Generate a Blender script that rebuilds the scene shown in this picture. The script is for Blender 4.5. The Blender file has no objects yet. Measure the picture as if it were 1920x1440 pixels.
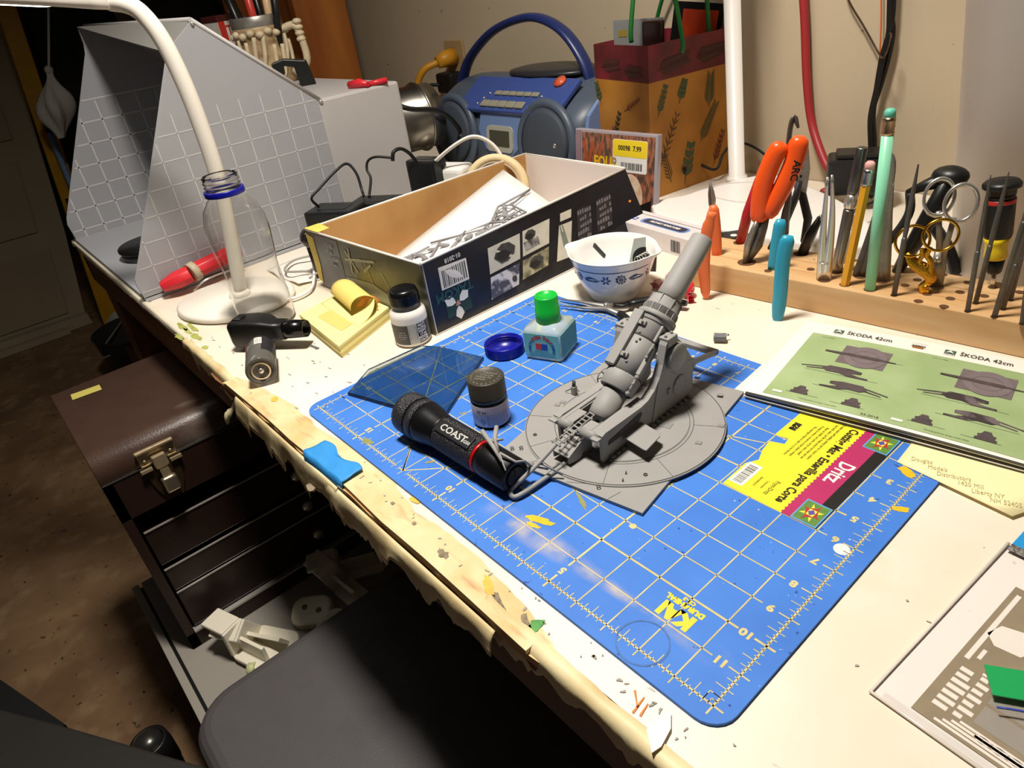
import bpy, bmesh, math, random
from mathutils import Matrix, Vector
random.seed(7)
SC = bpy.context.scene
COL = SC.collection
PI = math.pi

# ------------------------------------------------------------------ camera
CAMR = ((0.650857, -0.323374, 0.686887), (0.748397, 0.425371, -0.508883), (-0.127622, 0.845275, 0.518867))
CAML = (0.1253, -0.1927, 0.3474)
cam_d = bpy.data.cameras.new('camera')
cam = bpy.data.objects.new('camera', cam_d)
COL.objects.link(cam)
cam_d.sensor_fit = 'HORIZONTAL'
cam_d.sensor_width = 36.0
cam_d.lens = 24.0798
cam_d.clip_start = 0.01
mw = Matrix(CAMR).to_4x4()
mw.translation = Vector(CAML)
cam.matrix_world = mw
SC.camera = cam

# ------------------------------------------------------------------ view and world
SC.view_settings.view_transform = 'Standard'
SC.view_settings.look = 'None'
SC.view_settings.exposure = 0.0
SC.view_settings.gamma = 1.0
SC.view_settings.use_curve_mapping = False
wd = bpy.data.worlds.new('garage_world')
SC.world = wd
wd.use_nodes = True
wd.node_tree.nodes['Background'].inputs[0].default_value = (1.0, 0.86, 0.68, 1)
wd.node_tree.nodes['Background'].inputs[1].default_value = 0.022

# ------------------------------------------------------------------ room light: one shop lamp hanging over the bench
def area(name, loc, target, size, energy, col, shape='DISK', spread=180):
    d = bpy.data.lights.new(name, 'AREA')
    d.shape = shape
    d.size = size
    d.energy = energy
    d.color = col
    d.spread = math.radians(spread)
    o = bpy.data.objects.new(name, d)
    COL.objects.link(o)
    o.location = loc
    o.rotation_euler = (Vector(target) - Vector(loc)).to_track_quat('-Z', 'Y').to_euler()
    return o
area('ceiling_lamp_light', (-0.36, 0.07, 1.20), (-0.36, 0.08, 0), 0.20, 17.5, (1.0, 0.935, 0.84), 'DISK', 150)

# ------------------------------------------------------------------ helpers
def hx(h):
    h = h.lstrip('#')
    out = []
    for i in (0, 2, 4):
        c = int(h[i:i + 2], 16) / 255
        out.append(c / 12.92 if c <= 0.04045 else ((c + 0.055) / 1.055) ** 2.4)
    return tuple(out)
MATS = {}
def M(name, col, rough=0.5, metal=0.0, var=0.0, scale=30.0, col2=None, bump=0.0, bscale=None, trans=0.0, ior=1.45,
      alpha=1.0, coat=0.0, emit=0.0, aniso=None, detail=4.0, lo=0.35, hi=0.65, sss=0.0, spec=None):
    if name in MATS:
        return MATS[name]
    m = bpy.data.materials.new(name)
    m.use_nodes = True
    nt = m.node_tree
    b = nt.nodes['Principled BSDF']
    c = hx(col) if isinstance(col, str) else col
    b.inputs['Base Color'].default_value = (*c, 1)
    b.inputs['Roughness'].default_value = rough
    b.inputs['Metallic'].default_value = metal
    b.inputs['IOR'].default_value = ior
    b.inputs['Transmission Weight'].default_value = trans
    b.inputs['Alpha'].default_value = alpha
    b.inputs['Coat Weight'].default_value = coat
    if spec is not None:
        b.inputs['Specular IOR Level'].default_value = spec
    if sss:
        b.inputs['Subsurface Weight'].default_value = sss
        b.inputs['Subsurface Radius'].default_value = (0.004, 0.003, 0.002)
    if emit:
        b.inputs['Emission Color'].default_value = (*c, 1)
        b.inputs['Emission Strength'].default_value = emit
    tc = nt.nodes.new('ShaderNodeTexCoord')
    def noise(sc, det):
        n = nt.nodes.new('ShaderNodeTexNoise')
        n.inputs['Scale'].default_value = sc
        n.inputs['Detail'].default_value = det
        if aniso:
            mp = nt.nodes.new('ShaderNodeMapping')
            mp.inputs['Scale'].default_value = aniso
            nt.links.new(tc.outputs['Object'], mp.inputs[0])
            nt.links.new(mp.outputs[0], n.inputs['Vector'])
        else:
            nt.links.new(tc.outputs['Object'], n.inputs['Vector'])
        return n
    if var > 0 or col2:
        n = noise(scale, detail)
        r = nt.nodes.new('ShaderNodeValToRGB')
        c2 = (hx(col2) if isinstance(col2, str) else col2) if col2 else tuple(v * (1 - var) for v in c)
        r.color_ramp.elements[0].position = lo
        r.color_ramp.elements[1].position = hi
        r.color_ramp.elements[0].color = (*c2, 1)
        r.color_ramp.elements[1].color = (*c, 1)
        nt.links.new(n.outputs['Fac'], r.inputs[0])
        nt.links.new(r.outputs[0], b.inputs['Base Color'])
    if bump > 0:
        n2 = noise(bscale or scale * 4, 3)
        bp = nt.nodes.new('ShaderNodeBump')
        bp.inputs['Strength'].default_value = bump
        bp.inputs['Distance'].default_value = 0.001
        nt.links.new(n2.outputs['Fac'], bp.inputs['Height'])
        nt.links.new(bp.outputs[0], b.inputs['Normal'])
    MATS[name] = m
    return m
def add_stain(m, scale, lo, hi, col, aniso=None, detail=6, off=(0, 0, 0), amount=1.0):
    """a second colour laid over the base through a noise mask"""
    nt = m.node_tree
    b = nt.nodes['Principled BSDF']
    tc = nt.nodes.new('ShaderNodeTexCoord')
    mp = nt.nodes.new('ShaderNodeMapping')
    mp.inputs['Location'].default_value = off
    if aniso:
        mp.inputs['Scale'].default_value = aniso
    n = nt.nodes.new('ShaderNodeTexNoise')
    n.inputs['Scale'].default_value = scale
    n.inputs['Detail'].default_value = detail
    r = nt.nodes.new('ShaderNodeMapRange')
    r.inputs[1].default_value = lo
    r.inputs[2].default_value = hi
    r.inputs[4].default_value = amount
    mx = nt.nodes.new('ShaderNodeMix')
    mx.data_type = 'RGBA'
    old = b.inputs['Base Color']
    if old.is_linked:
        nt.links.new(old.links[0].from_socket, mx.inputs[6])
    else:
        mx.inputs[6].default_value = old.default_value
    mx.inputs[7].default_value = (*hx(col), 1)
    nt.links.new(tc.outputs['Object'], mp.inputs[0])
    nt.links.new(mp.outputs[0], n.inputs['Vector'])
    nt.links.new(n.outputs['Fac'], r.inputs[0])
    nt.links.new(r.outputs[0], mx.inputs[0])
    nt.links.new(mx.outputs[2], b.inputs['Base Color'])
    return m

def rotm(ax, ang):
    return Matrix.Rotation(ang, 4, ax)
def T(x, y, z):
    return Matrix.Translation((x, y, z))
def frame(p, zdir, xdir=None):
    """matrix whose Z axis runs along zdir, at p"""
    z = Vector(zdir).normalized()
    x = Vector(xdir) if xdir is not None else (Vector((0, 0, 1)) if abs(z.z) < 0.9 else Vector((1, 0, 0)))
    y = z.cross(x).normalized()
    x = y.cross(z).normalized()
    m = Matrix((x, y, z)).transposed().to_4x4()
    m.translation = Vector(p)
    return m

class MB:
    def __init__(s):
        s.v = []
        s.f = []
        s.sm = []
    def add(s, vs, fs, m=None, smooth=False):
        o = len(s.v)
        for p in vs:
            s.v.append(tuple(m @ Vector(p)) if m is not None else tuple(p))
        for f in fs:
            s.f.append(tuple(i + o for i in f))
            s.sm.append(smooth)
        return s
    def box(s, c, d, m=None, rz=0.0):
        x, y, z = d[0] / 2, d[1] / 2, d[2] / 2
        vs = [(sx * x, sy * y, sz * z) for sz in (-1, 1) for sy in (-1, 1) for sx in (-1, 1)]
        fs = [(0, 2, 3, 1), (4, 5, 7, 6), (0, 1, 5, 4), (2, 6, 7, 3), (0, 4, 6, 2), (1, 3, 7, 5)]
        mm = T(*c) @ rotm('Z', rz)
        return s.add(vs, fs, (m @ mm) if m is not None else mm)
    def b2(s, x0, x1, y0, y1, z0, z1, m=None):
        return s.box(((x0 + x1) / 2, (y0 + y1) / 2, (z0 + z1) / 2), (abs(x1 - x0), abs(y1 - y0), abs(z1 - z0)), m)
    def prism(s, poly, h0, h1, m=None, smooth=False):
        n = len(poly)
        a = sum(poly[i][0] * poly[(i + 1) % n][1] - poly[(i + 1) % n][0] * poly[i][1] for i in range(n))
        if a < 0:
            poly = poly[::-1]
        vs = [(p[0], p[1], h0) for p in poly] + [(p[0], p[1], h1) for p in poly]
        o = len(s.v)
        s.add(vs, [tuple(range(n - 1, -1, -1)), tuple(range(n, 2 * n))], m)
        for i in range(n):
            j = (i + 1) % n
            s.f.append((o + i, o + j, o + n + j, o + n + i))
            s.sm.append(smooth)
        return s
    def poly(s, pts, m=None):
        return s.add(pts, [tuple(range(len(pts)))], m)
    def lathe(s, prof, n=32, m=None, smooth=True, caps=True, closed=False, a0=0.0, a1=2 * PI):
        k = len(prof)
        full = abs(a1 - a0 - 2 * PI) < 1e-6
        cnt = n if full else n + 1
        vs = []
        for i in range(cnt):
            a = a0 + (a1 - a0) * i / n
            for r, z in prof:
                vs.append((r * math.cos(a), r * math.sin(a), z))
        fs = []
        kk = k if closed else k - 1
        for i in range(n):
            i2 = (i + 1) % cnt
            for j in range(kk):
                j2 = (j + 1) % k
                fs.append((i * k + j, i2 * k + j, i2 * k + j2, i * k + j2))
        s.add(vs, fs, m, smooth)
        if caps and not closed and full:
            o = len(s.v) - len(vs)
            if prof[0][0] > 1e-7:
                s.f.append(tuple(o + i * k for i in range(n - 1, -1, -1)))
                s.sm.append(False)
            if prof[-1][0] > 1e-7:
                s.f.append(tuple(o + i * k + k - 1 for i in range(n)))
                s.sm.append(False)
        return s
    def tube(s, pts, r, n=8, closed=False, caps=True, flat=1.0, up=None):
        pts = [Vector(p) for p in pts]
        N = len(pts)
        rs = r if isinstance(r, (list, tuple)) else [r] * N
        tan = []
        for i in range(N):
            a = pts[i - 1] if (i > 0 or closed) else pts[i]
            b = pts[(i + 1) % N] if (i < N - 1 or closed) else pts[i]
            tan.append((b - a).normalized())
        u = Vector(up) if up is not None else (Vector((0, 0, 1)) if abs(tan[0].z) < 0.9 else Vector((1, 0, 0)))
        vs = []
        for i in range(N):
            t = tan[i]
            u = (u - t * u.dot(t))
            if u.length < 1e-6:
                u = t.orthogonal()
            u.normalize()
            w = t.cross(u)
            for k in range(n):
                a = 2 * PI * k / n
                vs.append(tuple(pts[i] + (u * math.cos(a) * flat + w * math.sin(a)) * rs[i]))
        fs = []
        for i in range(N if closed else N - 1):
            i2 = (i + 1) % N
            for k in range(n):
                k2 = (k + 1) % n
                fs.append((i * n + k, i * n + k2, i2 * n + k2, i2 * n + k))
        o = len(s.v)
        s.add(vs, fs, None, n > 5)
        if caps and not closed:
            s.f.append(tuple(o + k for k in range(n - 1, -1, -1)))
            s.sm.append(False)
            s.f.append(tuple(o + (N - 1) * n + k for k in range(n)))
            s.sm.append(False)
        return s
    def cyl(s, p0, p1, r0, r1=None, n=16):
        p0 = Vector(p0)
        p1 = Vector(p1)
        return s.lathe([(r0, 0), (r1 if r1 is not None else r0, (p1 - p0).length)], n, frame(p0, p1 - p0))
    def torus(s, c, R, r, m=None, n=24, k=8, zs=1.0):
        prof = [(R + r * math.cos(2 * PI * j / k), r * zs * math.sin(2 * PI * j / k)) for j in range(k)]
        return s.lathe(prof, n, (m if m is not None else Matrix()) @ T(*c), True, False, True)
    def ball(s, c, r, m=None, n=12, k=8, sc=(1, 1, 1)):
        prof = [(r * math.sin(PI * j / k), -r * math.cos(PI * j / k)) for j in range(k + 1)]
        prof[0] = (0, -r)
        prof[-1] = (0, r)
        return s.lathe(prof, n, (m if m is not None else Matrix()) @ T(*c) @ Matrix.Diagonal((*sc, 1)), True, False)
    def sheet(s, fn, nu, nv, smooth=True, thick=0.0):
        vs = [fn(i / nu, j / nv) for j in range(nv + 1) for i in range(nu + 1)]
        fs = [(j * (nu + 1) + i, j * (nu + 1) + i + 1, (j + 1) * (nu + 1) + i + 1, (j + 1) * (nu + 1) + i) for j in range(nv) for i in range(nu)]
        return s.add(vs, fs, None, smooth)
    def text(s, body, size, m=None, z=0.0, align='CENTER', sx=1.0, bold=0.0, spacing=1.0):
        cu = bpy.data.curves.new('lettering_curve', 'FONT')
        cu.body = body
        cu.size = size
        cu.align_x = align
        cu.align_y = 'CENTER'
        cu.resolution_u = 2
        cu.offset = bold
        cu.space_character = spacing
        o = bpy.data.objects.new('lettering_source', cu)
        me = o.to_mesh()
        vs = [(v.co.x * sx, v.co.y, z) for v in me.vertices]
        fs = [tuple(p.vertices) for p in me.polygons]
        s.add(vs, fs, m)
        o.to_mesh_clear()
        bpy.data.objects.remove(o)
        bpy.data.curves.remove(cu)
        return s

ROOTM = {}
def rootm(o):
    while o.parent is not None:
        o = o.parent
    return ROOTM.get(o.name, Matrix())
def O(name, mb, mat, parent=None, world=True, bevel=0.0, segs=2, solid=0.0, sub=0, autosmooth=None):
    """link one mesh object; world=True: vertices given in world space"""
    me = bpy.data.meshes.new(name)
    vs = mb.v
    if parent is not None and world:
        inv = rootm(parent).inverted()
        vs = [tuple(inv @ Vector(p)) for p in vs]
    loc = None
    if parent is None and world:
        xs = [p[0] for p in vs]
        ys = [p[1] for p in vs]
        zs = [p[2] for p in vs]
        loc = ((min(xs) + max(xs)) / 2, (min(ys) + max(ys)) / 2, min(zs))
        vs = [(p[0] - loc[0], p[1] - loc[1], p[2] - loc[2]) for p in vs]
    me.from_pydata(vs, [], mb.f)
    me.polygons.foreach_set('use_smooth', mb.sm)
    me.update()
    mm = mat if isinstance(mat, (list, tuple)) else [mat]
    for q in mm:
        me.materials.append(q)
    o = bpy.data.objects.new(name, me)
    COL.objects.link(o)
    if parent is not None:
        o.parent = parent
    elif loc is not None:
        o.location = loc
        ROOTM[o.name] = T(*loc)
    if solid:
        md = o.modifiers.new('thickness', 'SOLIDIFY')
        md.thickness = solid
        md.offset = 0
    if bevel:
        md = o.modifiers.new('edges', 'BEVEL')
        md.width = bevel
        md.segments = segs
        md.limit_method = 'ANGLE'
        md.angle_limit = math.radians(40)
    if sub:
        md = o.modifiers.new('smooth', 'SUBSURF')
        md.levels = sub
        md.render_levels = sub
    return o
def thing(name, label, cat, loc=(0, 0, 0), rz=0.0, group=None):
    o = bpy.data.objects.new(name, None)
    COL.objects.link(o)
    o.empty_display_size = 0.02
    o.location = loc
    o.rotation_euler = (0, 0, rz)
    ROOTM[o.name] = T(*loc) @ rotm('Z', rz)
    o['label'] = label
    o['category'] = cat
    if group:
        o['group'] = group
    return o
def tag(o, label, cat, group=None):
    o['label'] = label
    o['category'] = cat
    if group:
        o['group'] = group
    return o
def struct(name, mb, mat, bevel=0.0, parent=None):
    o = O(name, mb, mat, parent, True, bevel)
    o['kind'] = 'structure'
    return o
def lerp(a, b, t):
    return tuple(a[i] + (b[i] - a[i]) * t for i in range(len(a)))
def curve(pts, n=8, closed=False):
    """Catmull-Rom through the points"""
    P = [Vector(p) for p in pts]
    N = len(P)
    out = []
    rng = range(N if closed else N - 1)
    for i in rng:
        p1 = P[i]
        p2 = P[(i + 1) % N]
        p0 = P[i - 1] if (i > 0 or closed) else p1 + (p1 - p2)
        p3 = P[(i + 2) % N] if (i + 2 < N or closed) else p2 + (p2 - p1)
        for k in range(n):
            t = k / n
            out.append(0.5 * ((2 * p1) + (p2 - p0) * t + (2 * p0 - 5 * p1 + 4 * p2 - p3) * t * t + (3 * p1 - p0 - 3 * p2 + p3) * t ** 3))
    if not closed:
        out.append(P[-1])
    return out
def rrect(x0, x1, y0, y1, r, n=5):
    out = []
    for cx, cy, a in ((x1 - r, y1 - r, 0), (x0 + r, y1 - r, 90), (x0 + r, y0 + r, 180), (x1 - r, y0 + r, 270)):
        for k in range(n + 1):
            t = math.radians(a + 90 * k / n)
            out.append((cx + r * math.cos(t), cy + r * math.sin(t)))
    return out
def circ(cx, cy, r, n=32, a0=0, a1=360):
    full = abs(a1 - a0 - 360) < 1e-6
    return [(cx + r * math.cos(math.radians(a0 + (a1 - a0) * k / n)), cy + r * math.sin(math.radians(a0 + (a1 - a0) * k / n))) for k in range(n if full else n + 1)]

# ================================================================== the setting
m_floor = M('concrete', '#8a6c4c', 0.85, var=0.35, scale=5, col2='#6b5036', bump=0.25, bscale=60)
add_stain(m_floor, 16, 0.52, 0.80, '#a68a68', amount=.7)
add_stain(m_floor, 70, 0.66, 0.72, '#2b2118')
struct('floor', MB().b2(-4.6, 1.6, -2.2, 1.0, -0.80, -0.75), m_floor)
m_wall = M('painted_wall', '#bfae93', 0.8, var=0.10, scale=2.0, bump=0.08, bscale=90)
add_stain(m_wall, 60, 0.735, 0.76, '#6b5a45')
struct('wall_back', MB().b2(-4.6, 1.6, 0.85, 0.93, -0.75, 1.9), m_wall)
m_dkwall = M('dim_wall', '#4a3f33', 0.9, var=0.2, scale=3)
struct('wall_left', MB().b2(-4.7, -4.6, -2.2, 0.93, -0.75, 1.9), m_dkwall)

# ------------------------------------------------------------------ workbench
TZ = -0.0025
bench = thing('workbench', 'white laminate workbench with torn taped front edge', 'workbench', (-0.4, 0.4, -0.75))
m_lam = M('white_laminate', '#e9e1d4', 0.5, var=0.06, scale=6, col2='#e0d3be')
add_stain(m_lam, 9, 0.62, 0.80, '#d9bf95', off=(3, 1, 0), amount=0.7)
add_stain(m_lam, 75, 0.70, 0.735, '#8d857b', aniso=(0.45, 1.3, 1), off=(1, 5, 0), amount=0.8)
add_stain(m_lam, 210, 0.735, 0.76, '#4d4742', off=(4, 2, 0))
top = MB().b2(-1.455, 0.75, -0.0335, 0.848, -0.024, TZ)
O('table_top', top, m_lam, bench)
m_ply = M('bare_plywood', '#e6bd86', 0.7, var=0.2, scale=30, aniso=(0.2, 4, 4), col2='#cf9f66')
def edge_strip(x0, x1, y0f, y1, z0, z1, n):
    """board lying along X whose front edge is ragged"""
    mb = MB()
    vs = []
    for i in range(n + 1):
        x = x0 + (x1 - x0) * i / n
        y0 = y0f(i / n)
        vs += [(x, y0, z0), (x, y1, z0), (x, y1, z1), (x, y0, z1)]
    fs = []
    for i in range(n):
        a = i * 4
        b = a + 4
        for k in range(4):
            k2 = (k + 1) % 4
            fs.append((a + k, a + k2, b + k2, b + k))
    fs += [(3, 2, 1, 0), (n * 4, n * 4 + 1, n * 4 + 2, n * 4 + 3)]
    return mb.add(vs, fs)
rnd = random.Random(3)
jag = [rnd.random() for _ in range(400)]
def jit(t, n, s=0):
    f = t * n + s * 37
    i = int(f)
    return jag[i % 400] * (1 - f + i) + jag[(i + 1) % 400] * (f - i)
def ragged(x0, x1, f0, f1, z, n):
    mb = MB()
    vs = []
    for i in range(n + 1):
        t = i / n
        x = x0 + (x1 - x0) * t
        a, b = f0(t), f1(t)
        vs += [(x, a, z), (x, (a + b) / 2, z + .00005), (x, b, z)]
    return mb.add(vs, [(i * 3 + k, (i + 1) * 3 + k, (i + 1) * 3 + k + 1, i * 3 + k + 1) for i in range(n) for k in (0, 1)])
m_expo = M('exposed_board', '#e6cda3', 0.6, var=0.14, scale=22, col2='#d9b27c')
add_stain(m_expo, 60, .58, .72, '#a98255', aniso=(.4, 1.5, 1), amount=.7)
O('exposed_board', ragged(-0.60, -0.085, lambda t: -0.0350, lambda t: -0.0350 + (.026 * math.sin(PI * t) ** .5) * (.45 + .5 * jit(t, 9, 5) + .12 * jit(t, 60, 3)), -0.00235, 150), m_expo, bench)
O('torn_laminate', edge_strip(-0.60, -0.10, lambda t: -0.0455 + 0.0030 * jit(t, 9, 5) * math.sin(PI * t), -0.0300, -0.0060, -0.0024, 120), m_expo, bench)
O('plywood_layer', edge_strip(-0.61, -0.09, lambda t: -0.0455 + 0.002 * jit(t, 40), -0.030, -0.0125, -0.0066, 90), m_ply, bench)
O('plywood_layer', edge_strip(-0.66, -0.06, lambda t: -0.0450 + 0.002 * jit(t, 30, 2), -0.030, -0.0200, -0.0135, 90), M('plywood_dark', '#8a5f3a', 0.75, var=0.3, scale=30, aniso=(0.2, 4, 4)), bench)
m_tape = M('aged_masking_tape', '#e6d6aa', 0.5, var=0.18, scale=18, col2='#cdb685', bump=0.5, bscale=70)
def hanging_tape(x0, x1, ytop, zt, drop, n, seed, wave=0.004, out=0.003, lap=0.0):
    mb = MB()
    vs = []
    rows = 7
    for i in range(n + 1):
        t = i / n
        x = x0 + (x1 - x0) * t
        d = drop(t) * (0.55 + 0.9 * jit(t, 17, seed) * (0.6 + 0.8 * jit(t, 70, seed + 5)))
        for k in range(rows):
            q = k / (rows - 1)
            y = ytop - out * math.sin(min(1, q * 2.2) * PI * 0.5) - wave * (jit(t, 11, seed + 1) - 0.35) * q * q
            z = zt - d * q ** 1.3
            if k == 0 and lap:
                y = ytop + lap * (0.6 + 0.6 * jit(t, 20, seed + 3))
            vs.append((x, y, z))
    fs = [(i * rows + k, (i + 1) * rows + k, (i + 1) * rows + k + 1, i * rows + k + 1) for i in range(n) for k in range(rows - 1)]
    return mb.add(vs, fs, None, True)
O('masking_tape', hanging_tape(-0.76, -0.55, -0.038, -0.0015, lambda t: 0.016 + 0.008 * math.sin(t * PI), 60, 1, .003, .003, .006), m_tape, bench, solid=0.0005)
O('masking_tape', hanging_tape(-0.57, -0.34, -0.0458, -0.008, lambda t: 0.030, 80, 4, .007, .003), m_tape, bench, solid=0.0005)
O('masking_tape', hanging_tape(-0.36, -0.13, -0.0458, -0.010, lambda t: 0.030 - 0.006 * t, 80, 14, .007, .004), m_tape, bench, solid=0.0005)
O('masking_tape', hanging_tape(-0.150, 0.12, -0.0375, -0.0012, lambda t: 0.022, 70, 8, 0.002, 0.006, .004), m_tape, bench, solid=0.0006)
O('masking_tape', hanging_tape(-1.455, -0.75, -0.034, -0.0012, lambda t: 0.009, 90, 11, 0.003, 0.003, .003), M('pale_tape', '#e8ddc6', 0.55, var=0.1, scale=12), bench, solid=0.0006)
# scrap of tape hanging free and the brown apron below
hang = MB().tube(curve([(-0.6123, -0.0350, -0.0300), (-0.6086, -0.0451, -0.0400), (-0.6171, -0.0511, -0.0500), (-0.6262, -0.0538, -0.0600)], 4), [0.003, 0.0026, 0.0032, 0.0036, 0.003, 0.0034, 0.005, 0.0058, 0.0054, 0.0066, 0.007, 0.0062, 0.0066], 6, flat=0.25)
O('tape_scrap', hang, m_tape, bench)
m_apron = M('apron_wood', '#7a5236', 0.6, var=0.35, scale=10, aniso=(0.3, 3, 3), col2='#55341f')
O('apron', MB().b2(-1.44, 0.74, -0.030, -0.012, -0.085, -0.024), m_apron, bench)
O('apron', MB().b2(-1.445, -1.425, -0.03, 0.84, -0.085, -0.024), m_apron, bench)
for x, y in ((-1.40, 0.02), (-1.40, 0.78), (0.70, 0.02), (0.70, 0.78)):
    O('leg', MB().b2(x - 0.04, x + 0.04, y - 0.04, y + 0.04, -0.75, -0.024), m_apron, bench)
# blue painter's tape folded over the edge
m_blue = M('painters_tape', '#2f8fd8', 0.6, var=0.12, scale=40, bump=0.4, bscale=200)
bt = [(-0.4048, -0.0452, -0.0010), (-0.4007, -0.0223, -0.0010), (-0.3694, -0.0211, -0.0010), (-0.3350, -0.0214, -0.0010), (-0.3339, -0.0433, -0.0010), (-0.3684, -0.0455, -0.0010)]
pt = MB()
A, B_, C_, D_ = Vector((-0.4017, -0.0453, 0.0000)), Vector((-0.3985, -0.0243, 0.0000)), Vector((-0.3335, -0.0235, 0.0000)), Vector((-0.3322, -0.0434, 0.0000))
def ptape(u, v):
    a = A.lerp(D_, u)
    b = B_.lerp(C_, u)
    if v > 0.25:
        p = a.lerp(b, (v - 0.25) / 0.75)
        return (p.x, p.y + 0.003 * math.sin(u * 9) * (v > 0.9), 0.0008 + 0.0006 * math.sin(u * 14 + v * 8))
    q = (0.25 - v) / 0.25
    return (a.x, a.y - 0.0035 * q, 0.0005 - 0.024 * q)
pt.sheet(ptape, 16, 16)
O('painters_tape', pt, m_blue, bench, solid=0.0004)
def blob(mb, c, rx, ry, z, seed, n=14, rough=0.35, rot=0.0):
    r = random.Random(seed)
    k = [1 + rough * (r.random() - 0.5) * 2 for _ in range(n)]
    pts = []
    for i in range(n):
        a = 2 * PI * i / n
        x, y = rx * k[i] * math.cos(a), ry * k[i] * math.sin(a)
        pts.append((c[0] + x * math.cos(rot) - y * math.sin(rot), c[1] + x * math.sin(rot) + y * math.cos(rot), z))
    mb.poly(pts)
m_og = M('olive_paint', '#a9ad5a', 0.7, var=0.3, scale=60)
for k, (c, rx, ry) in enumerate((((-0.8033, -0.0266, 0.0000), .016, .004), ((-0.7859, -0.0182, 0.0000), .02, .0035), ((-0.7750, -0.0391, 0.0000), .012, .004), ((-0.7550, -0.0251, 0.0000), .014, .005), ((-0.7113, -0.0279, 0.0000), .006, .0035), ((-0.7822, -0.0264, 0.0000), .014, .003))):
    sm = MB()
    blob(sm, c, rx, ry, -0.0021, 20 + k)
    O('paint_smudge', sm, m_og, bench)
gm = MB()
blob(gm, (-0.1088, -0.0285, 0.0000), .0045, .006, -0.0019, 31, rough=0.3)
O('paint_smudge', gm, M('green_paint', '#4f9a45', 0.5, var=0.3, scale=200), bench)
for a, b in (((-0.0364, -0.0206, 0.0000), (-0.0302, -0.0262, 0.0000)), ((-0.0292, -0.0278, 0.0000), (-0.0300, -0.0202, 0.0000)), ((-0.0246, -0.0302, 0.0000), (-0.0261, -0.0218, 0.0000)), ((-0.0286, -0.0316, 0.0000), (-0.0290, -0.0259, 0.0000))):
    om = MB()
    a, b = Vector(a), Vector(b)
    d = (b - a).normalized().cross(Vector((0, 0, 1))) * 0.0007
    om.poly([(a + d).to_tuple()[:2] + (-0.0019,), (b + d * 0.5).to_tuple()[:2] + (-0.0019,), (b - d * 0.5).to_tuple()[:2] + (-0.0019,), (a - d).to_tuple()[:2] + (-0.0019,)][::-1])
    O('crayon_mark', om, M('orange_crayon', '#f0843c', 0.7, var=0.2, scale=300), bench)
m_ym = M('ochre_paint', '#e9b84a', 0.6, var=0.2, scale=150)
ym = MB()
blob(ym, (-0.2674, -0.0130, 0.0000), .006, .0025, -0.0019, 41, rot=0.2)
O('paint_smudge', ym, m_ym, bench)
ym = MB()
blob(ym, (-0.5156, -0.0232, 0.0000), .006, .004, -0.0019, 42)
O('paint_smudge', ym, m_ym, bench)
ym = MB()
blob(ym, (-0.1555, -0.0291, 0.0000), .011, .003, -0.0019, 43, rot=-0.4)
O('paint_smudge', ym, m_ym, bench)
dm = MB()
for k in range(46):
    x = -0.74 + 0.30 * jag[k]
    y = -0.02 + 0.11 * jag[k + 60]
    blob(dm, (x, y), 0.0012 + 0.003 * jag[k + 120], 0.0004 + 0.0004 * jag[k + 9], -0.0019, 50 + k, 8, 0.5, 0.6 * (jag[k + 30] - 0.3))
for k in range(60):
    x = -0.36 + 0.5 * jag[k + 10]
    y = -0.031 + 0.017 * jag[k + 80]
    if x > 0.0:
        y = -0.02 + 0.25 * jag[k + 80]
    blob(dm, (x, y), 0.0006 + 0.0018 * jag[k + 150] ** 2, 0.0004 + 0.0005 * jag[k + 19], -0.0019, 150 + k, 8, 0.5, 2 * jag[k + 40])
O('pencil_marks', dm, M('pencil_grey', '#9a948c', 0.7), bench)['kind'] = 'stuff'
m_ss = M('grime', '#8f8068', 0.8, var=0.4, scale=300)
ss = MB()
blob(ss, (-0.3513, -0.0640, 0.0000), .006, .003, -0.0019, 61)
O('dark_stain', ss, m_ss, bench)
ss = MB()
blob(ss, (-0.1399, -0.0329, 0.0000), .010, .002, -0.0019, 62, rot=-0.35)
O('dark_stain', ss, m_ss, bench)
ss = MB()
blob(ss, (-0.1161, -0.0309, 0.0000), .008, .0022, -0.0019, 63, rot=-0.5)
O('dark_stain', ss, m_ss, bench)
ss = MB()
blob(ss, (-0.2027, -0.0325, 0.0000), .005, .003, -0.0019, 64)
O('dark_stain', ss, m_ss, bench)
ss = MB()
blob(ss, (-0.2785, -0.0275, 0.0000), .002, .0016, -0.0019, 65)
O('dark_stain', ss, m_ss, bench)
ss = MB()
blob(ss, (-0.2453, -0.0288, -0.0000), .002, .0018, -0.0019, 66)
O('dark_stain', ss, m_ss, bench)
# loose paper torn over the near corner
O('paper_patch', MB().poly([(-0.0164, -0.0349, 0.0003), (-0.0138, -0.0178, 0.0003), (-0.0078, -0.0256, 0.0003), (-0.0052, -0.0367, 0.0003), (-0.0065, -0.0427, 0.0003)][::-1]), M('torn_paper', '#f7f1e2', 0.6), bench, solid=0.0004)

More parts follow.
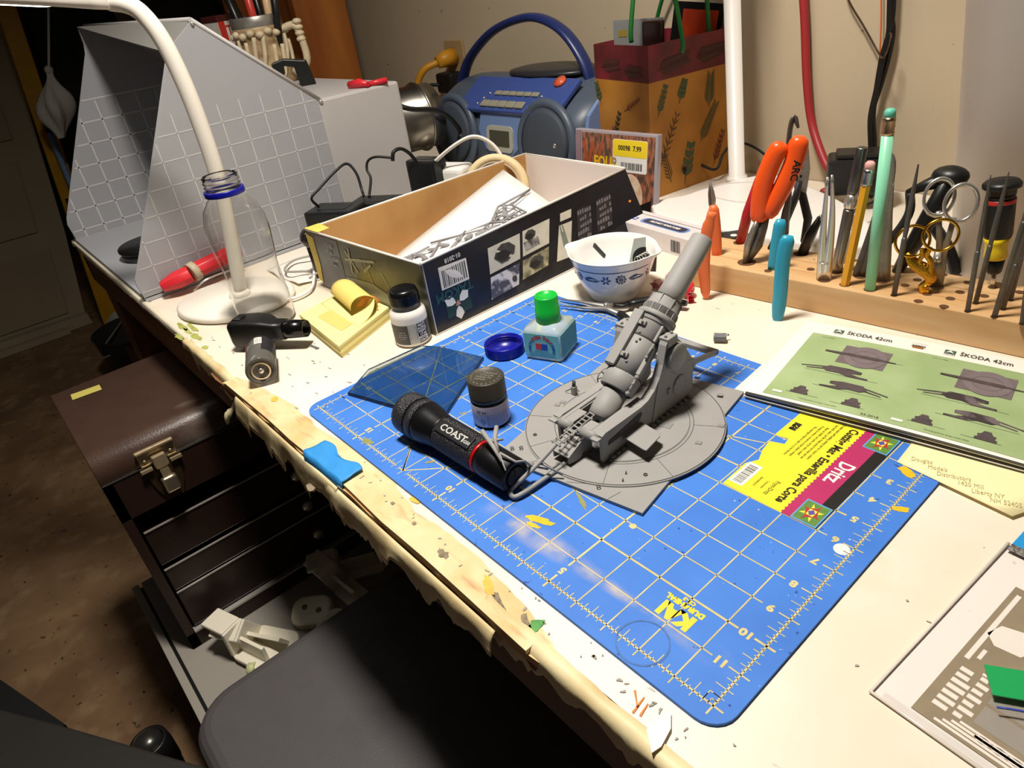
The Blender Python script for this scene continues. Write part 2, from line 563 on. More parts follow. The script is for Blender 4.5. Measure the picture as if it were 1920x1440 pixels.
# ================================================================== cutting mat
IN = 0.0254
mat_t = thing('cutting_mat', 'blue gridded cutting mat with yellow ruler lines under the grey model gun', 'cutting mat', (-9 * IN, 6 * IN, TZ))
m_mat = M('mat_blue', '#3d7ad2', 0.62, var=0.10, scale=14, col2='#3670c6', bump=0.05, bscale=300)
add_stain(m_mat, 180, 0.70, 0.73, '#173f8c')
add_stain(m_mat, 260, 0.735, 0.755, '#c9d8ee', off=(2, 2, 0))
def UV(u, v, z=0.0):
    return (-u * IN, v * IN, z)
mb = MB()
body = rrect(-18.47 * IN, 0.47 * IN, -0.47 * IN, 12.47 * IN, 0.016, 6)
mb.prism(body, TZ, 0.0)
O('mat_sheet', mb, m_mat, mat_t)
LZ = 0.00012
lines = MB()
def seg(u0, v0, u1, v1, w=0.020, z=LZ):
    a, b = Vector(UV(u0, v0, z)), Vector(UV(u1, v1, z))
    d = (b - a).normalized()
    n = Vector((-d.y, d.x, 0)) * w * IN
    lines.poly([tuple(a - n), tuple(b - n), tuple(b + n), tuple(a + n)])
for u in range(1, 18):
    w = 0.030 if u % 5 == 0 else 0.018
    seg(u, 0.72 if u % 5 == 0 else 0, u, 11.28, w)
    seg(u, -0.22, u, 0.30 if u % 5 == 0 else 0.02, w)
    seg(u, 11.72, u, 12.2, w)
for v in range(1, 12):
    w = 0.030 if v == 2 or v == 7 else 0.018
    lo = 0.72 if v > 0 else 0
    seg(lo, v, 17.28 if v in (2, 7) else 18, v, w)
    seg(-0.22, v, 0.30, v, 0.030 if v == 2 else 0.018)
    seg(17.75, v, 18.2, v, w)
for a in ((0, 0, 18, 0), (0, 12, 18, 12), (0, 0, 0, 12), (18, 0, 18, 12)):
    u0, v0, u1, v1 = a
    if v0 == v1:
        seg(-0.25, v0, 11.72, v0, 0.022) if v0 == 0 else seg(-0.2, v0, 18.2, v0, 0.02)
        if v0 == 0:
            seg(12.0, v0, 12.25, v0, 0.022)
            seg(12.42, v0, 18.2, v0, 0.022)
    else:
        seg(u0, -0.25, u1, 12.2, 0.022)
for k in range(1, 18 * 8):
    u = k / 8
    if k % 8 == 0:
        continue
    L1, L2 = ((0.28, 0.16) if k % 4 == 0 else (0.17, 0.10) if k % 2 == 0 else (0.07, 0.05))
    if 11.8 < u < 12.45 and k % 2:
        continue
    seg(u, -L2, u, L1, 0.011)
    if k % 2 == 0:
        seg(u, 12 - L1 * 0.8, u, 12 + L2, 0.010)
for k in range(1, 12 * 8):
    v = k / 8
    if k % 8 == 0:
        continue
    L1, L2 = ((0.28, 0.16) if k % 4 == 0 else (0.17, 0.10) if k % 2 == 0 else (0.07, 0.05))
    seg(-L2, v, L1, v, 0.011)
    if k % 2 == 0:
        seg(18 + L2, v, 18 - L1 * 0.8, v, 0.010)
for s in (0.25, 0.12):
    seg(s, 0, s, s, 0.012)
    seg(0, s, s, s, 0.012)
    seg(18 - s, 0, 18 - s, s, 0.012)
    seg(18, s, 18 - s, s, 0.012)
# angle guides
seg(12, 0, 12.98, 1.02, 0.028)
seg(12, 0, 10.6, 1.42, 0.022)
seg(12, 0, 18.1, 6.1, 0.022)
seg(4.0, 8.45, 5.6, 7.9, 0.022)
m_yel = M('mat_print_yellow', '#d2c48a', 0.6, var=0.15, scale=90, col2='#c0b070')
gl = O('grid_lines', lines, m_yel, mat_t)
gl['kind'] = 'stuff'
nums = MB()
R180 = rotm('Z', PI)
for v in range(1, 12):
    nums.text(str(12 - v), 0.30 * IN, T(*UV(0.5, v, LZ)) @ R180, sx=1.15, bold=0.0004)
    if v in (2, 7):
        nums.text(str(12 - v), 0.28 * IN, T(*UV(17.5, v, LZ)) @ R180, sx=1.1, bold=0.0003)
for u in range(1, 18):
    nums.text(str(u), 0.28 * IN, T(*UV(u, 11.5, LZ)) @ R180, sx=1.1, bold=0.0003)
    if u % 5 == 0:
        nums.text(str(u), 0.30 * IN, T(*UV(u, 0.5, LZ)) @ R180, sx=1.1, bold=0.0004)
nums.text('INCHES  DO NOT FOLD OR HEAT  KEEP MAT FLAT', 0.13 * IN, T(*UV(13.6, 12.22, LZ)) @ R180, sx=1.1, bold=0.0001)
O('ruler_numbers', nums, m_yel, mat_t)['kind'] = 'stuff'
m_logo = M('mat_logo_yellow', '#efcf2e', 0.5, var=0.06, scale=80)
lg = MB()
lg.text('KAI', 0.58 * IN, T(*UV(1.98, 1.345, LZ)) @ R180, sx=1.0, bold=0.0011, spacing=1.0)
lg.text('DURAHEAL', 0.21 * IN, T(*UV(1.99, 1.71, LZ)) @ R180, sx=1.0, bold=0.0004)
lg.text('CB-3', 0.15 * IN, T(*UV(1.99, 1.88, LZ)) @ R180, sx=1.1, bold=0.0002)
O('maker_logo', lg, m_logo, mat_t)
# hole and spatters
O('hang_hole', MB().lathe([(0.0001, LZ), (0.20 * IN, LZ)], 24, T(*UV(0.22, 5.78)), False, False), M('hole_white', '#f3ead8', 0.5), mat_t)
for c, rx, ry, rot, sd in (((-0.1747, 0.0351, 0.0000), .014, .0028, .35, 71), ((-0.1736, 0.0287, 0.0000), .006, .002, .2, 76), ((0.0053, 0.2061, 0.0000), .0052, .0028, .5, 72), ((-0.0087, 0.2461, 0.0000), .0075, .004, -.5, 73)):
    pm = MB()
    blob(pm, c, rx, ry, 0.0002, sd, 16, 0.25, rot)
    O('paint_spot', pm, M('yellow_paint', '#f1b91f', 0.5, var=0.1, scale=200), mat_t)
for c, rx, ry, rot, sd in (((-0.3661, 0.0021, 0.0000), .0062, .0035, .3, 74), ((-0.2958, 0.0227, 0.0000), .0045, .0016, .9, 75), ((-0.3326, 0.0854, 0.0000), .004, .0012, .9, 77), ((-0.1660, 0.0709, 0.0000), .011, .0018, -.5, 78)):
    pm = MB()
    blob(pm, c, rx, ry, 0.0002, sd, 14, 0.35, rot)
    O('paint_spot', pm, M('khaki_paint', '#8f8f58', 0.6, var=0.2, scale=200), mat_t)
pm = MB()
blob(pm, (-0.1192, 0.0751, 0.0000), .0028, .0026, 0.0002, 79, 14, 0.1)
O('paint_spot', pm, M('cream_paint', '#e3c184', 0.6, var=0.1, scale=200), mat_t)
rg = MB().lathe([(0.0150, 0.0002), (0.0162, 0.0002)], 40, T(*(-0.0522, 0.0051, 0.0000)), False, False)
O('ring_stain', rg, M('grey_ring', '#3f6fb4', 0.6, var=0.3, scale=120), mat_t)
# dusty overspray across the near part of the mat
dust = MB()
def dline(u, v):
    a, b = Vector((-0.2267, 0.0211, -0.0000)), Vector((0.0020, 0.0254, 0.0000))
    p = a.lerp(b, u)
    n = Vector((0.35, 0.93, 0)) * (0.010 + 0.004 * math.sin(u * 7))
    q = p + n * (v - 0.5) * 2
    return (q.x, q.y, 0.00018)
dust.sheet(dline, 24, 8)
m_dust = bpy.data.materials.new('overspray_dust')
m_dust.use_nodes = True
nt = m_dust.node_tree
bs = nt.nodes['Principled BSDF']
bs.inputs['Base Color'].default_value = (*hx('#e9dcc0'), 1)
bs.inputs['Roughness'].default_value = 0.8
uvl = dust
tc = nt.nodes.new('ShaderNodeTexCoord')
nz = nt.nodes.new('ShaderNodeTexNoise')
nz.inputs['Scale'].default_value = 45
nz.inputs['Detail'].default_value = 6
mr = nt.nodes.new('ShaderNodeMapRange')
mr.inputs[1].default_value = 0.40
mr.inputs[2].default_value = 0.75
mr.inputs[4].default_value = 0.75
at = nt.nodes.new('ShaderNodeAttribute')
at.attribute_name = 'fade'
mul = nt.nodes.new('ShaderNodeMath')
mul.operation = 'MULTIPLY'
nt.links.new(tc.outputs['Object'], nz.inputs['Vector'])
nt.links.new(nz.outputs['Fac'], mr.inputs[0])
nt.links.new(mr.outputs[0], mul.inputs[0])
nt.links.new(at.outputs['Fac'], mul.inputs[1])
nt.links.new(mul.outputs[0], bs.inputs['Alpha'])
do = O('overspray', dust, m_dust, mat_t)
fa = do.data.attributes.new('fade', 'FLOAT', 'POINT')
fa.data.foreach_set('value', [max(0.0, 1 - abs(j / 8 - 0.5) * 2.1) * min(1, 6 * i / 24, 6 * (1 - i / 24)) for j in range(9) for i in range(25)])
# shop label stuck on the mat
def SH(u, v, z=0.0003):
    return (-u * IN, v * IN, z)
lab = MB()
lab.poly([SH(*p) for p in ((2.03, 6.0), (3.9, 6.03), (3.93, 7.2), (3.72, 7.6), (3.9, 8.1), (3.97, 8.6), (3.55, 8.75), (3.6, 9.05), (4.03, 9.0), (4.03, 10.5), (3.5, 11.0), (2.03, 11.0))][::-1])
lb = O('shop_label', lab, M('label_yellow', '#f2e233', 0.45, var=0.05, scale=40), mat_t)
zz = [(2.03 + (0.045 if k % 2 else -0.02), 6.0 + 5.0 * k / 60) for k in range(61)]
O('magenta_band', MB().poly([SH(u, v, 0.0004) for u, v in zz + [(1.38, 11.0), (1.38, 6.0)]]), M('label_magenta', '#b02a60', 0.45, var=0.05, scale=60), lb)
O('black_band', MB().poly([SH(*p, 0.0004) for p in ((1.04, 6.0), (1.38, 6.0), (1.38, 11.0), (1.04, 11.0))][::-1]), M('label_black', '#1c1a18', 0.45, var=0.3, scale=200), lb)
RM90 = rotm('Z', -PI / 2)
bt_ = MB()
bt_.text('Cutting Mat • Esterilla para Corte', 0.37 * IN, T(*SH(2.30, 8.5, 0.0005)) @ RM90, sx=0.86, bold=0.0003)
bt_.text('KAI', 0.24 * IN, T(*SH(3.78, 9.75, 0.0005)) @ RM90, sx=1.1, bold=0.0008)
for k, (s, v) in enumerate((('Double sided self healing cutting mat for rotary cutters', 9.6), ('Use both sides. Lay flat. Keep away from heat and sun', 9.5), ('Base de doble cara para cortar telas y papel', 9.4), ('Proteja la mesa y conserve la base plana y limpia', 9.3), ('No exponga la base al calor ni a la luz directa', 9.2))):
    bt_.text(s, 0.125 * IN, T(*SH(2.66 + 0.155 * k, v, 0.0005)) @ RM90, sx=0.8)
for k, s in enumerate(('Prym-Dritz', 'Corporation', 'Spartanburg SC')):
    bt_.text(s, (0.2 if k == 0 else 0.10) * IN, T(*SH(2.75 + 0.22 * k, 6.72, 0.0005)) @ RM90, sx=0.8)
O('lettering', bt_, M('label_ink', '#2a2410', 0.5), lb)
wt = MB().text('Dritz.', 0.62 * IN, T(*SH(1.69, 8.45, 0.0006)) @ RM90, sx=0.8, bold=0.0003)
O('lettering', wt, M('label_white', '#f2ecdf', 0.5), lb)
bc = MB().poly([SH(*p, 0.0005) for p in ((3.42, 6.25), (3.86, 6.25), (3.86, 7.35), (3.42, 7.35))][::-1])
bco = O('barcode', bc, M('barcode_white', '#efe9df', 0.5), lb)
bars = MB()
v = 6.33
k = 0
while v < 7.25:
    w = 0.012 + 0.03 * jag[k]
    bars.poly([SH(*p, 0.0006) for p in ((3.50, v), (3.78, v), (3.78, v + w), (3.50, v + w))][::-1])
    v += w + 0.015 + 0.03 * jag[k + 50]
    k += 1
O('bars', bars, M('bar_black', '#161412', 0.5), bco)
def quilt(cu, cv):
    q = MB().poly([SH(cu + a * 0.32, cv + b * 0.42, 0.0006) for a, b in ((-1, -1), (1, -1), (1, 1), (-1, 1))][::-1])
    bo = O('quilt_emblem', MB().poly([SH(cu + a * 0.36, cv + b * 0.47, 0.0005) for a, b in ((-1, -1), (1, -1), (1, 1), (-1, 1))][::-1]), M('quilt_blue', '#5b9bd0', 0.5), mat_t)
    O('emblem_field', q, M('quilt_green', '#5f8a3c', 0.5, var=0.2, scale=300), bo)
    st = MB()
    sy = MB()
    for k in range(8):
        a = PI / 4 * k + PI / 8
        tri = []
        for rr, da in ((0.36, 0), (0.17, 0.34), (0.17, -0.34)):
            tri.append(SH(cu + rr * math.cos(a + da) * 0.85, cv + rr * math.sin(a + da) * 1.1, 0.0007))
        (st if k % 2 == 0 else sy).poly(tri)
    st.poly([SH(cu + 0.2 * math.cos(PI / 4 * k) * 0.85, cv + 0.2 * math.sin(PI / 4 * k) * 1.1, 0.00075) for k in range(8)][::-1])
    O('emblem_star', st, M('quilt_red', '#a8322e', 0.5), bo)
    sy.poly([SH(cu + 0.17 * math.cos(PI / 2 * k + PI / 4) * 0.85, cv + 0.17 * math.sin(PI / 2 * k + PI / 4) * 1.1, 0.0008) for k in range(4)][::-1])
    O('emblem_star', sy, M('quilt_yellow', '#f0dc4a', 0.5), bo)
    O('emblem_centre', MB().poly([SH(cu + 0.12 * math.cos(PI / 2 * k) * 0.85, cv + 0.12 * math.sin(PI / 2 * k) * 1.1, 0.0009) for k in range(4)][::-1]), M('quilt_violet', '#5a4a9a', 0.5), bo)
quilt(1.42, 6.48)
quilt(1.42, 10.5)

# ================================================================== scale model of the siege howitzer
gun = thing('model_howitzer', 'grey plastic scale model of a heavy siege howitzer on a round base plate', 'model gun', (-0.205, 0.163, 0.0), math.radians(2.75))
m_gr = M('grey_primer', '#94928f', 0.6, var=0.05, scale=40)
m_gr2 = M('grey_plastic', '#888684', 0.55, var=0.05, scale=60)
m_line = M('panel_groove', '#3c3b3a', 0.7)
RB = rotm('Z', math.radians(7.8))
def GO(name, mb, mat=None, parent=None, bevel=0.0, segs=2):
    return O(name, mb, mat or m_gr, parent or gun, False, bevel, segs)
# ground plate with round platform
plate = GO('ground_plate', MB().prism([(-.069, -.09), (.069, -.09), (.069, .09), (-.069, .09)], 0.0004, 0.0032, RB), None, None, 0.0003)
disc = GO('round_platform', MB().lathe([(0.0001, 0.0034), (0.0840, 0.0034), (0.0846, 0.0030), (0.0846, 0.0042), (0.0835, 0.0047), (0.0001, 0.0047)][::-1], 96, RB, False, False))
gz = 0.00485
def groove(r, w=0.00035, a0=0, a1=2 * PI, z=gz):
    return MB().lathe([(r - w, z), (r + w, z)], 96, None, False, False, False, a0, a1)
GO('platform_groove', groove(0.0835, 0.0003), m_line, disc)
GO('platform_groove', groove(0.0585, 0.00025), m_line, disc)
GO('turntable_ring', MB().lathe([(0.0555, 0.0047), (0.0560, 0.0052), (0.0001, 0.0052)], 96, None, False, False), m_gr, disc)
GO('platform_groove', groove(0.0553, 0.0002, z=0.0053), m_line, disc)
def strip(p, q, w, z, m=None, mb=None):
    mb = mb or MB()
    a, b = Vector((*p, z)), Vector((*q, z))
    d = (b - a).normalized()
    n = Vector((-d.y, d.x, 0)) * w
    return mb.add([tuple(a - n), tuple(b - n), tuple(b + n), tuple(a + n)], [(0, 1, 2, 3)], m)
for a in (-150, -118, -62, -25, 150, 30):
    c, s = math.cos(math.radians(a)), math.sin(math.radians(a))
    GO('panel_joint', strip((0.0588 * c, 0.0588 * s), (0.0832 * c, 0.0832 * s), 0.00018, gz), m_line, disc)
for p, q in (((.040, -.0895), (.044, -.078)), ((.002, -.089), (.024, -.0795)), ((-.045, -.0895), (-.030, -.076))):
    GO('panel_joint', strip(p, q, 0.00022, 0.0033, RB), m_line, plate)
for px_, py_ in (((0.0385, -0.0782, 0.0050)[:2]), ((0.0580, -0.0460, 0.0050)[:2]), ((-0.0499, -0.0847, 0.0050)[:2]), ((-0.0443, -0.0796, 0.0050)[:2]), ((-0.0474, -0.0597, 0.0050)[:2])):
    GO('lifting_ring', MB().torus((px_, py_, 0.0052), 0.0013, 0.0004, None, 12, 6), m_line, disc)
for p in ((0.0457, -0.0539, 0.0050), (0.0492, -0.0622, 0.0050)):
    GO('pin', MB().cyl((p[0], p[1], .0047), (p[0], p[1], .0085), .0009, .0003, 8), None, disc)
for p, r in (((0.0325, 0.0157, 0.0060), .2), ((0.0096, 0.0336, 0.0060), .1), ((0.0261, 0.0353, 0.0060), .3)):
    mbh = MB().box((p[0], p[1], .0054), (.011, .0085, .0006), None, r)
    GO('hatch', mbh, m_gr2, disc, 0.0003)
for p in ((-0.0632, -0.0147, 0.0060), (-0.0621, -0.0087, 0.0060), (0.0689, 0.0409, 0.0050), (0.0071, 0.0984, 0.0050), (0.0437, 0.0799, 0.0050), (0.0674, 0.0110, 0.0050)):
    GO('step_plate', MB().box((p[0], p[1], .0051), (.005, .004, .0006), None, .3), m_gr2, disc, 0.0002)

# side frames: profile in (forward, up)
PROF = [(-.0560, .0300), (-.0515, .0050), (.0590, .0050), (.0680, .0105), (.0690, .0290), (.0745, .0325), (.1085, .0255), (.1095, .0300), (.0760, .0375),
        (.0705, .0400), (.0660, .0440), (.0560, .0600), (.0470, .0700), (.0425, .0760), (.0300, .0760), (.0270, .0720), (.0225, .0560), (.0180, .0470),
        (.0110, .0385), (.0020, .0335), (-.0080, .0318), (-.0520, .0330)]
PROFA = [(-.0560, .0300), (-.0540, .0160), (-.0480, .0160), (-.0430, .0165)]
MX = Matrix(((0, 0, 1, 0), (1, 0, 0, 0), (0, 1, 0, 0), (0, 0, 0, 1)))   # (forward, up, side) -> local
for s in (1, -1):
    side = 0.0222 * s
    fr = GO('side_frame', MB().prism(PROF, side - 0.0012, side + 0.0012, MX), None, None, 0.0003)
    # top flange following the upper edge
    topline = [(-.0560, .0318), (-.0520, .0332), (-.0080, .0322), (.0020, .0338), (.0110, .0390), (.0180, .0475), (.0225, .0565), (.0270, .0722), (.0300, .0762), (.0425, .0762)]
    fl = MB()
    w0, w1 = side - 0.0036, side + 0.0036
    n = len(topline)
    vs = []
    for y, z in topline:
        vs += [(w0, y, z - .0006), (w1, y, z - .0006), (w1, y, z + .0006), (w0, y, z + .0006)]
    fs = []
    for i in range(n - 1):
        a, b = i * 4, i * 4 + 4
        for k in range(4):
            k2 = (k + 1) % 4
            fs.append((a + k, b + k, b + k2, a + k2))
    fs += [(0, 1, 2, 3), (n * 4 - 1, n * 4 - 2, n * 4 - 3, n * 4 - 4)]
    fl.add(vs, fs)
    GO('flange', fl, None, fr, 0.0002)
    # bearing cap with bolts
    cap = GO('bearing_cap', MB().b2(side - .0055, side + .0045, .0290, .0420, .0700, .0780), None, fr, 0.0008)
    for y in (.0315, .0395):
        GO('bolt', MB().lathe([(.0013, 0), (.0013, .0016), (.0008, .0022)], 6, T(side, y, .0778)), m_gr2, fr)
    out = side + s * 0.0012
    mxs = frame((out, 0.0405, 0.0575), (s, 0, 0), (0, 1, 0))
    GO('trunnion_cover', MB().lathe([(.0118, 0), (.0118, .0048), (.0110, .0055), (.0001, .0055)], 36, mxs), None, fr)
    mxs = frame((out, 0.0485, 0.0245), (s, 0, 0), (0, 1, 0))
    ins = GO('inspection_cover', MB().lathe([(.0095, 0), (.0095, .0008), (.0088, .0012), (.0001, .0012)], 32, mxs, False), None, fr)
    for k in range(10):
        a = 2 * PI * k / 10
        GO('rivet', MB().ball((.0080 * math.cos(a), .0080 * math.sin(a), .0012), .0005, mxs, 6, 4), None, ins)
    # riveted stiffening straps
    rv = MB()
    for y0, z0, y1, z1, c in ((.012, .008, .024, .050, 16), (.0685, .012, .0685, .036, 9), (.030, .060, .055, .048, 8), (.032, .052, .050, .043, 7), (-.045, .029, .004, .031, 16), (.036, .044, .046, .036, 5), (.062, .042, .100, .0305, 14)):
        for k in range(c):
            t = k / (c - 1)
            rv.ball((out, y0 + (y1 - y0) * t, z0 + (z1 - z0) * t), .00045, None, 6, 4)
    rvo = GO('rivets', rv, m_gr2, fr)
    rvo['kind'] = 'stuff'
    st = MB()
    yy, zz_ = Vector((.0105, .0050)), Vector((.0230, .0510))
    d = (zz_ - yy).normalized()
    nn = Vector((-d.y, d.x)) * .0022
    st.prism([tuple(yy - nn), tuple(zz_ - nn), tuple(zz_ + nn), tuple(yy + nn)], out, out + s * .0007, MX)
    GO('strap', st, None, fr)
    cl = MB().b2(min(out, out + s * .004), max(out, out + s * .004), -.050, .062, .0048, .0058)
    GO('base_angle', cl, None, fr)
    for k in range(17):
        y = -.047 + k * .0066
        GO('clip', MB().b2(min(out, out + s * .0036), max(out, out + s * .0036), y, y + .0036, .0058, .0074), m_gr2, fr, 0.0003)
    GO('handle_bracket', MB().box((out + s * .0006, .0325, .0265), (.0014, .003, .005)), m_gr2, fr)
    # front post and foot
    GO('front_post', MB().b2(side - .0016, side + .0016, -.0545, -.0470, .005, .031), None, fr, 0.0003)
    GO('step_lug', MB().box((side - .001, -.0585, .0300), (.0075, .0055, .0016)), None, fr, 0.0005)
# cross bar of the rear frame
GO('cross_bar', MB().b2(-.0234, .0234, .1030, .1095, .0258, .0302), None, None, 0.0004)
GO('cross_bar', MB().b2(-.0222, .0222, .066, .0715, .0290, .0345), None, None, 0.0004)
# deck between the frames, with its openings, rounded front
dk = MB()
dk.b2(-.0222, -.0150, -.0540, .004, .0305, .0322)
dk.b2(.0130, .0222, -.0540, .004, .0305, .0322)
dk.b2(-.0150, -.0060, -.0540, -.0365, .0305, .0322)
dk.b2(.0035, .0130, -.0540, -.0430, .0305, .0322)
GO('deck', dk, None, None, 0.0006)
rr = MB()
arc = [(-.0540 - .0045 * math.sin(a), .0277 + .0045 * math.cos(a)) for a in [PI * 0.62 * k / 8 for k in range(9)]]
arc2 = [(-.0540 - .0033 * math.sin(a), .0277 + .0033 * math.cos(a)) for a in [PI * 0.62 * k / 8 for k in range(9)]][::-1]
rr.prism(arc + arc2, -.0222, -.0050, MX, True)
rr.prism(arc + arc2, .0035, .0222, MX, True)
GO('rolled_front', rr)
GO('floor_pan', MB().b2(-.0190, .0190, -.046, .050, .0050, .0075), m_gr2)
# deck channel sides seen through the openings
GO('channel', MB().b2(-.0150, -.0138, -.036, .006, .010, .0305), m_gr2)
GO('channel', MB().b2(.0118, .0130, -.042, .006, .010, .0305), m_gr2)

# barrel assembly along its elevated axis
EL = math.radians(38.2)
YB = math.radians(2.2)
ax = Vector((math.sin(YB) * math.cos(EL), math.cos(YB) * math.cos(EL), math.sin(EL)))
AP = Vector((.0005, -.0263, .0268))
def FA(s, off=(0, 0)):
    m = frame(AP + ax * s, ax, (1, 0, 0))
    return m @ T(off[0], off[1], 0)
brl = GO('barrel', MB().lathe([(.0107, .104), (.0104, .120), (.0092, .1695), (.0088, .1705), (.0066, .1705), (.0062, .1500), (.0001, .1500)], 48, FA(0)))
GO('jacket', MB().lathe([(.0120, .036), (.0138, .0362), (.0138, .0695), (.0134, .0698), (.0134, .0706), (.0138, .0709), (.0138, .0850), (.0150, .0880), (.0155, .092)], 56, FA(0)))
GO('jacket_band', MB().lathe([(.0139, .0694), (.0141, .0697), (.0141, .0707), (.0139, .0710)], 56, FA(0)), m_line)
GO('jacket_band', MB().lathe([(.0140, .0850), (.0144, .0853), (.0142, .0860)], 56, FA(0)), m_line)
ringp = GO('breech_ring', MB().lathe([(.0110, .0225), (.0138, .0225), (.0148, .0235), (.0153, .0365), (.0146, .0375), (.0110, .0375)], 56, FA(0)))
GO('ring_seam', MB().lathe([(.0146, .0376), (.0150, .0380), (.0146, .0386)], 56, FA(0)), m_line, ringp)
GO('ring_mouth', MB().lathe([(.0108, .0224), (.0136, .0223)], 48, FA(0), False, False), m_line, ringp)
br = GO('breech_block', MB().lathe([(.0001, -.0045), (.0085, -.0045), (.0108, -.0030), (.0113, .003), (.0106, .024)], 48, FA(0)))
GO('breech_mark', MB().b2(-.0035, .0020, -.0002, .0004, -.0002, .0002, FA(.004) @ T(-.002, .0110, 0) ), m_line, br)
GO('breech_lug', MB().b2(-.0008, .0008, -.0014, .0018, -.0008, .0008, FA(.010) @ T(.004, .0106, 0)), m_line, br)
GO('breech_slot', MB().b2(-.0022, .0022, -.004, .004, -.004, .004, FA(.006) @ T(.0100, .0050, 0)), m_line, br)
# front flange and ribbed sleeve
GO('collar', MB().lathe([(.0150, .0890), (.0167, .0893), (.0171, .0900), (.0171, .0926), (.0167, .0934), (.0145, .0936)], 56, FA(0)))
sl = GO('sleeve', MB().lathe([(.0150, .0932), (.0146, .0995), (.0150, .0997), (.0150, .1003), (.0143, .1005), (.0136, .1085), (.0132, .1095), (.0105, .1098)], 56, FA(0)))
for k in range(14):
    a = 2 * PI * k / 14
    GO('rib', MB().b2(-.0004, .0004, .0138, .0154, .0937, .0995, FA(0) @ rotm('Z', a)), None, sl)
for k in range(8):
    a = 2 * PI * k / 8 + .2
    GO('rib', MB().b2(-.0004, .0004, .0128, .0146, .1005, .1092, FA(0) @ rotm('Z', a)), None, sl)
GO('sleeve_edge', MB().lathe([(.0134, .1090), (.0140, .1094), (.0134, .1100)], 48, FA(0)), m_line, sl)
# recuperator beam along the top and lugs
def up_off(s, lx, r):
    return FA(s) @ T(lx, r, 0)
yup = FA(0).to_3x3() @ Vector((0, 1, 0))
sgn = 1 if yup.z > 0 else -1
beam = GO('cradle_beam', MB().b2(-.0125, -.0030, sgn * .0090, sgn * .0172, .0385, .0892, FA(0)), None, None, 0.0006)
GO('beam_end', MB().b2(-.0123, -.0032, sgn * .0092, sgn * .0164, .0374, .0386, FA(0)), m_line, beam)
for s_ in (.0500, .0800):
    lugm = FA(s_) @ T(-.0002, sgn * .0130, 0)
    lg_ = GO('lug', MB().b2(-.0034, .0036, 0, sgn * .0034, -.0022, .0022, lugm), None, beam, 0.0010)
    GO('lug_pin', MB().lathe([(.0011, 0), (.0011, .0016), (.0006, .0022)], 10, frame(lugm @ Vector((.0012, sgn * .0034, 0)), yup * sgn)), m_gr2, lg_)
for s_, lx in ((.0455, .0040), (.0640, .0030), (.0670, .0045), (.0720, .0015)):
    m_ = FA(s_)
    GO('bolt', MB().ball((lx, sgn * math.sqrt(.0142 ** 2 - lx ** 2), 0), .0011, m_, 10, 6), m_gr2, beam)
for s_ in (.050, .072, .086):
    GO('lug', MB().ball((-.0135, sgn * .0110, 0), .0018, FA(s_), 10, 6), m_gr2, beam)
# right hand slide rail and chain link
GO('slide_rail', MB().b2(.0120, .0145, sgn * .0045, sgn * .0075, .0700, .0850, FA(0)), None, None, 0.0008)
GO('slide_rail', MB().b2(.0125, .0165, sgn * .0030, sgn * .0065, .0400, .0650, FA(0)), None, None, 0.0008)
rod = MB().cyl(FA(.056) @ Vector((.0155, sgn * .0085, 0)), FA(.068) @ Vector((.0155, sgn * .0085, 0)), .0009, .0009, 10)
rod.ball((0, 0, 0), .0016, FA(.0555) @ T(.0155, sgn * .0085, 0), 10, 6)
GO('grease_rod', rod, m_gr2)
lk = MB()
for s_, r in ((.023, .0020), (.028, .0011), (.032, .0015), (.038, .0020)):
    lk.ball((.0150, sgn * .0055, 0), r, FA(s_), 10, 6)
lk.cyl(FA(.023) @ Vector((.0150, sgn * .0055, 0)), FA(.038) @ Vector((.0150, sgn * .0055, 0)), .0008, .0008, 8)
GO('link_rod', lk, m_gr2)
# elevating hand wheel on the left
hwm = frame((-.0275, .0120, .0340), (-1, 0.25, 0.1), (0, 1, 0))
hw = GO('hand_wheel', MB().torus((0, 0, 0), .0082, .0006, hwm, 28, 6))
for k in range(6):
    a = 2 * PI * k / 6
    GO('spoke', MB().cyl(hwm @ Vector((0, 0, 0)), hwm @ Vector((.0082 * math.cos(a), .0082 * math.sin(a), 0)), .00045, .00045, 6), m_line, hw)
GO('wheel_shaft', MB().cyl((-.0275, .0120, .0340), (-.0205, .0105, .0335), .0010, .0010, 8), None, hw)
GO('wheel_knob', MB().cyl((-.0245, .0050, .0265), (-.0210, .0050, .0265), .0020, .0020, 10), m_gr2, hw)
# small sight column on the platform, left
sp_ = (-0.0622, 0.0074, 0.0060)
sg = GO('sight_column', MB().b2(sp_[0] - .0022, sp_[0] + .0022, sp_[1] - .0022, sp_[1] + .0022, .005, .0135), None, None, 0.0004)
GO('sight_head', MB().cyl((sp_[0], sp_[1], .0135), (sp_[0], sp_[1] + .0008, .0185), .0018, .0016, 10), m_line, sg)
GO('sight_arm', MB().cyl((sp_[0] - .0002, sp_[1], .0120), (sp_[0] - .0085, sp_[1] - .003, .0062), .00045, .00045, 6), m_line, sg)
GO('sight_arm', MB().cyl((sp_[0], sp_[1], .0125), (sp_[0] + .0075, sp_[1] - .001, .0110), .0004, .0004, 6), m_line, sg)
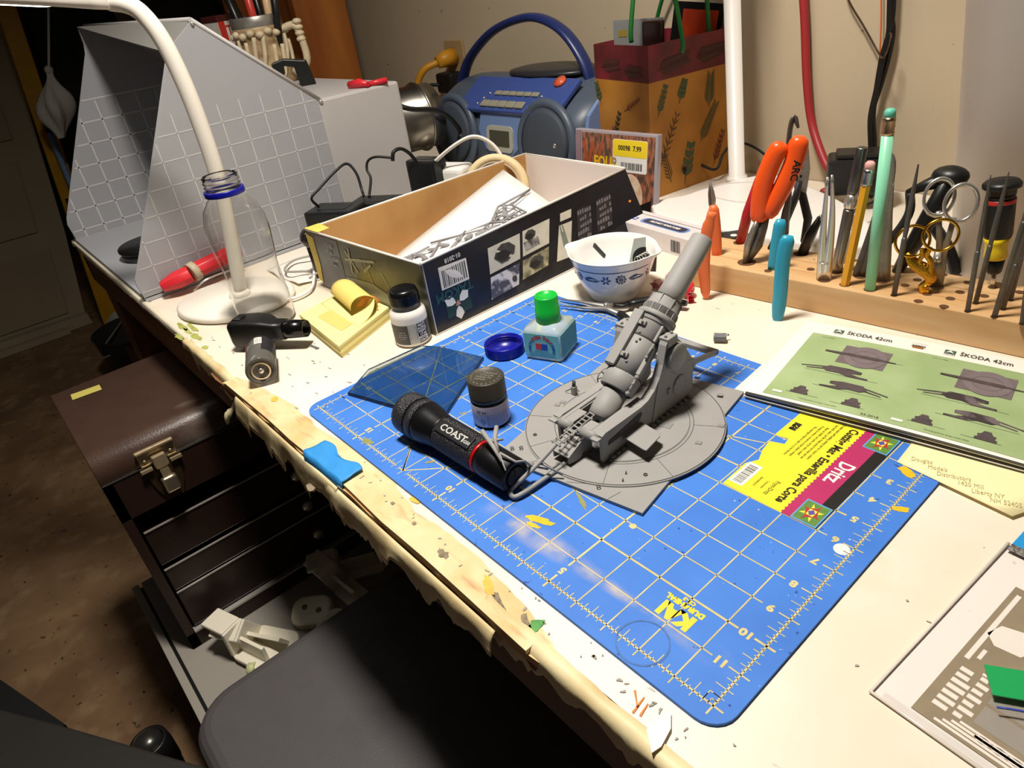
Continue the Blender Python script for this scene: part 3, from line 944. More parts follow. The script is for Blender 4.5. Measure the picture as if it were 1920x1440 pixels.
# side step
stp = [(0.0228, -0.0295, 0.0160), (0.0468, -0.0334, 0.0160), (0.0495, -0.0330, 0.0160), (0.0470, -0.0117, 0.0160), (0.0446, -0.0082, 0.0160), (0.0219, -0.0047, 0.0160)]
xs = GO('foot_step', MB().prism([(p[0], p[1]) for p in stp], .0152, .0164), None, None, 0.0003)
GO('step_bracket', MB().b2(.0234, .0250, -.030, -.006, .0135, .0155), m_gr2, xs)
GO('frame_slot', MB().prism([(-.0475, .0180), (-.0100, .0180), (-.0040, .0235), (-.0050, .0262), (-.0475, .0215)], .0235, .0239, MX), m_line, xs)

# loading chute in front of the breech: ladder of links, ending in the tow tube
PA = Vector((0.0000, -0.0377, 0.0333))
PB = Vector((-0.0040, -0.0767, 0.0253))
ch = (PB - PA)
cd = ch.normalized()
cx_ = cd.cross(Vector((0, 0, 1))).normalized()
lad = GO('loading_chute', MB().cyl(PA + cx_ * .0026, PB + cx_ * .0026, .0006, .0006, 6).cyl(PA - cx_ * .0026, PB - cx_ * .0026, .0006, .0006, 6))
for k in range(10):
    p = PA + ch * (k / 9)
    GO('link', MB().cyl(p - cx_ * .0034, p + cx_ * .0034, .0007, .0007, 6), None, lad)
    if k in (1, 4, 5, 6, 8, 9):
        GO('link_pin', MB().ball(tuple(p + cx_ * .0042), .0012, None, 8, 6).ball(tuple(p - cx_ * .0042), .0012, None, 8, 6), m_gr2, lad)
for k in (4.3, 5.6):
    p = PA + ch * (k / 9) + Vector((0, 0, .0004))
    GO('yoke', MB().tube([p - cx_ * .0052 + cd * .002, p - cx_ * .004 - cd * .001, p + cx_ * .004 - cd * .001, p + cx_ * .0052 + cd * .002], .0008, 6), None, lad)
# loading tray bracket that carries the chute
bk0 = (0.0001, -0.0820, 0.0050)
tray = MB()
tray.prism([(-.0740, .0075), (-.0640, .0050), (-.0600, .0055), (-.0575, .0090), (-.0535, .0095), (-.0520, .0052), (-.0460, .0052), (-.0460, .0230), (-.0500, .0238), (-.0740, .0135)], -.0120, -.0106, MX)
tray.prism([(-.0740, .0075), (-.0640, .0050), (-.0600, .0055), (-.0575, .0090), (-.0535, .0095), (-.0520, .0052), (-.0460, .0052), (-.0460, .0230), (-.0500, .0238), (-.0740, .0135)], .0040, .0054, MX)
tray.prism([(-.0740, .0125), (-.0740, .0138), (-.0500, .0240), (-.0460, .0232), (-.0460, .0222), (-.0500, .0230)], -.0120, .0054, MX)
tr = GO('loading_bracket', tray, None, None, 0.0003)
GO('bracket_arc', MB().lathe([(.0075, 0), (.0075, .0022), (.0056, .0022), (.0056, 0)], 24, T(-.0035, -.0490, .0245), False, False, True, PI, 2 * PI), None, tr)
# rammer tube bent into a loop in front, with its cross handles
def w2l(p):
    return tuple(ROOTM[gun.name].inverted() @ Vector(p))
loop = [(-0.2066, 0.0873, 0.0240), (-0.2057, 0.0666, 0.0180), (-0.2067, 0.0527, 0.0130), (-0.2096, 0.0440, 0.0080), (-0.2107, 0.0394, 0.0045), (-0.2065, 0.0372, 0.0035), (-0.2035, 0.0390, 0.0035), (-0.2019, 0.0469, 0.0040), (-0.2014, 0.0663, 0.0045), (-0.2017, 0.0872, 0.0052), (-0.2025, 0.0982, 0.0056)]
tow = GO('tow_loop', MB().tube([w2l(p) for p in curve(loop, 6)], .0019, 10))
hubp = w2l((-0.2096, 0.0615, 0.0165))
hub = GO('hub', MB().ball(hubp, .0034, None, 10, 8), m_gr2, tow)
GO('hub_ring', MB().torus((0, 0, 0), .0032, .0008, frame(hubp, Vector(w2l((-0.2067, 0.0527, 0.0130))) - Vector(w2l((-0.2066, 0.0873, 0.0240)))), 16, 6), m_gr2, tow)
for pl_, r in (([(-0.2081, 0.0603, 0.0180), (-0.2060, 0.0534, 0.0280), (-0.2070, 0.0461, 0.0310), (-0.2217, 0.0432, 0.0340)], .0010), ([(-0.2090, 0.0621, 0.0170), (-0.2048, 0.0689, 0.0160), (-0.1916, 0.0774, 0.0070)], .0009), ([(-0.2090, 0.0635, 0.0150), (-0.2011, 0.0715, 0.0110)], .0008)):
    GO('cross_handle', MB().tube([w2l(p) for p in pl_], r, 8), None, tow)
for pl_, r in (([(-0.2453, 0.0463, 0.0420), (-0.2268, 0.0418, 0.0380), (-0.2123, 0.0368, 0.0340)], [.0020, .0017, .0006]), ([(-0.2407, 0.0573, 0.0420), (-0.2331, 0.0489, 0.0400), (-0.2222, 0.0420, 0.0340)], [.0018, .0020, .0014]), ([(-0.2243, 0.0437, 0.0340), (-0.2052, 0.0345, 0.0310)], [.0010, .0006]), ([(-0.2297, 0.0472, 0.0400), (-0.2283, 0.0527, 0.0380)], [.0013, .0009])):
    GO('rammer_head', MB().tube([w2l(p) for p in pl_], r, 8), None, tow)

# ================================================================== things on the mat
m_blk = M('black_plastic', '#141414', 0.4)
m_white = M('white_plastic', '#eeebe6', 0.4)
m_chrome = M('bright_steel', '#d6d2cb', 0.25, 0.85)
m_steel = M('worn_steel', '#a39e96', 0.4, 0.7, var=0.2, scale=80)
m_dsteel = M('dark_steel', '#6a6560', 0.45, 0.6, var=0.25, scale=90)
def bars_mb(x0, x1, y0, y1, z, m, seed, along='x', wmin=.004, wmax=.02):
    mb = MB()
    t = 0.0
    k = seed
    while t < 1:
        w = wmin + (wmax - wmin) * jag[k % 400]
        e = min(1, t + w * 2)
        if along == 'x':
            mb.poly([(x0 + (x1 - x0) * t, y0, z), (x0 + (x1 - x0) * e, y0, z), (x0 + (x1 - x0) * e, y1, z), (x0 + (x1 - x0) * t, y1, z)], m)
        else:
            mb.poly([(x0, y0 + (y1 - y0) * t, z), (x1, y0 + (y1 - y0) * t, z), (x1, y0 + (y1 - y0) * e, z), (x0, y0 + (y1 - y0) * e, z)], m)
        t = e + wmin * 2 + (wmax - wmin) * 2 * jag[(k + 77) % 400]
        k += 1
    return mb
def wrapped(prof_r, z0, z1, a0, a1, n=16):
    """patch of a cylinder wall"""
    mb = MB()
    vs = []
    for i in range(n + 1):
        a = a0 + (a1 - a0) * i / n
        vs += [(prof_r * math.cos(a), prof_r * math.sin(a), z0), (prof_r * math.cos(a), prof_r * math.sin(a), z1)]
    mb.add(vs, [(i * 2, i * 2 + 2, i * 2 + 3, i * 2 + 1) for i in range(n)], None, True)
    return mb
def bend(mb, r, a0, flip=1):
    """wrap flat lettering (x along, y up) around a cylinder of radius r; x=0 sits at angle a0"""
    o = MB()
    o.f = mb.f
    o.sm = mb.sm
    o.v = [((r + z) * math.cos(a0 + flip * x / r), (r + z) * math.sin(a0 + flip * x / r), y) for x, y, z in mb.v]
    return o

# ------------------------------------------------------------------ flashlight
fl = thing('flashlight', 'black knurled aluminium flashlight with a red ring lying on the mat', 'flashlight', (-0.275, 0.044, 0.0))
TA = Vector((-0.2105, 0.0462, 0.0150))
TB = Vector((-0.3490, 0.0400, 0.0193))
FM = frame(TA, TB - TA, (0, 0, 1))
FLEN = (TB - TA).length
m_alu = M('black_anodised', '#17171a', 0.36, 0.55)
m_knurl = M('knurled_black', '#3a3a3d', 0.4, 0.6)
def knurl(m, sc):
    nt = m.node_tree
    b = nt.nodes['Principled BSDF']
    tc = nt.nodes.new('ShaderNodeTexCoord')
    w1 = nt.nodes.new('ShaderNodeTexVoronoi')
    w1.inputs['Scale'].default_value = sc
    bp = nt.nodes.new('ShaderNodeBump')
    bp.inputs['Strength'].default_value = 0.9
    bp.inputs['Distance'].default_value = 0.0007
    nt.links.new(tc.outputs['Object'], w1.inputs['Vector'])
    nt.links.new(w1.outputs['Distance'], bp.inputs['Height'])
    nt.links.new(bp.outputs[0], b.inputs['Normal'])
knurl(m_knurl, 900)
O('tail_cap', MB().lathe([(.0001, .0012), (.0090, .0012), (.0100, .0), (.0124, .0), (.0142, .0014), (.0146, .030), (.0141, .0355)], 48, FM), m_alu, fl)
O('tail_switch', MB().lathe([(.0085, .0012), (.0080, -.0006), (.0001, -.0012)], 32, FM), M('rubber_black', '#0c0c0d', 0.7), fl)
O('red_ring', MB().lathe([(.0140, .0355), (.0145, .0358), (.0145, .0382), (.0140, .0385)], 48, FM), M('red_anodised', '#c01818', 0.3, 0.4), fl)
# diamond knurling as real facets
kn = MB()
n_a, n_l = 44, 46
vs = []
for i in range(n_l + 1):
    s_ = .0388 + (.0875 - .0388) * i / n_l
    for k in range(n_a):
        a = 2 * PI * (k + 0.5 * (i % 2)) / n_a
        r = .0145 + (.0006 if (i % 2) else 0.0)
        vs.append((r * math.cos(a), r * math.sin(a), s_))
fs = []
for i in range(n_l):
    for k in range(n_a):
        fs.append((i * n_a + k, i * n_a + (k + 1) % n_a, (i + 1) * n_a + (k + 1) % n_a, (i + 1) * n_a + k))
kn.add(vs, fs, FM)
bodyo = O('grip', kn, m_knurl, fl)
O('bezel_neck', MB().lathe([(.0146, .0870), (.0149, .0890), (.0161, .0960), (.0180, .1045), (.0186, .1090), (.0187, .1130)], 48, FM), m_alu, fl)
hd = MB()
O('head_band', MB().lathe([(.0185, .1128), (.0192, .1132), (.0193, .1205), (.0186, .1210)], 64, FM), m_knurl, fl)
O('head_groove', MB().lathe([(.0181, .1208), (.0181, .1235)], 48, FM, True, False), m_alu, fl)
O('head_band', MB().lathe([(.0186, .1232), (.0193, .1237), (.0193, FLEN - .003), (.0188, FLEN), (.0165, FLEN), (.0160, FLEN - .004), (.0001, FLEN - .004)], 64, FM), m_knurl, fl)
# smooth logo flat on the grip, turned towards the camera
ang = None
fx, fy = FM.to_3x3() @ Vector((1, 0, 0)), FM.to_3x3() @ Vector((0, 1, 0))
want = (Vector((0, -0.38, 0.92))).normalized()
ang = math.atan2(want.dot(fy), want.dot(fx))
flat = MB().b2(.0125, .0156, -.0056, .0056, .0430, .0860, FM @ rotm('Z', ang))
fp = O('logo_flat', flat, M('satin_black', '#1b1b1d', 0.45, 0.3), fl, True, .0006)
LM = FM @ rotm('Z', ang) @ T(.01500, 0, .0685) @ Matrix(((0, 0, 1, 0), (0, -1, 0, 0), (1, 0, 0, 0), (0, 0, 0, 1))) 
# lettering reads from head to tail
LM = FM @ rotm('Z', ang) @ T(.01568, 0, .0650) @ Matrix(((0, 0, 1, 0), (0, 1, 0, 0), (-1, 0, 0, 0), (0, 0, 0, 1)))
tx = MB().text('COAST', .0085, LM, sx=1.15, bold=.00018)
tx.text('G50', .0038, LM @ T(.0178, -.0012, 0), sx=1.1, bold=.0001)
O('lettering', tx, M('silver_print', '#cfcdc6', 0.4, 0.4), fp)

# ------------------------------------------------------------------ paint jar, drab
jr = thing('paint_jar', 'small paint jar with a dark drab cap and printed label beside the flashlight', 'paint jar', (-0.3025, 0.0965, 0.0))
JW = T(-0.3025, 0.0965, 0)
CAMA = math.atan2(-0.193 - 0.0965, 0.125 + 0.3025)
O('jar_glass', MB().lathe([(.0001, .0004), (.0150, .0004), (.0164, .0018), (.0166, .0250), (.0150, .0275), (.0140, .0290)], 48, JW), M('dark_paint_glass', '#191914', 0.15), jr)
lb_ = O('paper_label', MB().lathe([(.0167, .0030), (.0168, .0032), (.0168, .0236), (.0167, .0238)], 48, JW), M('label_lilac', '#c9c0cb', 0.5), jr)
tx = MB()
for k in range(11):
    tx.add(bend(MB().text('ACRYLIC PAINT  DANGER  FLAMMABLE  KEEP AWAY' if k % 2 else 'HIGHLY FLAMMABLE LIQUID AND VAPOUR  READ', .0018, T(.0085, .0215 - k * .00165, 0), sx=.50), .0169, CAMA).v, [], None)
tx = MB()
for k in range(11):
    q = bend(MB().text('ACRYLIC PAINT DANGER FLAMMABLE KEEP' if k % 2 else 'HIGHLY FLAMMABLE LIQUID AND VAPOUR', .0019, T(.0062, .0215 - k * .00165, 0), sx=.62), .01692, CAMA)
    tx.add(q.v, q.f, JW)
O('fine_print', tx, M('print_rose', '#7a6070', 0.6), lb_)
q = bend(MB().text('XF-56', .0040, T(-.0095, .0185, 0), sx=.9, bold=.00012), .01694, CAMA)
q2 = bend(MB().text('METALLIC GREY', .0014, T(-.0095, .0158, 0), sx=.9), .01694, CAMA)
q3 = bend(MB().lathe([(.0021, 0), (.0026, 0)], 4, T(-.0090, .0085, 0) @ Matrix.Diagonal((1, 1.3, 1, 1)), False, False), .01694, CAMA)
q4 = bend(MB().text('18', .0024, T(-.0090, .0085, 0)), .01694, CAMA)
tx = MB()
for q_ in (q, q2, q3, q4):
    tx.add(q_.v, q_.f, JW)
O('lettering', tx, M('print_black', '#1a1620', 0.5), lb_)
cp = O('cap', MB().lathe([(.0158, .0262), (.0166, .0268), (.0168, .0300), (.0166, .0305), (.0167, .0455), (.0160, .0466), (.0150, .0466), (.0146, .0461), (.0001, .0461)], 56, JW), M('drab_cap', '#3b372e', 0.45), jr)
tx = MB()
for k in range(20):
    a = 2 * PI * k / 20
    tx.text('ACRYLICPAINTMATMODEL'[k], .0030, JW @ T(.0125 * math.cos(a), .0125 * math.sin(a), .0463) @ rotm('Z', a - PI / 2))
for k, s_ in enumerate(('TAMIYA', 'COLOR', 'MADE IN', 'JAPAN')):
    tx.text(s_, .0034, JW @ T(0.0, .0060 - k * .004, .0463) @ rotm('Z', 0.45), sx=1.1)
O('embossing', tx, M('cap_highlight', '#8b877c', 0.5), cp)

# ------------------------------------------------------------------ smoked glass pane
gp = [(-0.4520, 0.0310, 0.0000), (-0.3423, 0.0506, 0.0000), (-0.3947, 0.1614, 0.0000), (-0.4566, 0.1447, 0.0000), (-0.4740, 0.1365, 0.0000)]
m_glass = M('smoked_glass', (0.55, 0.64, 0.66), 0.03, trans=1.0, ior=1.3)
gpane = MB().prism([(-.4525, .0310), (-.3360, .0640), (-.3955, .1610), (-.4560, .1450), (-.4740, .1345), (-.4770, .0690)], .0004, .0040)
gpo = O('glass_pane', gpane, m_glass)
tag(gpo, 'smoked glass pane with a dark edge lying on the mat corner', 'glass pane')
ed = MB()
for a, b in (((-.4525, .0308), (-.3360, .0638)), ((-.3360, .0638), (-.3955, .1612))):
    a, b = Vector((*a, 0)), Vector((*b, 0))
    n = (b - a).normalized().cross(Vector((0, 0, 1))) * .0007
    ed.add([tuple(a + n + Vector((0, 0, .0004))), tuple(b + n + Vector((0, 0, .0004))), tuple(b + n + Vector((0, 0, .0042))), tuple(a + n + Vector((0, 0, .0042)))], [(0, 1, 2, 3)])
O('dark_edge', ed, M('edge_maroon', '#3a1a1e', 0.3), gpo)

# ------------------------------------------------------------------ blue screw cap
BC = (-0.3895, 0.1860, 0.0)
bcap = thing('bottle_cap', 'dark blue plastic screw cap standing open side up beside the cement bottle', 'bottle cap', BC)
m_bcap = M('royal_blue_plastic', '#10148c', 0.3)
O('cap_shell', MB().lathe([(.0001, .0006), (.0195, .0006), (.0205, .0016), (.0208, .0120), (.0202, .0126), (.0192, .0122), (.0190, .0022), (.0001, .0018)], 64, T(*BC)), m_bcap, bcap)
O('screw_thread', MB().torus((0, 0, .0085), .0190, .0005, T(*BC), 48, 6).torus((0, 0, .0058), .0190, .0005, T(*BC), 48, 6), m_bcap, bcap)
for k in range(60):
    a = 2 * PI * k / 60
    if -2.6 < ((a + PI) % (2 * PI) - PI) < 0.8:
        O('grip_rib', MB().b2(.0204, .0211, -.0004, .0004, .002, .0115, T(*BC) @ rotm('Z', a)), m_bcap, bcap)

# ------------------------------------------------------------------ square cement bottle
CB = (-0.3500, 0.2170, 0.0)
CR = math.radians(21.7)
cb = thing('cement_bottle', 'square glass cement bottle with a bright green cap and aqua label', 'glue bottle', CB, CR)
m_cg = M('clear_bottle_glass', (0.72, 0.82, 0.76), 0.08, trans=0.55, ior=1.3)
def sq(h, r, z, n=4):
    return [(x, y, z) for x, y in rrect(-h, h, -h, h, r, n)]
def loft(rings, cap0=True, cap1=True):
    mb = MB()
    k = len(rings[0])
    vs = [p for r in rings for p in r]
    fs = [(i * k + j, i * k + (j + 1) % k, (i + 1) * k + (j + 1) % k, (i + 1) * k + j) for i in range(len(rings) - 1) for j in range(k)]
    mb.add(vs, fs, None, True)
    if cap0:
        mb.f.append(tuple(range(k - 1, -1, -1)))
        mb.sm.append(False)
    if cap1:
        o = (len(rings) - 1) * k
        mb.f.append(tuple(range(o, o + k)))
        mb.sm.append(False)
    return mb
def cr(r, z):
    return [(r * math.cos(a), r * math.sin(a), z) for a in [math.atan2(y, x) for x, y in rrect(-1, 1, -1, 1, .25, 4)]]
O('bottle_glass', loft([sq(.0185, .003, .0004), sq(.0202, .0035, .0018), sq(.0206, .0035, .0300), sq(.0196, .004, .0335), cr(.0125, .0375), cr(.0098, .0385), cr(.0098, .0430)]), m_cg, cb, False)
m_aq = M('aqua_label', '#7fc4b0', 0.5, var=0.05, scale=100)
lbf = O('front_label', MB().b2(-.0192, .0192, -.0212, -.0208, .0045, .0305), m_aq, cb, False)
O('side_label', MB().b2(.0208, .0212, -.0192, .0192, .0045, .0305), m_aq, cb, False)
wv = MB()
for k in range(13):
    z = .0060 + k * .0019
    wv.add([(.0214, -.019 + j * .00475, z + (.0006 if j % 2 else 0)) for j in range(9)] + [(.0214, -.019 + j * .00475, z + .0006 + (.0006 if j % 2 else 0)) for j in range(9)], [(j, j + 1, j + 10, j + 9) for j in range(8)])
O('wavy_print', wv, M('teal_ink', '#2f7f74', 0.5), cb, False)
FT = Matrix(((1, 0, 0, 0), (0, 0, 1, -.0214), (0, 1, 0, 0), (0, 0, 0, 1)))
def arctext(body, size, r, c, a0, a1, m, bold=0.0):
    mb = MB()
    n = len(body)
    for i, chh in enumerate(body):
        if chh == ' ':
            continue
        a = a0 + (a1 - a0) * (i / (n - 1))
        mb.text(chh, size, m @ T(c[0] + r * math.cos(a), c[1] + r * math.sin(a), 0) @ rotm('Z', a - PI / 2), bold=bold)
    return mb
O('lettering', arctext('EXTRA THIN', .0052, .0122, (0, .0150), math.radians(138), math.radians(42), FT, .0002), M('print_red', '#c5362c', 0.5), lbf, False)
t2 = arctext('TAMIYA', .0042, .0132, (0, .0140), math.radians(196), math.radians(148), FT, .00012)
t3 = arctext('CEMENT', .0042, .0132, (0, .0140), math.radians(32), math.radians(-16), FT, .00012)
t2.add(t3.v, t3.f)
for k, s_ in enumerate(('FLAMMABLE LIQUID', 'Keep away from heat and children', 'Liquid cement for plastic models', 'TAMIYA INC. MADE IN JAPAN 40ml')):
    t2.text(s_, .0021, FT @ T(0, .0102 - k * .0017, 0), sx=.95)
O('lettering', t2, M('print_blue', '#1f4f9a', 0.5), lbf, False)
def star(cx, cy, R, m):
    return MB().poly([(cx + (R if k % 2 == 0 else R * .4) * math.cos(PI / 2 + PI * k / 5), cy + (R if k % 2 == 0 else R * .4) * math.sin(PI / 2 + PI * k / 5), .0003) for k in range(10)], m)
def twin_star(parent, m, s=1.0, world=False):
    O('logo_red', MB().b2(-.0065 * s, 0, -.0035 * s, .0035 * s, 0, .0002, m), M('logo_red', '#d03a34', 0.5), parent, world)
    O('logo_blue', MB().b2(0, .0065 * s, -.0035 * s, .0035 * s, 0, .0002, m), M('logo_blue', '#23479e', 0.5), parent, world)
    st = star(-.0033 * s, 0, .0030 * s, m)
    st2 = star(.0033 * s, 0, .0030 * s, m)
    st.add(st2.v, st2.f)
    O('logo_stars', st, M('logo_white', '#f3f0ea', 0.5), parent, world)
twin_star(lbf, FT @ T(0, .0165, 0))
m_gcap = M('green_cap_plastic', '#13b33c', 0.35, sss=0.15)
O('cap', MB().lathe([(.0117, .0362), (.0120, .0358), (.0128, .0370), (.0126, .0500), (.0120, .0510), (.0118, .0630), (.0112, .0645), (.0104, .0645), (.0102, .0632), (.0001, .0628)], 48), m_gcap, cb, False)

# ------------------------------------------------------------------ white dropper bottle with black cap
WB = (-0.5020, 0.1435, TZ)
wb = thing('paint_bottle', 'small white bottle with a ribbed black screw cap standing by the kit box', 'paint bottle', WB)
WM = T(*WB)
CAMW = math.atan2(-0.193 - 0.1435, 0.125 + 0.502)
O('bottle_body', MB().lathe([(.0001, .0004), (.0175, .0004), (.0200, .0025), (.0206, .0060), (.0206, .0350), (.0196, .0395), (.0158, .0425), (.0145, .0440)], 48, WM), M('milky_plastic', '#e7e2dc', 0.35), wb)
wl = wrapped(.0208, .0050, .0285, CAMW - 1.5, CAMW + 1.5, 40)
wlo = O('label', MB().add([tuple(WM @ Vector(p)) for p in wl.v], wl.f, None, True), M('label_grey', '#54524f', 0.5), wb)
for a_, b_, colr, nm in ((-.20, .30, '#c9c6c0', 'barcode_panel'), (.30, 1.0, '#15161f', 'text_panel')):
    w_ = wrapped(.0210, .0050, .0285, CAMW + a_, CAMW + b_, 14)
    O(nm, MB().add([tuple(WM @ Vector(p)) for p in w_.v], w_.f, None, True), M('label_' + nm, colr, 0.5), wlo)
q = bend(bars_mb(-.0032, .0052, 0, .019, 0, T(0, .007, 0), 5, 'y', .012, .05), .0211, CAMW)
tx = MB().add(q.v, q.f, WM)
O('bars', tx, M('bar_black', '#161412', 0.5), wlo)
tx = MB()
for k, s_ in enumerate(('MATT', 'ACRYL', 'PAINT', '17 ml', 'MODEL', 'COLOR')):
    q = bend(MB().text(s_, .0040, T(.0125, .0260 - k * .0037, 0), sx=.95, bold=.0002), .0211, CAMW)
    tx.add(q.v, q.f, WM)
for k, s_ in enumerate(('Made in EU', 'non toxic acrylic', 'shake well before', 'use  18 ml')):
    q = bend(MB().text(s_, .0018, T(-.0120, .0200 - k * .0026, 0), sx=.9), .0211, CAMW)
    tx.add(q.v, q.f, WM)
O('lettering', tx, M('print_white', '#e9e6e0', 0.5), wlo)
cpw = O('cap', MB().lathe([(.0150, .0415), (.0158, .0418), (.0158, .0480), (.0162, .0484), (.0162, .0600), (.0152, .0640), (.0120, .0655), (.0001, .0660)], 48, WM), M('cap_black', '#0e0e10', 0.28), wb)
for k in range(48):
    a = 2 * PI * k / 48
    O('cap_rib', MB().b2(.0160, .0167, -.0005, .0005, .0488, .0595, WM @ rotm('Z', a)), M('cap_black', '#0e0e10', 0.28), cpw)

# ------------------------------------------------------------------ sticky note pad with curled sheets
m_note = M('sticky_yellow', '#efe39a', 0.7, var=0.04, scale=20)
PD = [Vector((-.6600, .0800, TZ)), Vector((-.5360, .0690, TZ)), Vector((-.5760, .1600, TZ)), Vector((-.6800, .1590, TZ))]
pad = thing('sticky_note_pad', 'pale yellow sticky note pad with curled top sheets', 'note pad', (-0.61, 0.115, TZ))
def pad_pt(u, v, z):
    p = PD[0].lerp(PD[1], u).lerp(PD[3].lerp(PD[2], u), v)
    return (p.x, p.y, TZ + z)
for k in range(6):
    z0, z1 = .0003 + k * .0026, .0003 + (k + 1) * .0026 - .0002
    e = .0012 * jag[k + 5]
    vs = [pad_pt(*p) for p in ((0, 0, z0), (1, 0, z0), (1, 1, z0), (0, 1, z0), (0, 0, z1), (1, 0, z1), (1, 1, z1), (0, 1, z1))]
    vs = [(x + e, y - e, z) for x, y, z in vs]
    O('page_block', MB().add(vs, [(3, 2, 1, 0), (4, 5, 6, 7), (0, 1, 5, 4), (1, 2, 6, 5), (2, 3, 7, 6), (3, 0, 4, 7)]), m_note, pad)
def curl(R0, lift, u0, u1, v0, v1, twist):
    def fn(u, v):
        uu = u0 + (u1 - u0) * u
        vv = v0 + (v1 - v0) * v
        x, y, z = pad_pt(uu, vv, .0158)
        k = v
        ang_ = k * lift * (1 + twist * (u - .5))
        return (x + .010 * k * k * twist, y - (vv - v0) * .045 * (k - .3), z + R0 * (1 - math.cos(ang_)) * (1 - .35 * u))
    return fn
O('curled_sheet', MB().sheet(curl(.030, 1.1, .05, .95, .40, 1.05, .5), 14, 14), m_note, pad, solid=.0012)
m_note2 = M('sticky_deep_yellow', '#f2d878', 0.7, var=0.06, scale=20)
def roll(u, v):
    """front sheets rolled into a flat arch"""
    base = Vector(pad_pt(.20 + .62 * u, .80 - .12 * u, .018))
    a = PI * (.02 + 1.25 * v)
    r = .0170
    off = Vector((-.35 * r * math.cos(a), -.9 * r * math.cos(a), r * (.9 * math.sin(a) + .35)))
    return tuple(base + off)
O('rolled_sheet', MB().sheet(roll, 8, 18), m_note2, pad, solid=.0005)
def ofan(u, v):
    base = Vector(pad_pt(.76, .78, .017))
    a = PI * (.1 + .85 * v)
    r = .0155 * u
    return tuple(base + Vector((-.30 * r * math.cos(a) + .004, -.9 * r * math.cos(a), r * math.sin(a) + .002)))
O('orange_sheet', MB().sheet(ofan, 6, 14), M('orange_note', '#d98e3e', 0.6, col2='#b56e28', scale=220, lo=.3, hi=.5), pad, solid=.0004)
O('shaded_sheet', MB().poly([pad_pt(.28, .16, .0161), pad_pt(.80, .20, .0161), pad_pt(.86, .62, .0161), pad_pt(.30, .62, .0161)]), M('note_painted_shade', '#d3c470', 0.7), pad)  # pad yellow darkened, shade on the top page painted in

# ------------------------------------------------------------------ torch lighter
tl = thing('torch_lighter', 'black torch lighter with a clear fuel tank lying at the bench edge', 'lighter', (-0.60, 0.005, TZ))
A1, A2 = Vector((-.642, .0215, .0158)), Vector((-.551, -.0165, .0158))
TM = frame(A2, A1 - A2, (0, 0, 1))
O('tank', MB().lathe([(.0001, .0020), (.0120, .0020), (.0126, .0), (.0152, .0), (.0160, .0012), (.0160, .052), (.0150, .056)], 40, TM), M('smoky_tank', (0.42, 0.40, 0.35), 0.08, trans=0.75, ior=1.3), tl)
O('tank_liner', MB().lathe([(.0001, .0300), (.0146, .0300), (.0150, .0320), (.0150, .0600)], 40, TM), M('grey_core', '#2d2b2a', 0.5), tl)
O('valve', MB().lathe([(.0001, -.0006), (.0022, -.0006), (.0030, .0006), (.0036, .0030), (.0036, .012)], 24, TM).lathe([(.0085, .0005), (.0100, .0005)], 32, TM, False, False), m_chrome, tl)
wl = wrapped(.01615, .0225, .0560, 0.3, 3.6, 30)
lo_ = O('tank_label', MB().add([tuple(TM @ Vector(p)) for p in wl.v], wl.f, None, True), M('lighter_label', '#26252a', 0.45), tl)
ca = math.atan2((TM.to_3x3().inverted() @ Vector((.45, -.45, .77))).y, (TM.to_3x3().inverted() @ Vector((.45, -.45, .77))).x)
wl = wrapped(.0163, .0370, .0530, ca + .15, ca + .65, 8)
O('barcode', MB().add([tuple(TM @ Vector(p)) for p in wl.v], wl.f, None, True), M('barcode_white', '#efe9df', 0.5), lo_)
q = MB()
for k in range(9):
    w_ = wrapped(.01636, .0385, .0515, ca + .19 + k * .048, ca + .19 + k * .048 + .012 + .016 * jag[k], 2)
    q.add([tuple(TM @ Vector(p)) for p in w_.v], w_.f)
O('bars', q, M('bar_black', '#161412', 0.5), lo_)
wl = wrapped(.0163, .0240, .0540, ca - .75, ca - .55, 6)
O('red_stripe', MB().add([tuple(TM @ Vector(p)) for p in wl.v], wl.f, None, True), M('lighter_red', '#8c2224', 0.5), lo_)
H1, H2 = Vector((-.672, .0035, .0190)), Vector((-.6230, .0400, .0200))
HM = frame(H1, H2 - H1, (0, 0, 1))
hl = (H2 - H1).length
O('head_body', loft([[tuple(HM @ Vector((x, y, z))) for x, y, z in sq(h, .005, z_)] for h, z_ in ((.0130, 0), (.0160, .004), (.0165, .030), (.0150, .046), (.0110, .056), (.0105, hl + .008))]), m_blk, tl)
O('nozzle', MB().lathe([(.0105, hl + .008), (.0112, hl + .010), (.0100, hl + .034), (.0085, hl + .034), (.0085, hl + .02), (.0001, hl + .02)], 28, HM), M('nozzle_black', '#0b0b0b', 0.22), tl)
O('trigger', MB().b2(.006, .0175, -.006, .006, .004, .018, HM), M('nozzle_black', '#0b0b0b', 0.22), tl, True, .002)
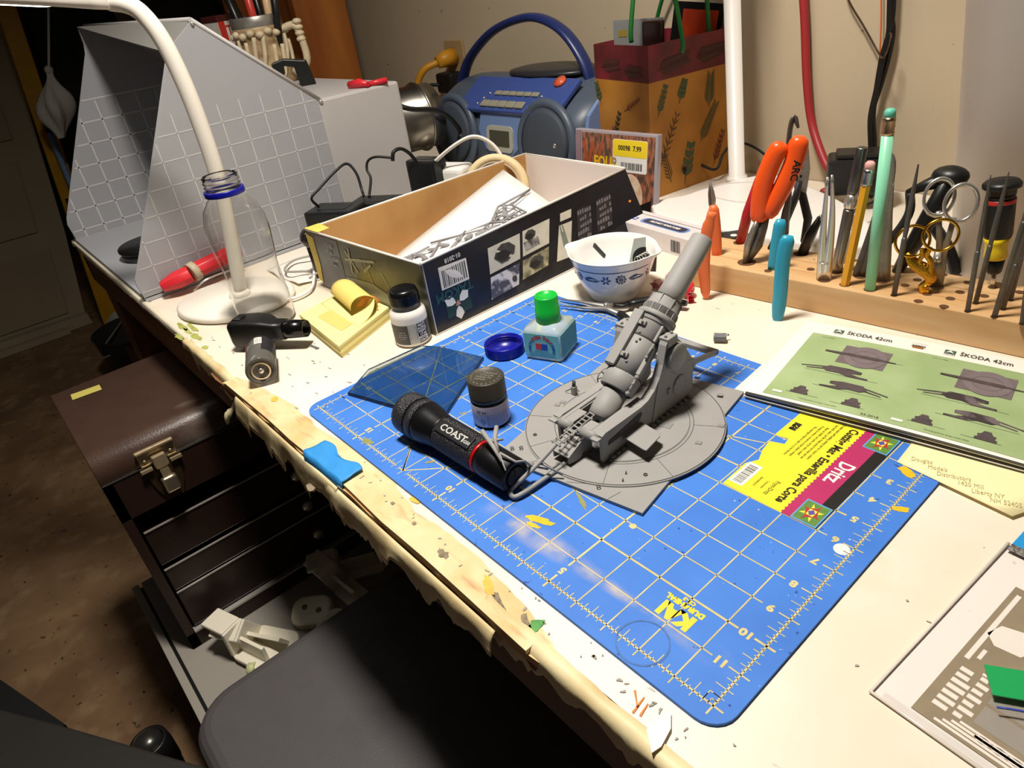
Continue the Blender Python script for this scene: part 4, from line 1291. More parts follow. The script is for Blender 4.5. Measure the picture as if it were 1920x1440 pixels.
# ------------------------------------------------------------------ small sprue offcuts
m_offcut = M('offcut_grey', '#77777a', 0.6)
for i, (p, q, lab_) in enumerate((((-0.5969, 0.0590, 0.0000), (-0.5802, 0.0616, 0.0000), 'short grey sprue offcut left of the sticky note pad corner'), ((-0.5537, 0.0761, 0.0000), (-0.5540, 0.0960, 0.0000), 'toothed grey sprue offcut touching the sticky note pad'), ((-0.1664, 0.3899, 0.0000), (-0.1672, 0.4044, 0.0000), 'dark grey sprue offcut lying beside the instruction booklet'), ((-0.1612, 0.3378, 0.0000), (-0.1625, 0.3456, 0.0000), 'tiny black sprue offcut lying between mat and booklet'))):
    a, b = Vector(p), Vector(q)
    a.z = b.z = TZ + .0012
    mb = MB().tube([a, b], .0011, 6)
    n_ = (b - a).normalized().cross(Vector((0, 0, 1)))
    for k in range(4 if i < 3 else 1):
        c_ = a.lerp(b, (k + .5) / 4)
        mb.cyl(c_, c_ + n_ * .0028, .0006, .0005, 6)
    tag(O('sprue_offcut', mb, m_offcut if i < 2 else M('offcut_dark', '#3d3b3a', 0.5)), lab_, 'sprue offcut', 'loose sprue offcuts')
# little grey ammunition box part
ab = thing('model_crate', 'tiny grey plastic model crate lying loose beyond the mat', 'model part', (-0.2270, 0.3347, 0.0000), 0.55)
O('crate_body', MB().b2(-.0062, .0062, -.0042, .0042, 0.0, .0058), m_offcut, ab, False, .0006)
O('crate_ridge', MB().tube([(-.005, -.003, .0060), (.005, .003, .0060)], .0004, 5).tube([(-.005, .003, .0060), (.005, -.003, .0060)], .0004, 5), m_offcut, ab, False)
O('crate_tab', MB().b2(.0066, .0085, .0035, .0050, .003, .0045), m_offcut, ab, False)

# ================================================================== open kit box with sprues
kb = thing('kit_box', 'open dark cardboard model kit box with printed sides and yellow tape', 'box', (-0.61, 0.35, TZ))
N0, L0, F0, R0 = Vector((-.488, .165, TZ)), Vector((-.752, .158, TZ)), Vector((-.748, .548, TZ)), Vector((-.490, .548, TZ))
N1, L1, F1, R1 = Vector((-.4885, .164, .0855)), Vector((-.7374, .150, .0855)), Vector((-.738, .542, .0855)), Vector((-.526, .540, .0855))
def panel(a0, b0, b1, a1, t, n=12, m=4):
    """slab between four corners, t thick to its inner side"""
    nm = (b0 - a0).cross(a1 - a0).normalized()
    mb = MB()
    vs = []
    for lay in (0, t):
        for j in range(m + 1):
            for i in range(n + 1):
                p = a0.lerp(b0, i / n).lerp(a1.lerp(b1, i / n), j / m) - nm * lay
                vs.append(tuple(p))
    k = (n + 1) * (m + 1)
    fs = []
    for j in range(m):
        for i in range(n):
            q = j * (n + 1) + i
            fs.append((q, q + 1, q + n + 2, q + n + 1))
            fs.append((k + q + n + 1, k + q + n + 2, k + q + 1, k + q))
    for i in range(n):
        fs.append((i + 1, i, k + i, k + i + 1))
        q = m * (n + 1) + i
        fs.append((q, q + 1, k + q + 1, k + q))
    for j in range(m):
        q = j * (n + 1)
        fs.append((q, q + n + 1, k + q + n + 1, k + q))
        q = j * (n + 1) + n
        fs.append((q + n + 1, q, k + q, k + q + n + 1))
    return mb.add(vs, fs)
m_box = M('box_navy_print', '#12141f', 0.30, var=0.3, scale=9, col2='#0a0c14')
m_in = M('box_white_lining', '#e6ddd8', 0.6)
m_kraft = M('box_kraft_lining', '#cfa062', 0.7, var=0.1, scale=12, col2='#bb8a4e')
m_art = M('box_art', '#6d6a50', 0.35, var=0.4, scale=16, col2='#3c3c2c')
add_stain(m_art, 22, 0.55, 0.7, '#97938a', aniso=(.5, 1, 1.5))
m_artg = M('box_art_grey', '#63636a', 0.35, var=0.2, scale=12)
O('long_side', panel(N0, R0, R1, N1, .0016), m_box, kb)
O('short_side', panel(L0, N0, N1, L1, .0016), m_art, kb)
O('short_side', panel(R0, F0, F1, R1, .0016), m_box, kb)
O('long_side', panel(F0, L0, L1, F1, .0016), m_box, kb)
def inset(a0, b0, b1, a1, d):
    nm = (b0 - a0).cross(a1 - a0).normalized()
    return [p - nm * d for p in (a0, b0, b1, a1)]
O('lining', panel(*inset(F0, L0, L1, F1, .0018), .0010), m_kraft, kb)
for q_ in ((N0, R0, R1, N1), (L0, N0, N1, L1), (R0, F0, F1, R1)):
    O('lining', panel(*inset(*q_, .0018), .0010), m_in, kb)
O('box_floor', MB().prism([(p.x, p.y) for p in (N0, R0, F0, L0)], TZ + .0004, TZ + .002), m_in, kb)
rim = MB()
for a, b in ((N1, R1), (L1, N1), (R1, F1), (F1, L1)):
    rim.tube([a + Vector((0, 0, .0004)), b + Vector((0, 0, .0004))], .0016, 6)
O('rim', rim, M('box_edge', '#e9e2da', 0.6), kb)
def RS(u, v, d=.0003):
    p = N0.lerp(R0, u).lerp(N1.lerp(R1, u), v)
    nm = (R0 - N0).cross(N1 - N0).normalized()
    return tuple(p + nm * d)
def LS(u, v, d=.0003):
    p = L0.lerp(N0, u).lerp(L1.lerp(N1, u), v)
    nm = (N0 - L0).cross(L1 - L0).normalized()
    return tuple(p + nm * d)
def rsq(name, pts, mat, d=.0003, parent=None, fn=RS):
    return O(name, MB().poly([fn(u, v, d) for u, v in pts][::-1]), mat, parent or kb)
m_pic = M('print_cream', '#d9d3c2', 0.4, var=0.15, scale=60)
m_pic2 = M('print_photo', '#a8a5a0', 0.4, col2='#4c4a4c', scale=90, lo=.4, hi=.6)
m_dkp = M('print_dark', '#3b3a38', 0.4)
bcd = rsq('barcode', [(.055, .553), (.162, .536), (.168, .824), (.058, .86)], M('barcode_white', '#e9e6e6', 0.45))
q = MB()
u = .064
k = 3
while u < .158:
    w = .0015 + .003 * jag[k]
    q.poly([RS(u, .575, .0005), RS(u + w, .573, .0005), RS(u + w + .003, .80, .0005), RS(u + .003, .80, .0005)][::-1])
    u += w + .0015 + .003 * jag[k + 40]
    k += 1
O('bars', q, M('bar_black', '#161412', 0.5), bcd)
def RST(u, v, ang=PI, d=.0005):
    p = Vector(RS(u, v, d))
    x = (Vector(RS(u + .01, v, d)) - p).normalized()
    y = (Vector(RS(u, v + .01, d)) - p)
    y = (y - x * y.dot(x)).normalized()
    m = Matrix((x, y, x.cross(y))).transposed().to_4x4()
    m.translation = p
    return m @ rotm('Z', ang)
tx = MB().text('01-2018', .0072, RST(.118, .905), bold=.0002)
O('lettering', tx, M('print_white', '#e9e6e0', 0.5), kb)
tx = MB().text('TAKOM', .0155, RST(.098, .475), bold=.0006, sx=1.0)
O('lettering', tx, M('print_teal', '#1d4a4c', 0.45), kb)
rsq('green_square', [(.055, .15), (.150, .15), (.150, .42), (.055, .42)], M('print_forest', '#17382c', 0.4), .0003)
flw = MB()
for a in (90, 210, 330):
    a = math.radians(a + 180)
    c = (.0115 * math.cos(a), .0115 * math.sin(a))
    pts = []
    for r, da in ((.003, 0), (.0085, .52), (.0155, .42), (.0200, 0), (.0155, -.42), (.0085, -.52)):
        pts.append((r * math.cos(a + da), r * math.sin(a + da), 0))
    flw.poly(pts, RST(.101, .30, 0, .0006))
O('emblem_petals', flw, M('print_white', '#e9e6e0', 0.5), kb)
O('emblem_heart', MB().poly([(.0045 * math.cos(math.radians(a)), .0045 * math.sin(math.radians(a)), 0) for a in (90, 210, 330)], RST(.101, .30, 0, .0008)), M('print_salmon', '#c98a72', 0.5), kb)
def tankpic(cu, cv, s, parent, d=.0006):
    mm = RST(cu, cv, -.12, d)
    mb = MB().poly([(x * s, y * s, 0) for x, y in ((-.5, -.1), (-.35, .15), (-.1, .30), (.25, .30), (.5, .12), (.42, -.12), (.1, -.30), (-.2, -.32))], mm)
    O('picture_tank', mb, M('print_gunmetal', '#4b4a48', 0.4, var=0.4, scale=200), parent)
    mb = MB().poly([(x * s, y * s, .0002) for x, y in ((-.42, -.12), (-.30, .06), (.0, .10), (.30, -.05), (.1, -.2), (-.2, -.25))], mm)
    O('picture_track', mb, M('print_soot', '#222120', 0.4), parent)
p1 = rsq('picture', [(.244, .466), (.378, .483), (.404, .81), (.259, .81)], m_pic)
tankpic(.322, .66, .036, p1)
p2 = rsq('picture', [(.391, .49), (.516, .503), (.549, .818), (.417, .817)], m_pic)
tankpic(.445, .73, .020, p2)
O('picture_rows', MB().poly([(-.016, -.004, 0), (.010, -.004, 0), (.010, .006, 0), (-.016, .006, 0)], RST(.45, .60, 0, .0006)), m_pic2, p2)
p3 = rsq('picture', [(.226, .128), (.346, .156), (.37, .431), (.243, .423)], M('print_violet_photo', '#cfcbd2', 0.4, col2='#4b4a5a', scale=70, lo=.42, hi=.55))
O('picture_wheel', MB().lathe([(.0001, 0), (.0040, 0)], 20, RST(.335, .26, 0, .0006), False, False), m_dkp, p3)
p4 = rsq('picture', [(.366, .188), (.486, .219), (.511, .462), (.386, .439)], M('print_sand_photo', '#b8b08c', 0.4, col2='#5b5744', scale=60, lo=.4, hi=.6))
tankpic(.440, .34, .026, p4)
p5 = rsq('picture', [(.526, .208), (.591, .19), (.647, .654), (.581, .664)], m_pic)
ft_ = MB()
for pts in (((-.004, .012), (-.003, .022), (-.001, .022), (-.001, .010)), ((.004, .012), (.003, .022), (.001, .022), (.001, .010)), ((-.004, .012), (.004, .012), (.005, -.006), (0, -.014), (-.005, -.006))):
    ft_.poly([(x, y, 0) for x, y in pts][::-1], RST(.588, .43, 0, .0006))
O('picture_figure', ft_, M('print_greygreen', '#7d877c', 0.4), p5)
rsq('picture', [(.592, .71), (.648, .704), (.661, .81), (.603, .815)], m_pic)
for (a, b, c, d_) in (((.640, .30), (.715, .33), (.760, .75), (.685, .765)), ((.745, .33), (.83, .34), (.875, .775), (.79, .77))):
    pr = rsq('parts_picture', [a, b, c, d_], M('print_parts', '#2a2628', 0.4))
    q = MB()
    for i in range(6):
        for j in range(5):
            if jag[(i * 7 + j * 3) % 400] > .25:
                u0, v0 = i / 6 + .02, j / 5 + .03
                f_ = lambda s_, t_: RS(*[(a[z] * (1 - s_) + b[z] * s_) * (1 - t_) + (d_[z] * (1 - s_) + c[z] * s_) * t_ for z in (0, 1)], .0006)
                w_, h_ = .10 + .05 * jag[i + j], .08 + .06 * jag[i * 3 + j]
                q.poly([f_(u0, v0), f_(u0 + w_, v0), f_(u0 + w_, v0 + h_), f_(u0, v0 + h_)][::-1])
    po = O('parts_print', q, M('print_parts_grey', '#6f6a70', 0.4), pr)
    po['kind'] = 'stuff'
# short side artwork
rsq('art_panel', [(.02, .02), (.285, .02), (.30, .97), (.02, .97)], m_artg, .0004, None, LS)
rsq('art_sky', [(.30, .10), (.62, .05), (.80, .28), (.55, .45), (.30, .40)], M('art_mist', '#8f9296', 0.4, var=0.2, scale=30), .0005, None, LS)
def lseg(u0, v0, u1, v1, w, d=.0008):
    a, b = Vector(LS(u0, v0, d)), Vector(LS(u1, v1, d))
    n_ = (b - a).normalized().cross(Vector((0, -1, 0))) * w
    return [tuple(a - n_), tuple(b - n_), tuple(b + n_), tuple(a + n_)]
q = MB()
for s_ in ((.52, .80, .56, .42), (.56, .42, .82, .22), (.66, .68, .72, .36)):
    q.poly(lseg(*s_, .0007))
for s_ in ((.36, .86, .44, .55), (.40, .90, .38, .50), (.34, .70, .50, .78), (.45, .75, .62, .82), (.50, .60, .58, .75)):
    q.poly(lseg(*s_, .0016))
O('art_drawing', q, M('art_light', '#a7a286', 0.4), kb)
tx = MB()
for k, s_ in enumerate(('SKODA', '42cm', 'HOWITZER', 'M1917')):
    p = Vector(LS(.19, .85 - k * .10, .0009))
    tx.text(s_, .0085, T(*p) @ rotm('X', PI / 2) @ rotm('Z', PI), bold=.0002)
O('lettering', tx, M('art_print_light', '#a9abb2', 0.5), kb)
m_ytape = M('yellow_masking_tape', '#e8cf62', 0.6, var=0.15, scale=40)
O('corner_tape', MB().poly([LS(-.01, .95, .0012), LS(.06, .90, .0012), LS(.05, .45, .0012), LS(.02, .10, .0012), LS(-.02, .14, .0012), LS(-.01, .55, .0012)]), m_ytape, kb, solid=.0005)
O('corner_tape', MB().poly([tuple(L1 + Vector((0, .02, .0025))), tuple(L1 + Vector((0, -.002, .0025))), tuple(L1 + Vector((.035, 0, .0025))), tuple(L1 + Vector((.033, .018, .0025)))]), m_ytape, kb, solid=.0005)
O('corner_tape', MB().poly([tuple(R1 + Vector((-.032, .003, .002))), tuple(R1 + Vector((-.016, .003, .002))), tuple(R1 + Vector((-.014, -.004, -.022))), tuple(R1 + Vector((-.030, -.004, -.020)))]), m_ytape, kb, solid=.0005)

# white card lying aslant in the box
cA, cB, cC, cD = Vector((-.680, .185, .012)), Vector((-.684, .450, .090)), Vector((-.540, .405, .075)), Vector((-.503, .180, .058))
def CS(u, v, d=0.0):
    p = cA.lerp(cD, u).lerp(cB.lerp(cC, u), v)
    nm = (cD - cA).cross(cB - cA).normalized()
    if nm.z < 0:
        nm = -nm
    return tuple(p + nm * d)
cdn = MB().sheet(lambda u, v: CS(u, v), 6, 6)
tag(O('white_card', cdn, M('white_card', '#f2ede8', 0.6), solid=.0015), 'sheet of white card lying aslant inside the kit box', 'card')
m_spr = M('sprue_grey', '#8d8b8d', 0.5)
def sprue(label, outline, rungs, bits, r=.0016, d=.0035, seed=0):
    sp = thing('sprue', label, 'sprue', CS(*outline[0]), 0, 'model sprues in the kit box')
    pts = [CS(u, v, d) for u, v in outline]
    O('runner', MB().tube(pts, r, 6, True), m_spr, sp)
    for a, b in rungs:
        O('runner', MB().tube([CS(*a, d), CS(*b, d)], r * .8, 6), m_spr, sp)
    for i, (u, v) in enumerate(bits):
        p = Vector(CS(u, v, d))
        a = 6.28 * jag[i + seed]
        O('plastic_part', MB().box((0, 0, 0), (.012 * (.5 + jag[i + seed + 9]), .004 + .004 * jag[i + seed + 3], .003), T(*p) @ rotm('Z', a) @ rotm('X', .2)), m_spr, sp, True, .0008)
    return sp
sprue('long grey ladder sprue lying across the white card', [(.08, .10), (.30, .02), (.98, .42), (.97, .64), (.80, .66)],
      [((.18, .07), (.40, .30)), ((.30, .22), (.50, .12)), ((.45, .36), (.62, .21)), ((.60, .48), (.75, .28)), ((.75, .60), (.88, .36)), ((.20, .12), (.97, .55)), ((.35, .33), (.90, .62))],
      [(.18, .13), (.32, .16), (.42, .22), (.5, .28), (.58, .33), (.66, .40), (.74, .44), (.82, .50), (.88, .56), (.40, .12), (.55, .20)], seed=1)
sprue('grey pointed sprue with a triangular frame at the far end of the card', [(.62, .74), (.70, .98), (.74, .80), (1.0, .80), (.98, .66), (.80, .60)],
      [((.64, .76), (.74, .80)), ((.80, .62), (.82, .79)), ((.90, .64), (.92, .80))], [(.72, .70), (.78, .72), (.84, .70), (.90, .72), (.95, .74), (.70, .76)], seed=30, d=.006)
sprue('grey arched sprue lying against the printed long side of the box', [(.62, .02), (.70, .12), (.82, .20), (.95, .24), (.99, .14), (.92, .04)],
      [((.72, .13), (.80, .03)), ((.84, .20), (.90, .05))], [(.70, .06), (.78, .10), (.86, .12), (.92, .16)], seed=60, d=.005)
# roll of masking tape standing behind the card
RC = Vector((-0.7501, 0.4850, 0.0453))
RMX = frame(RC, (0.62, -0.74, 0.25), (0, 0, 1))
rt_ = thing('tape_roll', 'roll of cream masking tape standing behind the card in the kit box', 'tape roll', (RC.x, RC.y, 0.0))
O('tape_winding', MB().lathe([(.0400, -.011), (.0520, -.011), (.0520, .011), (.0400, .011)], 64, RMX, True, False, True), M('masking_cream', '#e6cfa0', 0.6, var=0.06, scale=60), rt_)
O('card_core', MB().lathe([(.0375, -.0112), (.0402, -.0112), (.0402, .0112), (.0375, .0112)], 64, RMX, True, False, True), M('core_card', '#b9a58a', 0.7), rt_)

# ================================================================== bowl with a few things in it
BW = (-0.3915, 0.3610, TZ)
bw = thing('mixing_bowl', 'small white glass mixing bowl with a blue flower band and pour spouts', 'bowl', BW)
m_milk = M('milk_glass', '#e9e8e4', 0.12)
def bowl_ring(r, z, spout):
    out = []
    for k in range(72):
        a = 2 * PI * k / 72
        e = spout * (math.exp(-((a - math.radians(200)) % (2 * PI) - 0) ** 2 / .05) if (a - math.radians(200)) % (2 * PI) < PI else math.exp(-(2 * PI - (a - math.radians(200)) % (2 * PI)) ** 2 / .05))
        a2 = (a - math.radians(20)) % (2 * PI)
        e += spout * .8 * math.exp(-min(a2, 2 * PI - a2) ** 2 / .05)
        rr_ = r + e
        out.append((rr_ * math.cos(a), rr_ * math.sin(a), z))
    return out
rings = [bowl_ring(*q) for q in ((.0200, .0006, 0), (.0270, .0004, 0), (.0285, .0020, 0), (.0360, .0140, 0), (.0440, .0330, 0), (.0485, .0500, .002), (.0505, .0555, .007), (.0520, .0580, .008), (.0512, .0588, .008), (.0495, .0575, .007), (.0470, .0495, .001), (.0425, .0330, 0), (.0340, .0150, 0), (.0240, .0060, 0), (.0010, .0050, 0))]
O('bowl_wall', loft([[tuple(T(*BW) @ Vector(p)) for p in r] for r in rings]), m_milk, bw)
CAMB = math.atan2(-0.193 - BW[1], 0.125 - BW[0])
m_fl = M('bowl_blue_print', '#23406e', 0.2)
def on_bowl(mb, z0):
    """flat (x,y) drawing wrapped on the outer wall"""
    o = MB()
    o.f = mb.f
    o.sm = mb.sm
    for x, y, z in mb.v:
        h = z0 + y
        r = .0440 + (.0485 - .0440) * (h - .033) / .017 + .0004 + z
        if h < .033:
            r = .0360 + (.0440 - .0360) * (h - .014) / .019 + .0004 + z
        a = CAMB + x / r
        o.v.append((BW[0] + r * math.cos(a), BW[1] + r * math.sin(a), BW[2] + h))
    return o
ln = MB()
ln.add([(-.075 + .15 * i / 60, .0475 - .0008, 0) for i in range(61)] + [(-.075 + .15 * i / 60, .0475, 0) for i in range(61)], [(i, i + 1, i + 62, i + 61) for i in range(60)])
O('blue_line', on_bowl(ln, 0), m_fl, bw)
def flower(x, y, s, kind):
    mb = MB()
    if kind == 0:
        for k in range(6):
            a = k * PI / 3
            mb.poly([(x + s * (r * math.cos(a + da)), y + s * (r * math.sin(a + da)), 0) for r, da in ((.15, 0), (.6, .35), (1, 0), (.6, -.35))])
    elif kind == 1:
        for k in range(9):
            a = k * 2 * PI / 9
            mb.poly([(x + s * (.75 * math.cos(a) + .24 * math.cos(b)), y + s * (.75 * math.sin(a) + .24 * math.sin(b)), 0) for b in [j * PI / 3 for j in range(6)]])
        mb.poly([(x + s * .42 * math.cos(b), y + s * .42 * math.sin(b), 0) for b in [j * PI / 4 for j in range(8)]])
    else:
        for t in range(7):
            a = t / 6 * 3.6
            cx2, cy2 = x - s * 1.2 + s * .42 * t, y + s * .35 * math.sin(a)
            mb.poly([(cx2 + s * .34 * math.cos(b + a), cy2 + s * .16 * math.sin(b + a) + s * .1 * math.sin(b), 0) for b in [j * PI / 4 for j in range(8)]])
        mb.poly([(x + s * 1.3 * math.cos(b), y + s * .14 * math.sin(b) - s * .3, 0) for b in [j * PI / 6 for j in range(12)]])
    return mb
for k, (x, kind) in enumerate(((-.046, 1), (-.026, 2), (-.009, 0), (.008, 1), (.027, 2), (.046, 0), (.060, 1), (-.066, 2))):
    O('flower_print', on_bowl(flower(x, .0375, .0064, kind), 0), m_fl, bw)
# things in the bowl
s1 = thing('grey_stick', 'thin black sanding stick leaning inside the white bowl', 'sanding stick', (-.405, .335, .01))
O('stick_core', MB().box((0, 0, 0), (.0045, .0018, .036), frame(Vector((-0.4149, 0.3691, 0.0400)).lerp(Vector((-0.4150, 0.3594, 0.0540)), .5), Vector((-0.4148, 0.3566, 0.0550)) - Vector((-0.4259, 0.3919, 0.0200)))), M('stick_black', '#232523', 0.6), s1)
O('stick_grit', MB().box((0, .0012, 0), (.0046, .0004, .034), frame(Vector((-0.4149, 0.3691, 0.0400)).lerp(Vector((-0.4150, 0.3594, 0.0540)), .5), Vector((-0.4148, 0.3566, 0.0550)) - Vector((-0.4259, 0.3919, 0.0200)))), M('stick_grey', '#4a4d4a', 0.8), s1)
pk = thing('blister_card', 'grey blister card with a green and black clip leaning in the white bowl', 'blister card', (-.372, .375, .006))
pa, pb_, pc, pd_ = Vector((-0.3915, 0.3846, 0.0300)), Vector((-0.3744, 0.4180, 0.0400)), Vector((-0.3801, 0.4017, 0.0660)), Vector((-0.3943, 0.4042, 0.0640))
O('card_back', MB().prism([(0, 0), (.034, 0), (.034, .030), (.020, .040), (.006, .038)], 0, .0012, Matrix.Translation(pa + Vector((-.001, .002, -.012))) @ rotm('Z', .50) @ rotm('X', 1.15)), M('grey_card', '#8b8f8a', 0.5), pk)
pm_ = Matrix.Translation(pa + Vector((-.001, .002, -.012))) @ rotm('Z', .50) @ rotm('X', 1.15)
O('black_window', MB().prism(circ(.018, .016, .0125, 24), .0012, .0016, pm_), m_blk, pk)
O('green_part', MB().tube([pm_ @ Vector((.004, .008, .004)), pm_ @ Vector((.012, .009, .005)), pm_ @ Vector((.022, .011, .004))], [.002, .0035, .002], 8), M('lime_plastic', '#5fae3a', 0.4), pk)
for k in range(5):
    O('spring_coil', MB().torus((.012 + k * .003, .014 + k * .0016, .004), .0034, .0006, pm_ @ T(0, 0, 0), 14, 6), m_chrome, pk)
O('black_ball', MB().ball((.026, .017, .005), .0042, pm_), m_blk, pk)
# ------------------------------------------------------------------ long nose pliers lying at the bowl foot
lp = thing('long_nose_pliers', 'steel long nose pliers with black grips lying open in front of the white bowl', 'pliers', (-0.36, 0.325, TZ))
z = .0045
piv = Vector((-0.3676, 0.3208, 0.0050))
O('jaw', MB().tube([Vector((-0.4308, 0.3052, 0.0040)), Vector((-0.3995, 0.3129, 0.0050)), piv, Vector((-0.3624, 0.3267, 0.0060))], [.0007, .0022, .0040, .0030], 8, flat=.7), m_steel, lp)
O('jaw', MB().tube([Vector((-0.4150, 0.2932, 0.0040)), Vector((-0.3861, 0.3034, 0.0050)), Vector((-0.3615, 0.3167, 0.0050)), Vector((-0.3380, 0.3125, 0.0060))], [.0007, .0022, .0042, .0030], 8, flat=.7), m_steel, lp)
O('pivot', MB().lathe([(.0035, 0), (.0035, .003), (.0001, .0036)], 16, T(piv.x, piv.y, .0055)), m_chrome, lp)
O('grip', MB().tube(curve([Vector((-0.3412, 0.3135, 0.0060)), Vector((-0.3182, 0.3045, 0.0060)), Vector((-0.2921, 0.3020, 0.0060))], 4), [.0042] + [.0055] * 7 + [.0040], 10, flat=.75), m_blk, lp)
O('shank', MB().tube(curve([Vector((-0.3624, 0.3267, 0.0060)), Vector((-0.3516, 0.3306, 0.0060)), Vector((-0.3482, 0.3394, 0.0060))], 3), .0026, 8, flat=.7), m_blk, lp)
O('grip', MB().tube(curve([Vector((-0.3493, 0.3371, 0.0060)), Vector((-0.3331, 0.3610, 0.0060)), Vector((-0.2966, 0.3737, 0.0060))], 4), [.0044] + [.0056] * 7 + [.0040], 10, flat=.75), m_blk, lp)
# ------------------------------------------------------------------ wrapped candy
m_candy = M('red_striped_wrapper', '#d5303c', 0.35, col2='#f0d4d2', scale=60, lo=.44, hi=.50, aniso=(1.5, .4, 1))
def candy(label, c, d, s, twist):
    cn = thing('wrapped_candy', label, 'candy', (c[0], c[1], TZ), 0, 'wrapped candies behind the bowl')
    c, d = Vector(c), Vector(d).normalized()
    m_ = frame(c, d, (0, 0, 1))
    O('sweet', MB().ball((0, 0, 0), .010 * s, m_, 16, 10, (1, 1, 1.2)), m_candy, cn)
    for sg_, ln_ in ((1, twist[0]), (-1, twist[1])):
        fan = MB()
        pts0 = []
        for k in range(9):
            a = -1.2 + 2.4 * k / 8
            pts0.append((ln_ * .7 * math.sin(a), .004 * (1 if k % 2 else -1), sg_ * (.010 * s + ln_ * math.cos(a * .6))))
        fan.add([(0, 0, sg_ * .010 * s)] + pts0, [(0, k + 1, k + 2) for k in range(8)], m_)
        O('twisted_end', fan, m_candy, cn, solid=.0004)
    return cn
candy('red and white wrapped candy with a fanned end behind the bowl', (-.345, .415, .0095), (.35, .75, .25), 1.0, (.024, .020))
candy('red and white wrapped candy lying half hidden behind the gun barrel', (-.318, .402, .0090), (-.55, .45, .2), .9, (.018, .012))
candy('silver and red wrapped candy lying against the right foot of the bowl', (-.336, .388, .0085), (.9, -.2, .0), .85, (.012, .010))

# ================================================================== behind the bowl: small boxes, CD case, gift bag
ob = thing('orange_cap_bottle', 'amber bottle with an orange cap standing behind the kit box', 'bottle', (-0.520, 0.527, TZ))
O('bottle_body', MB().lathe([(.0001, .0003), (.0120, .0003), (.0125, .002), (.0125, .026), (.0110, .030)], 28, T(-.520, .527, TZ)), M('amber_texture', '#b8741c', 0.4, col2='#8c5210', scale=500), ob)
O('cap', MB().lathe([(.0112, .029), (.0120, .0295), (.0120, .047), (.0110, .049), (.0001, .0495)], 28, T(-.520, .527, TZ)), M('orange_cap', '#f08a1c', 0.35), ob)
tb = thing('small_kit_box', 'small white printed model kit box with a blue logo panel behind the bowl', 'box', (-0.440, 0.523, TZ), math.radians(-7))
TBH = .026
O('carton', MB().b2(-.072, .072, -.024, .024, 0, TBH), M('carton_print', '#dcd3d2', 0.45, var=0.08, scale=160, aniso=(.4, .4, 6)), tb, False, .0006)
O('lid_crease', MB().b2(-.0718, .0718, .0130, .0138, TBH, TBH + .0004), M('crease_grey', '#6d6a6c', 0.5), tb, False)
O('logo_field', MB().prism([(x, y) for x, y in rrect(-.045, .040, -.012, .006, .008, 6)], TBH, TBH + .0003), M('logo_field_blue', '#6f8fc8', 0.4), tb, False)
O('logo_capsule', MB().prism([(x, y) for x, y in rrect(-.040, .036, -.010, .004, .006, 6)], TBH + .0003, TBH + .0005), M('logo_field_dark', '#39394a', 0.4), tb, False)
O('lettering', MB().text('MILITARY MINIATURES', .0068, T(-.002, -.003, TBH + .0007), sx=.80, bold=.0003), M('print_white', '#e9e6e0', 0.5), tb, False)
twin_star(tb, T(-.060, -.006, TBH + .0002), 1.2)
O('front_print', bars_mb(.030, .046, -.010, .006, 0, T(0, -.0243, .014) @ rotm('X', PI / 2), 7, 'x', .01, .04), M('bar_black', '#161412', 0.5), tb, False)
hk = thing('hang_tab_pack', 'black and clear hang tab pack lying beside the small kit box', 'package', (-0.362, 0.530, TZ))
O('pack_body', MB().prism([(-.385, .512), (-.352, .505), (-.346, .530), (-.372, .545)], TZ + .0004, .020), M('pack_black', '#1a1a1a', 0.3), hk)
O('hang_tab', MB().prism([(-.378, .520), (-.352, .508), (-.326, .548), (-.352, .553)], .0215, .0225), M('tab_black', '#121212', 0.3), hk)
O('tab_hole', MB().lathe([(.0001, .0227), (.0042, .0227)], 20, T(-.346, .535, 0), False, False), M('hole_white', '#f3ead8', 0.5), hk)
# ------------------------------------------------------------------ CD case
cdc = thing('cd_case', 'clear CD jewel case with a yellow price sticker leaning against the gift bag', 'cd case', (-0.592, 0.585, TZ))
CM = Matrix.Translation((-.668, .578, TZ)) @ rotm('Z', .03) @ rotm('X', PI / 2 - .10)
O('case_shell', MB().b2(0, .157, 0, .122, -.010, 0, CM), M('jewel_case', '#a39aa0', 0.12), cdc, True, .0008)
ci = O('cover_print', MB().b2(.014, .153, .004, .118, 0, .0006, CM), M('cover_rust', '#a8664a', 0.3, col2='#54443a', scale=60, aniso=(3, .3, 1), lo=.42, hi=.58), cdc)
O('spine', MB().b2(.001, .012, .002, .120, 0, .0010, CM), M('spine_mauve', '#8f7680', 0.25), cdc)
tx = MB().text('FOUR', .024, CM @ T(.062, .076, .0010), sx=.75, bold=.0008).text('#1 HITS', .021, CM @ T(.076, .048, .0010), sx=.85, bold=.0008)
O('lettering', tx, M('cover_yellow', '#e3b824', 0.4), ci)
tx = MB().text('W', .070, CM @ T(.036, .078, .0009), sx=.55, bold=.0012)
O('lettering', tx, M('cover_brick', '#a5502e', 0.4), ci)
O('portrait', MB().prism([(.110 + .024 * math.cos(a), .030 + .034 * math.sin(a)) for a in [k * PI / 10 for k in range(20)]], .0006, .0009, CM), M('cover_flesh', '#cf9f7d', 0.4, col2='#e8dcc8', scale=70), ci)
O('portrait_coat', MB().prism([(.090, .004), (.150, .004), (.150, .030), (.128, .020), (.112, .006)], .0009, .0012, CM), M('cover_black', '#191715', 0.4), ci)
ps = O('price_sticker', MB().prism(rrect(.076, .140, .066, .112, .003, 3), .0006, .0010, CM), M('sticker_white', '#e8e4e0', 0.4), cdc)
O('sticker_top', MB().prism(rrect(.0765, .1395, .088, .1115, .003, 3), .0010, .0012, CM), M('sticker_yellow', '#ecd02a', 0.4), ps)
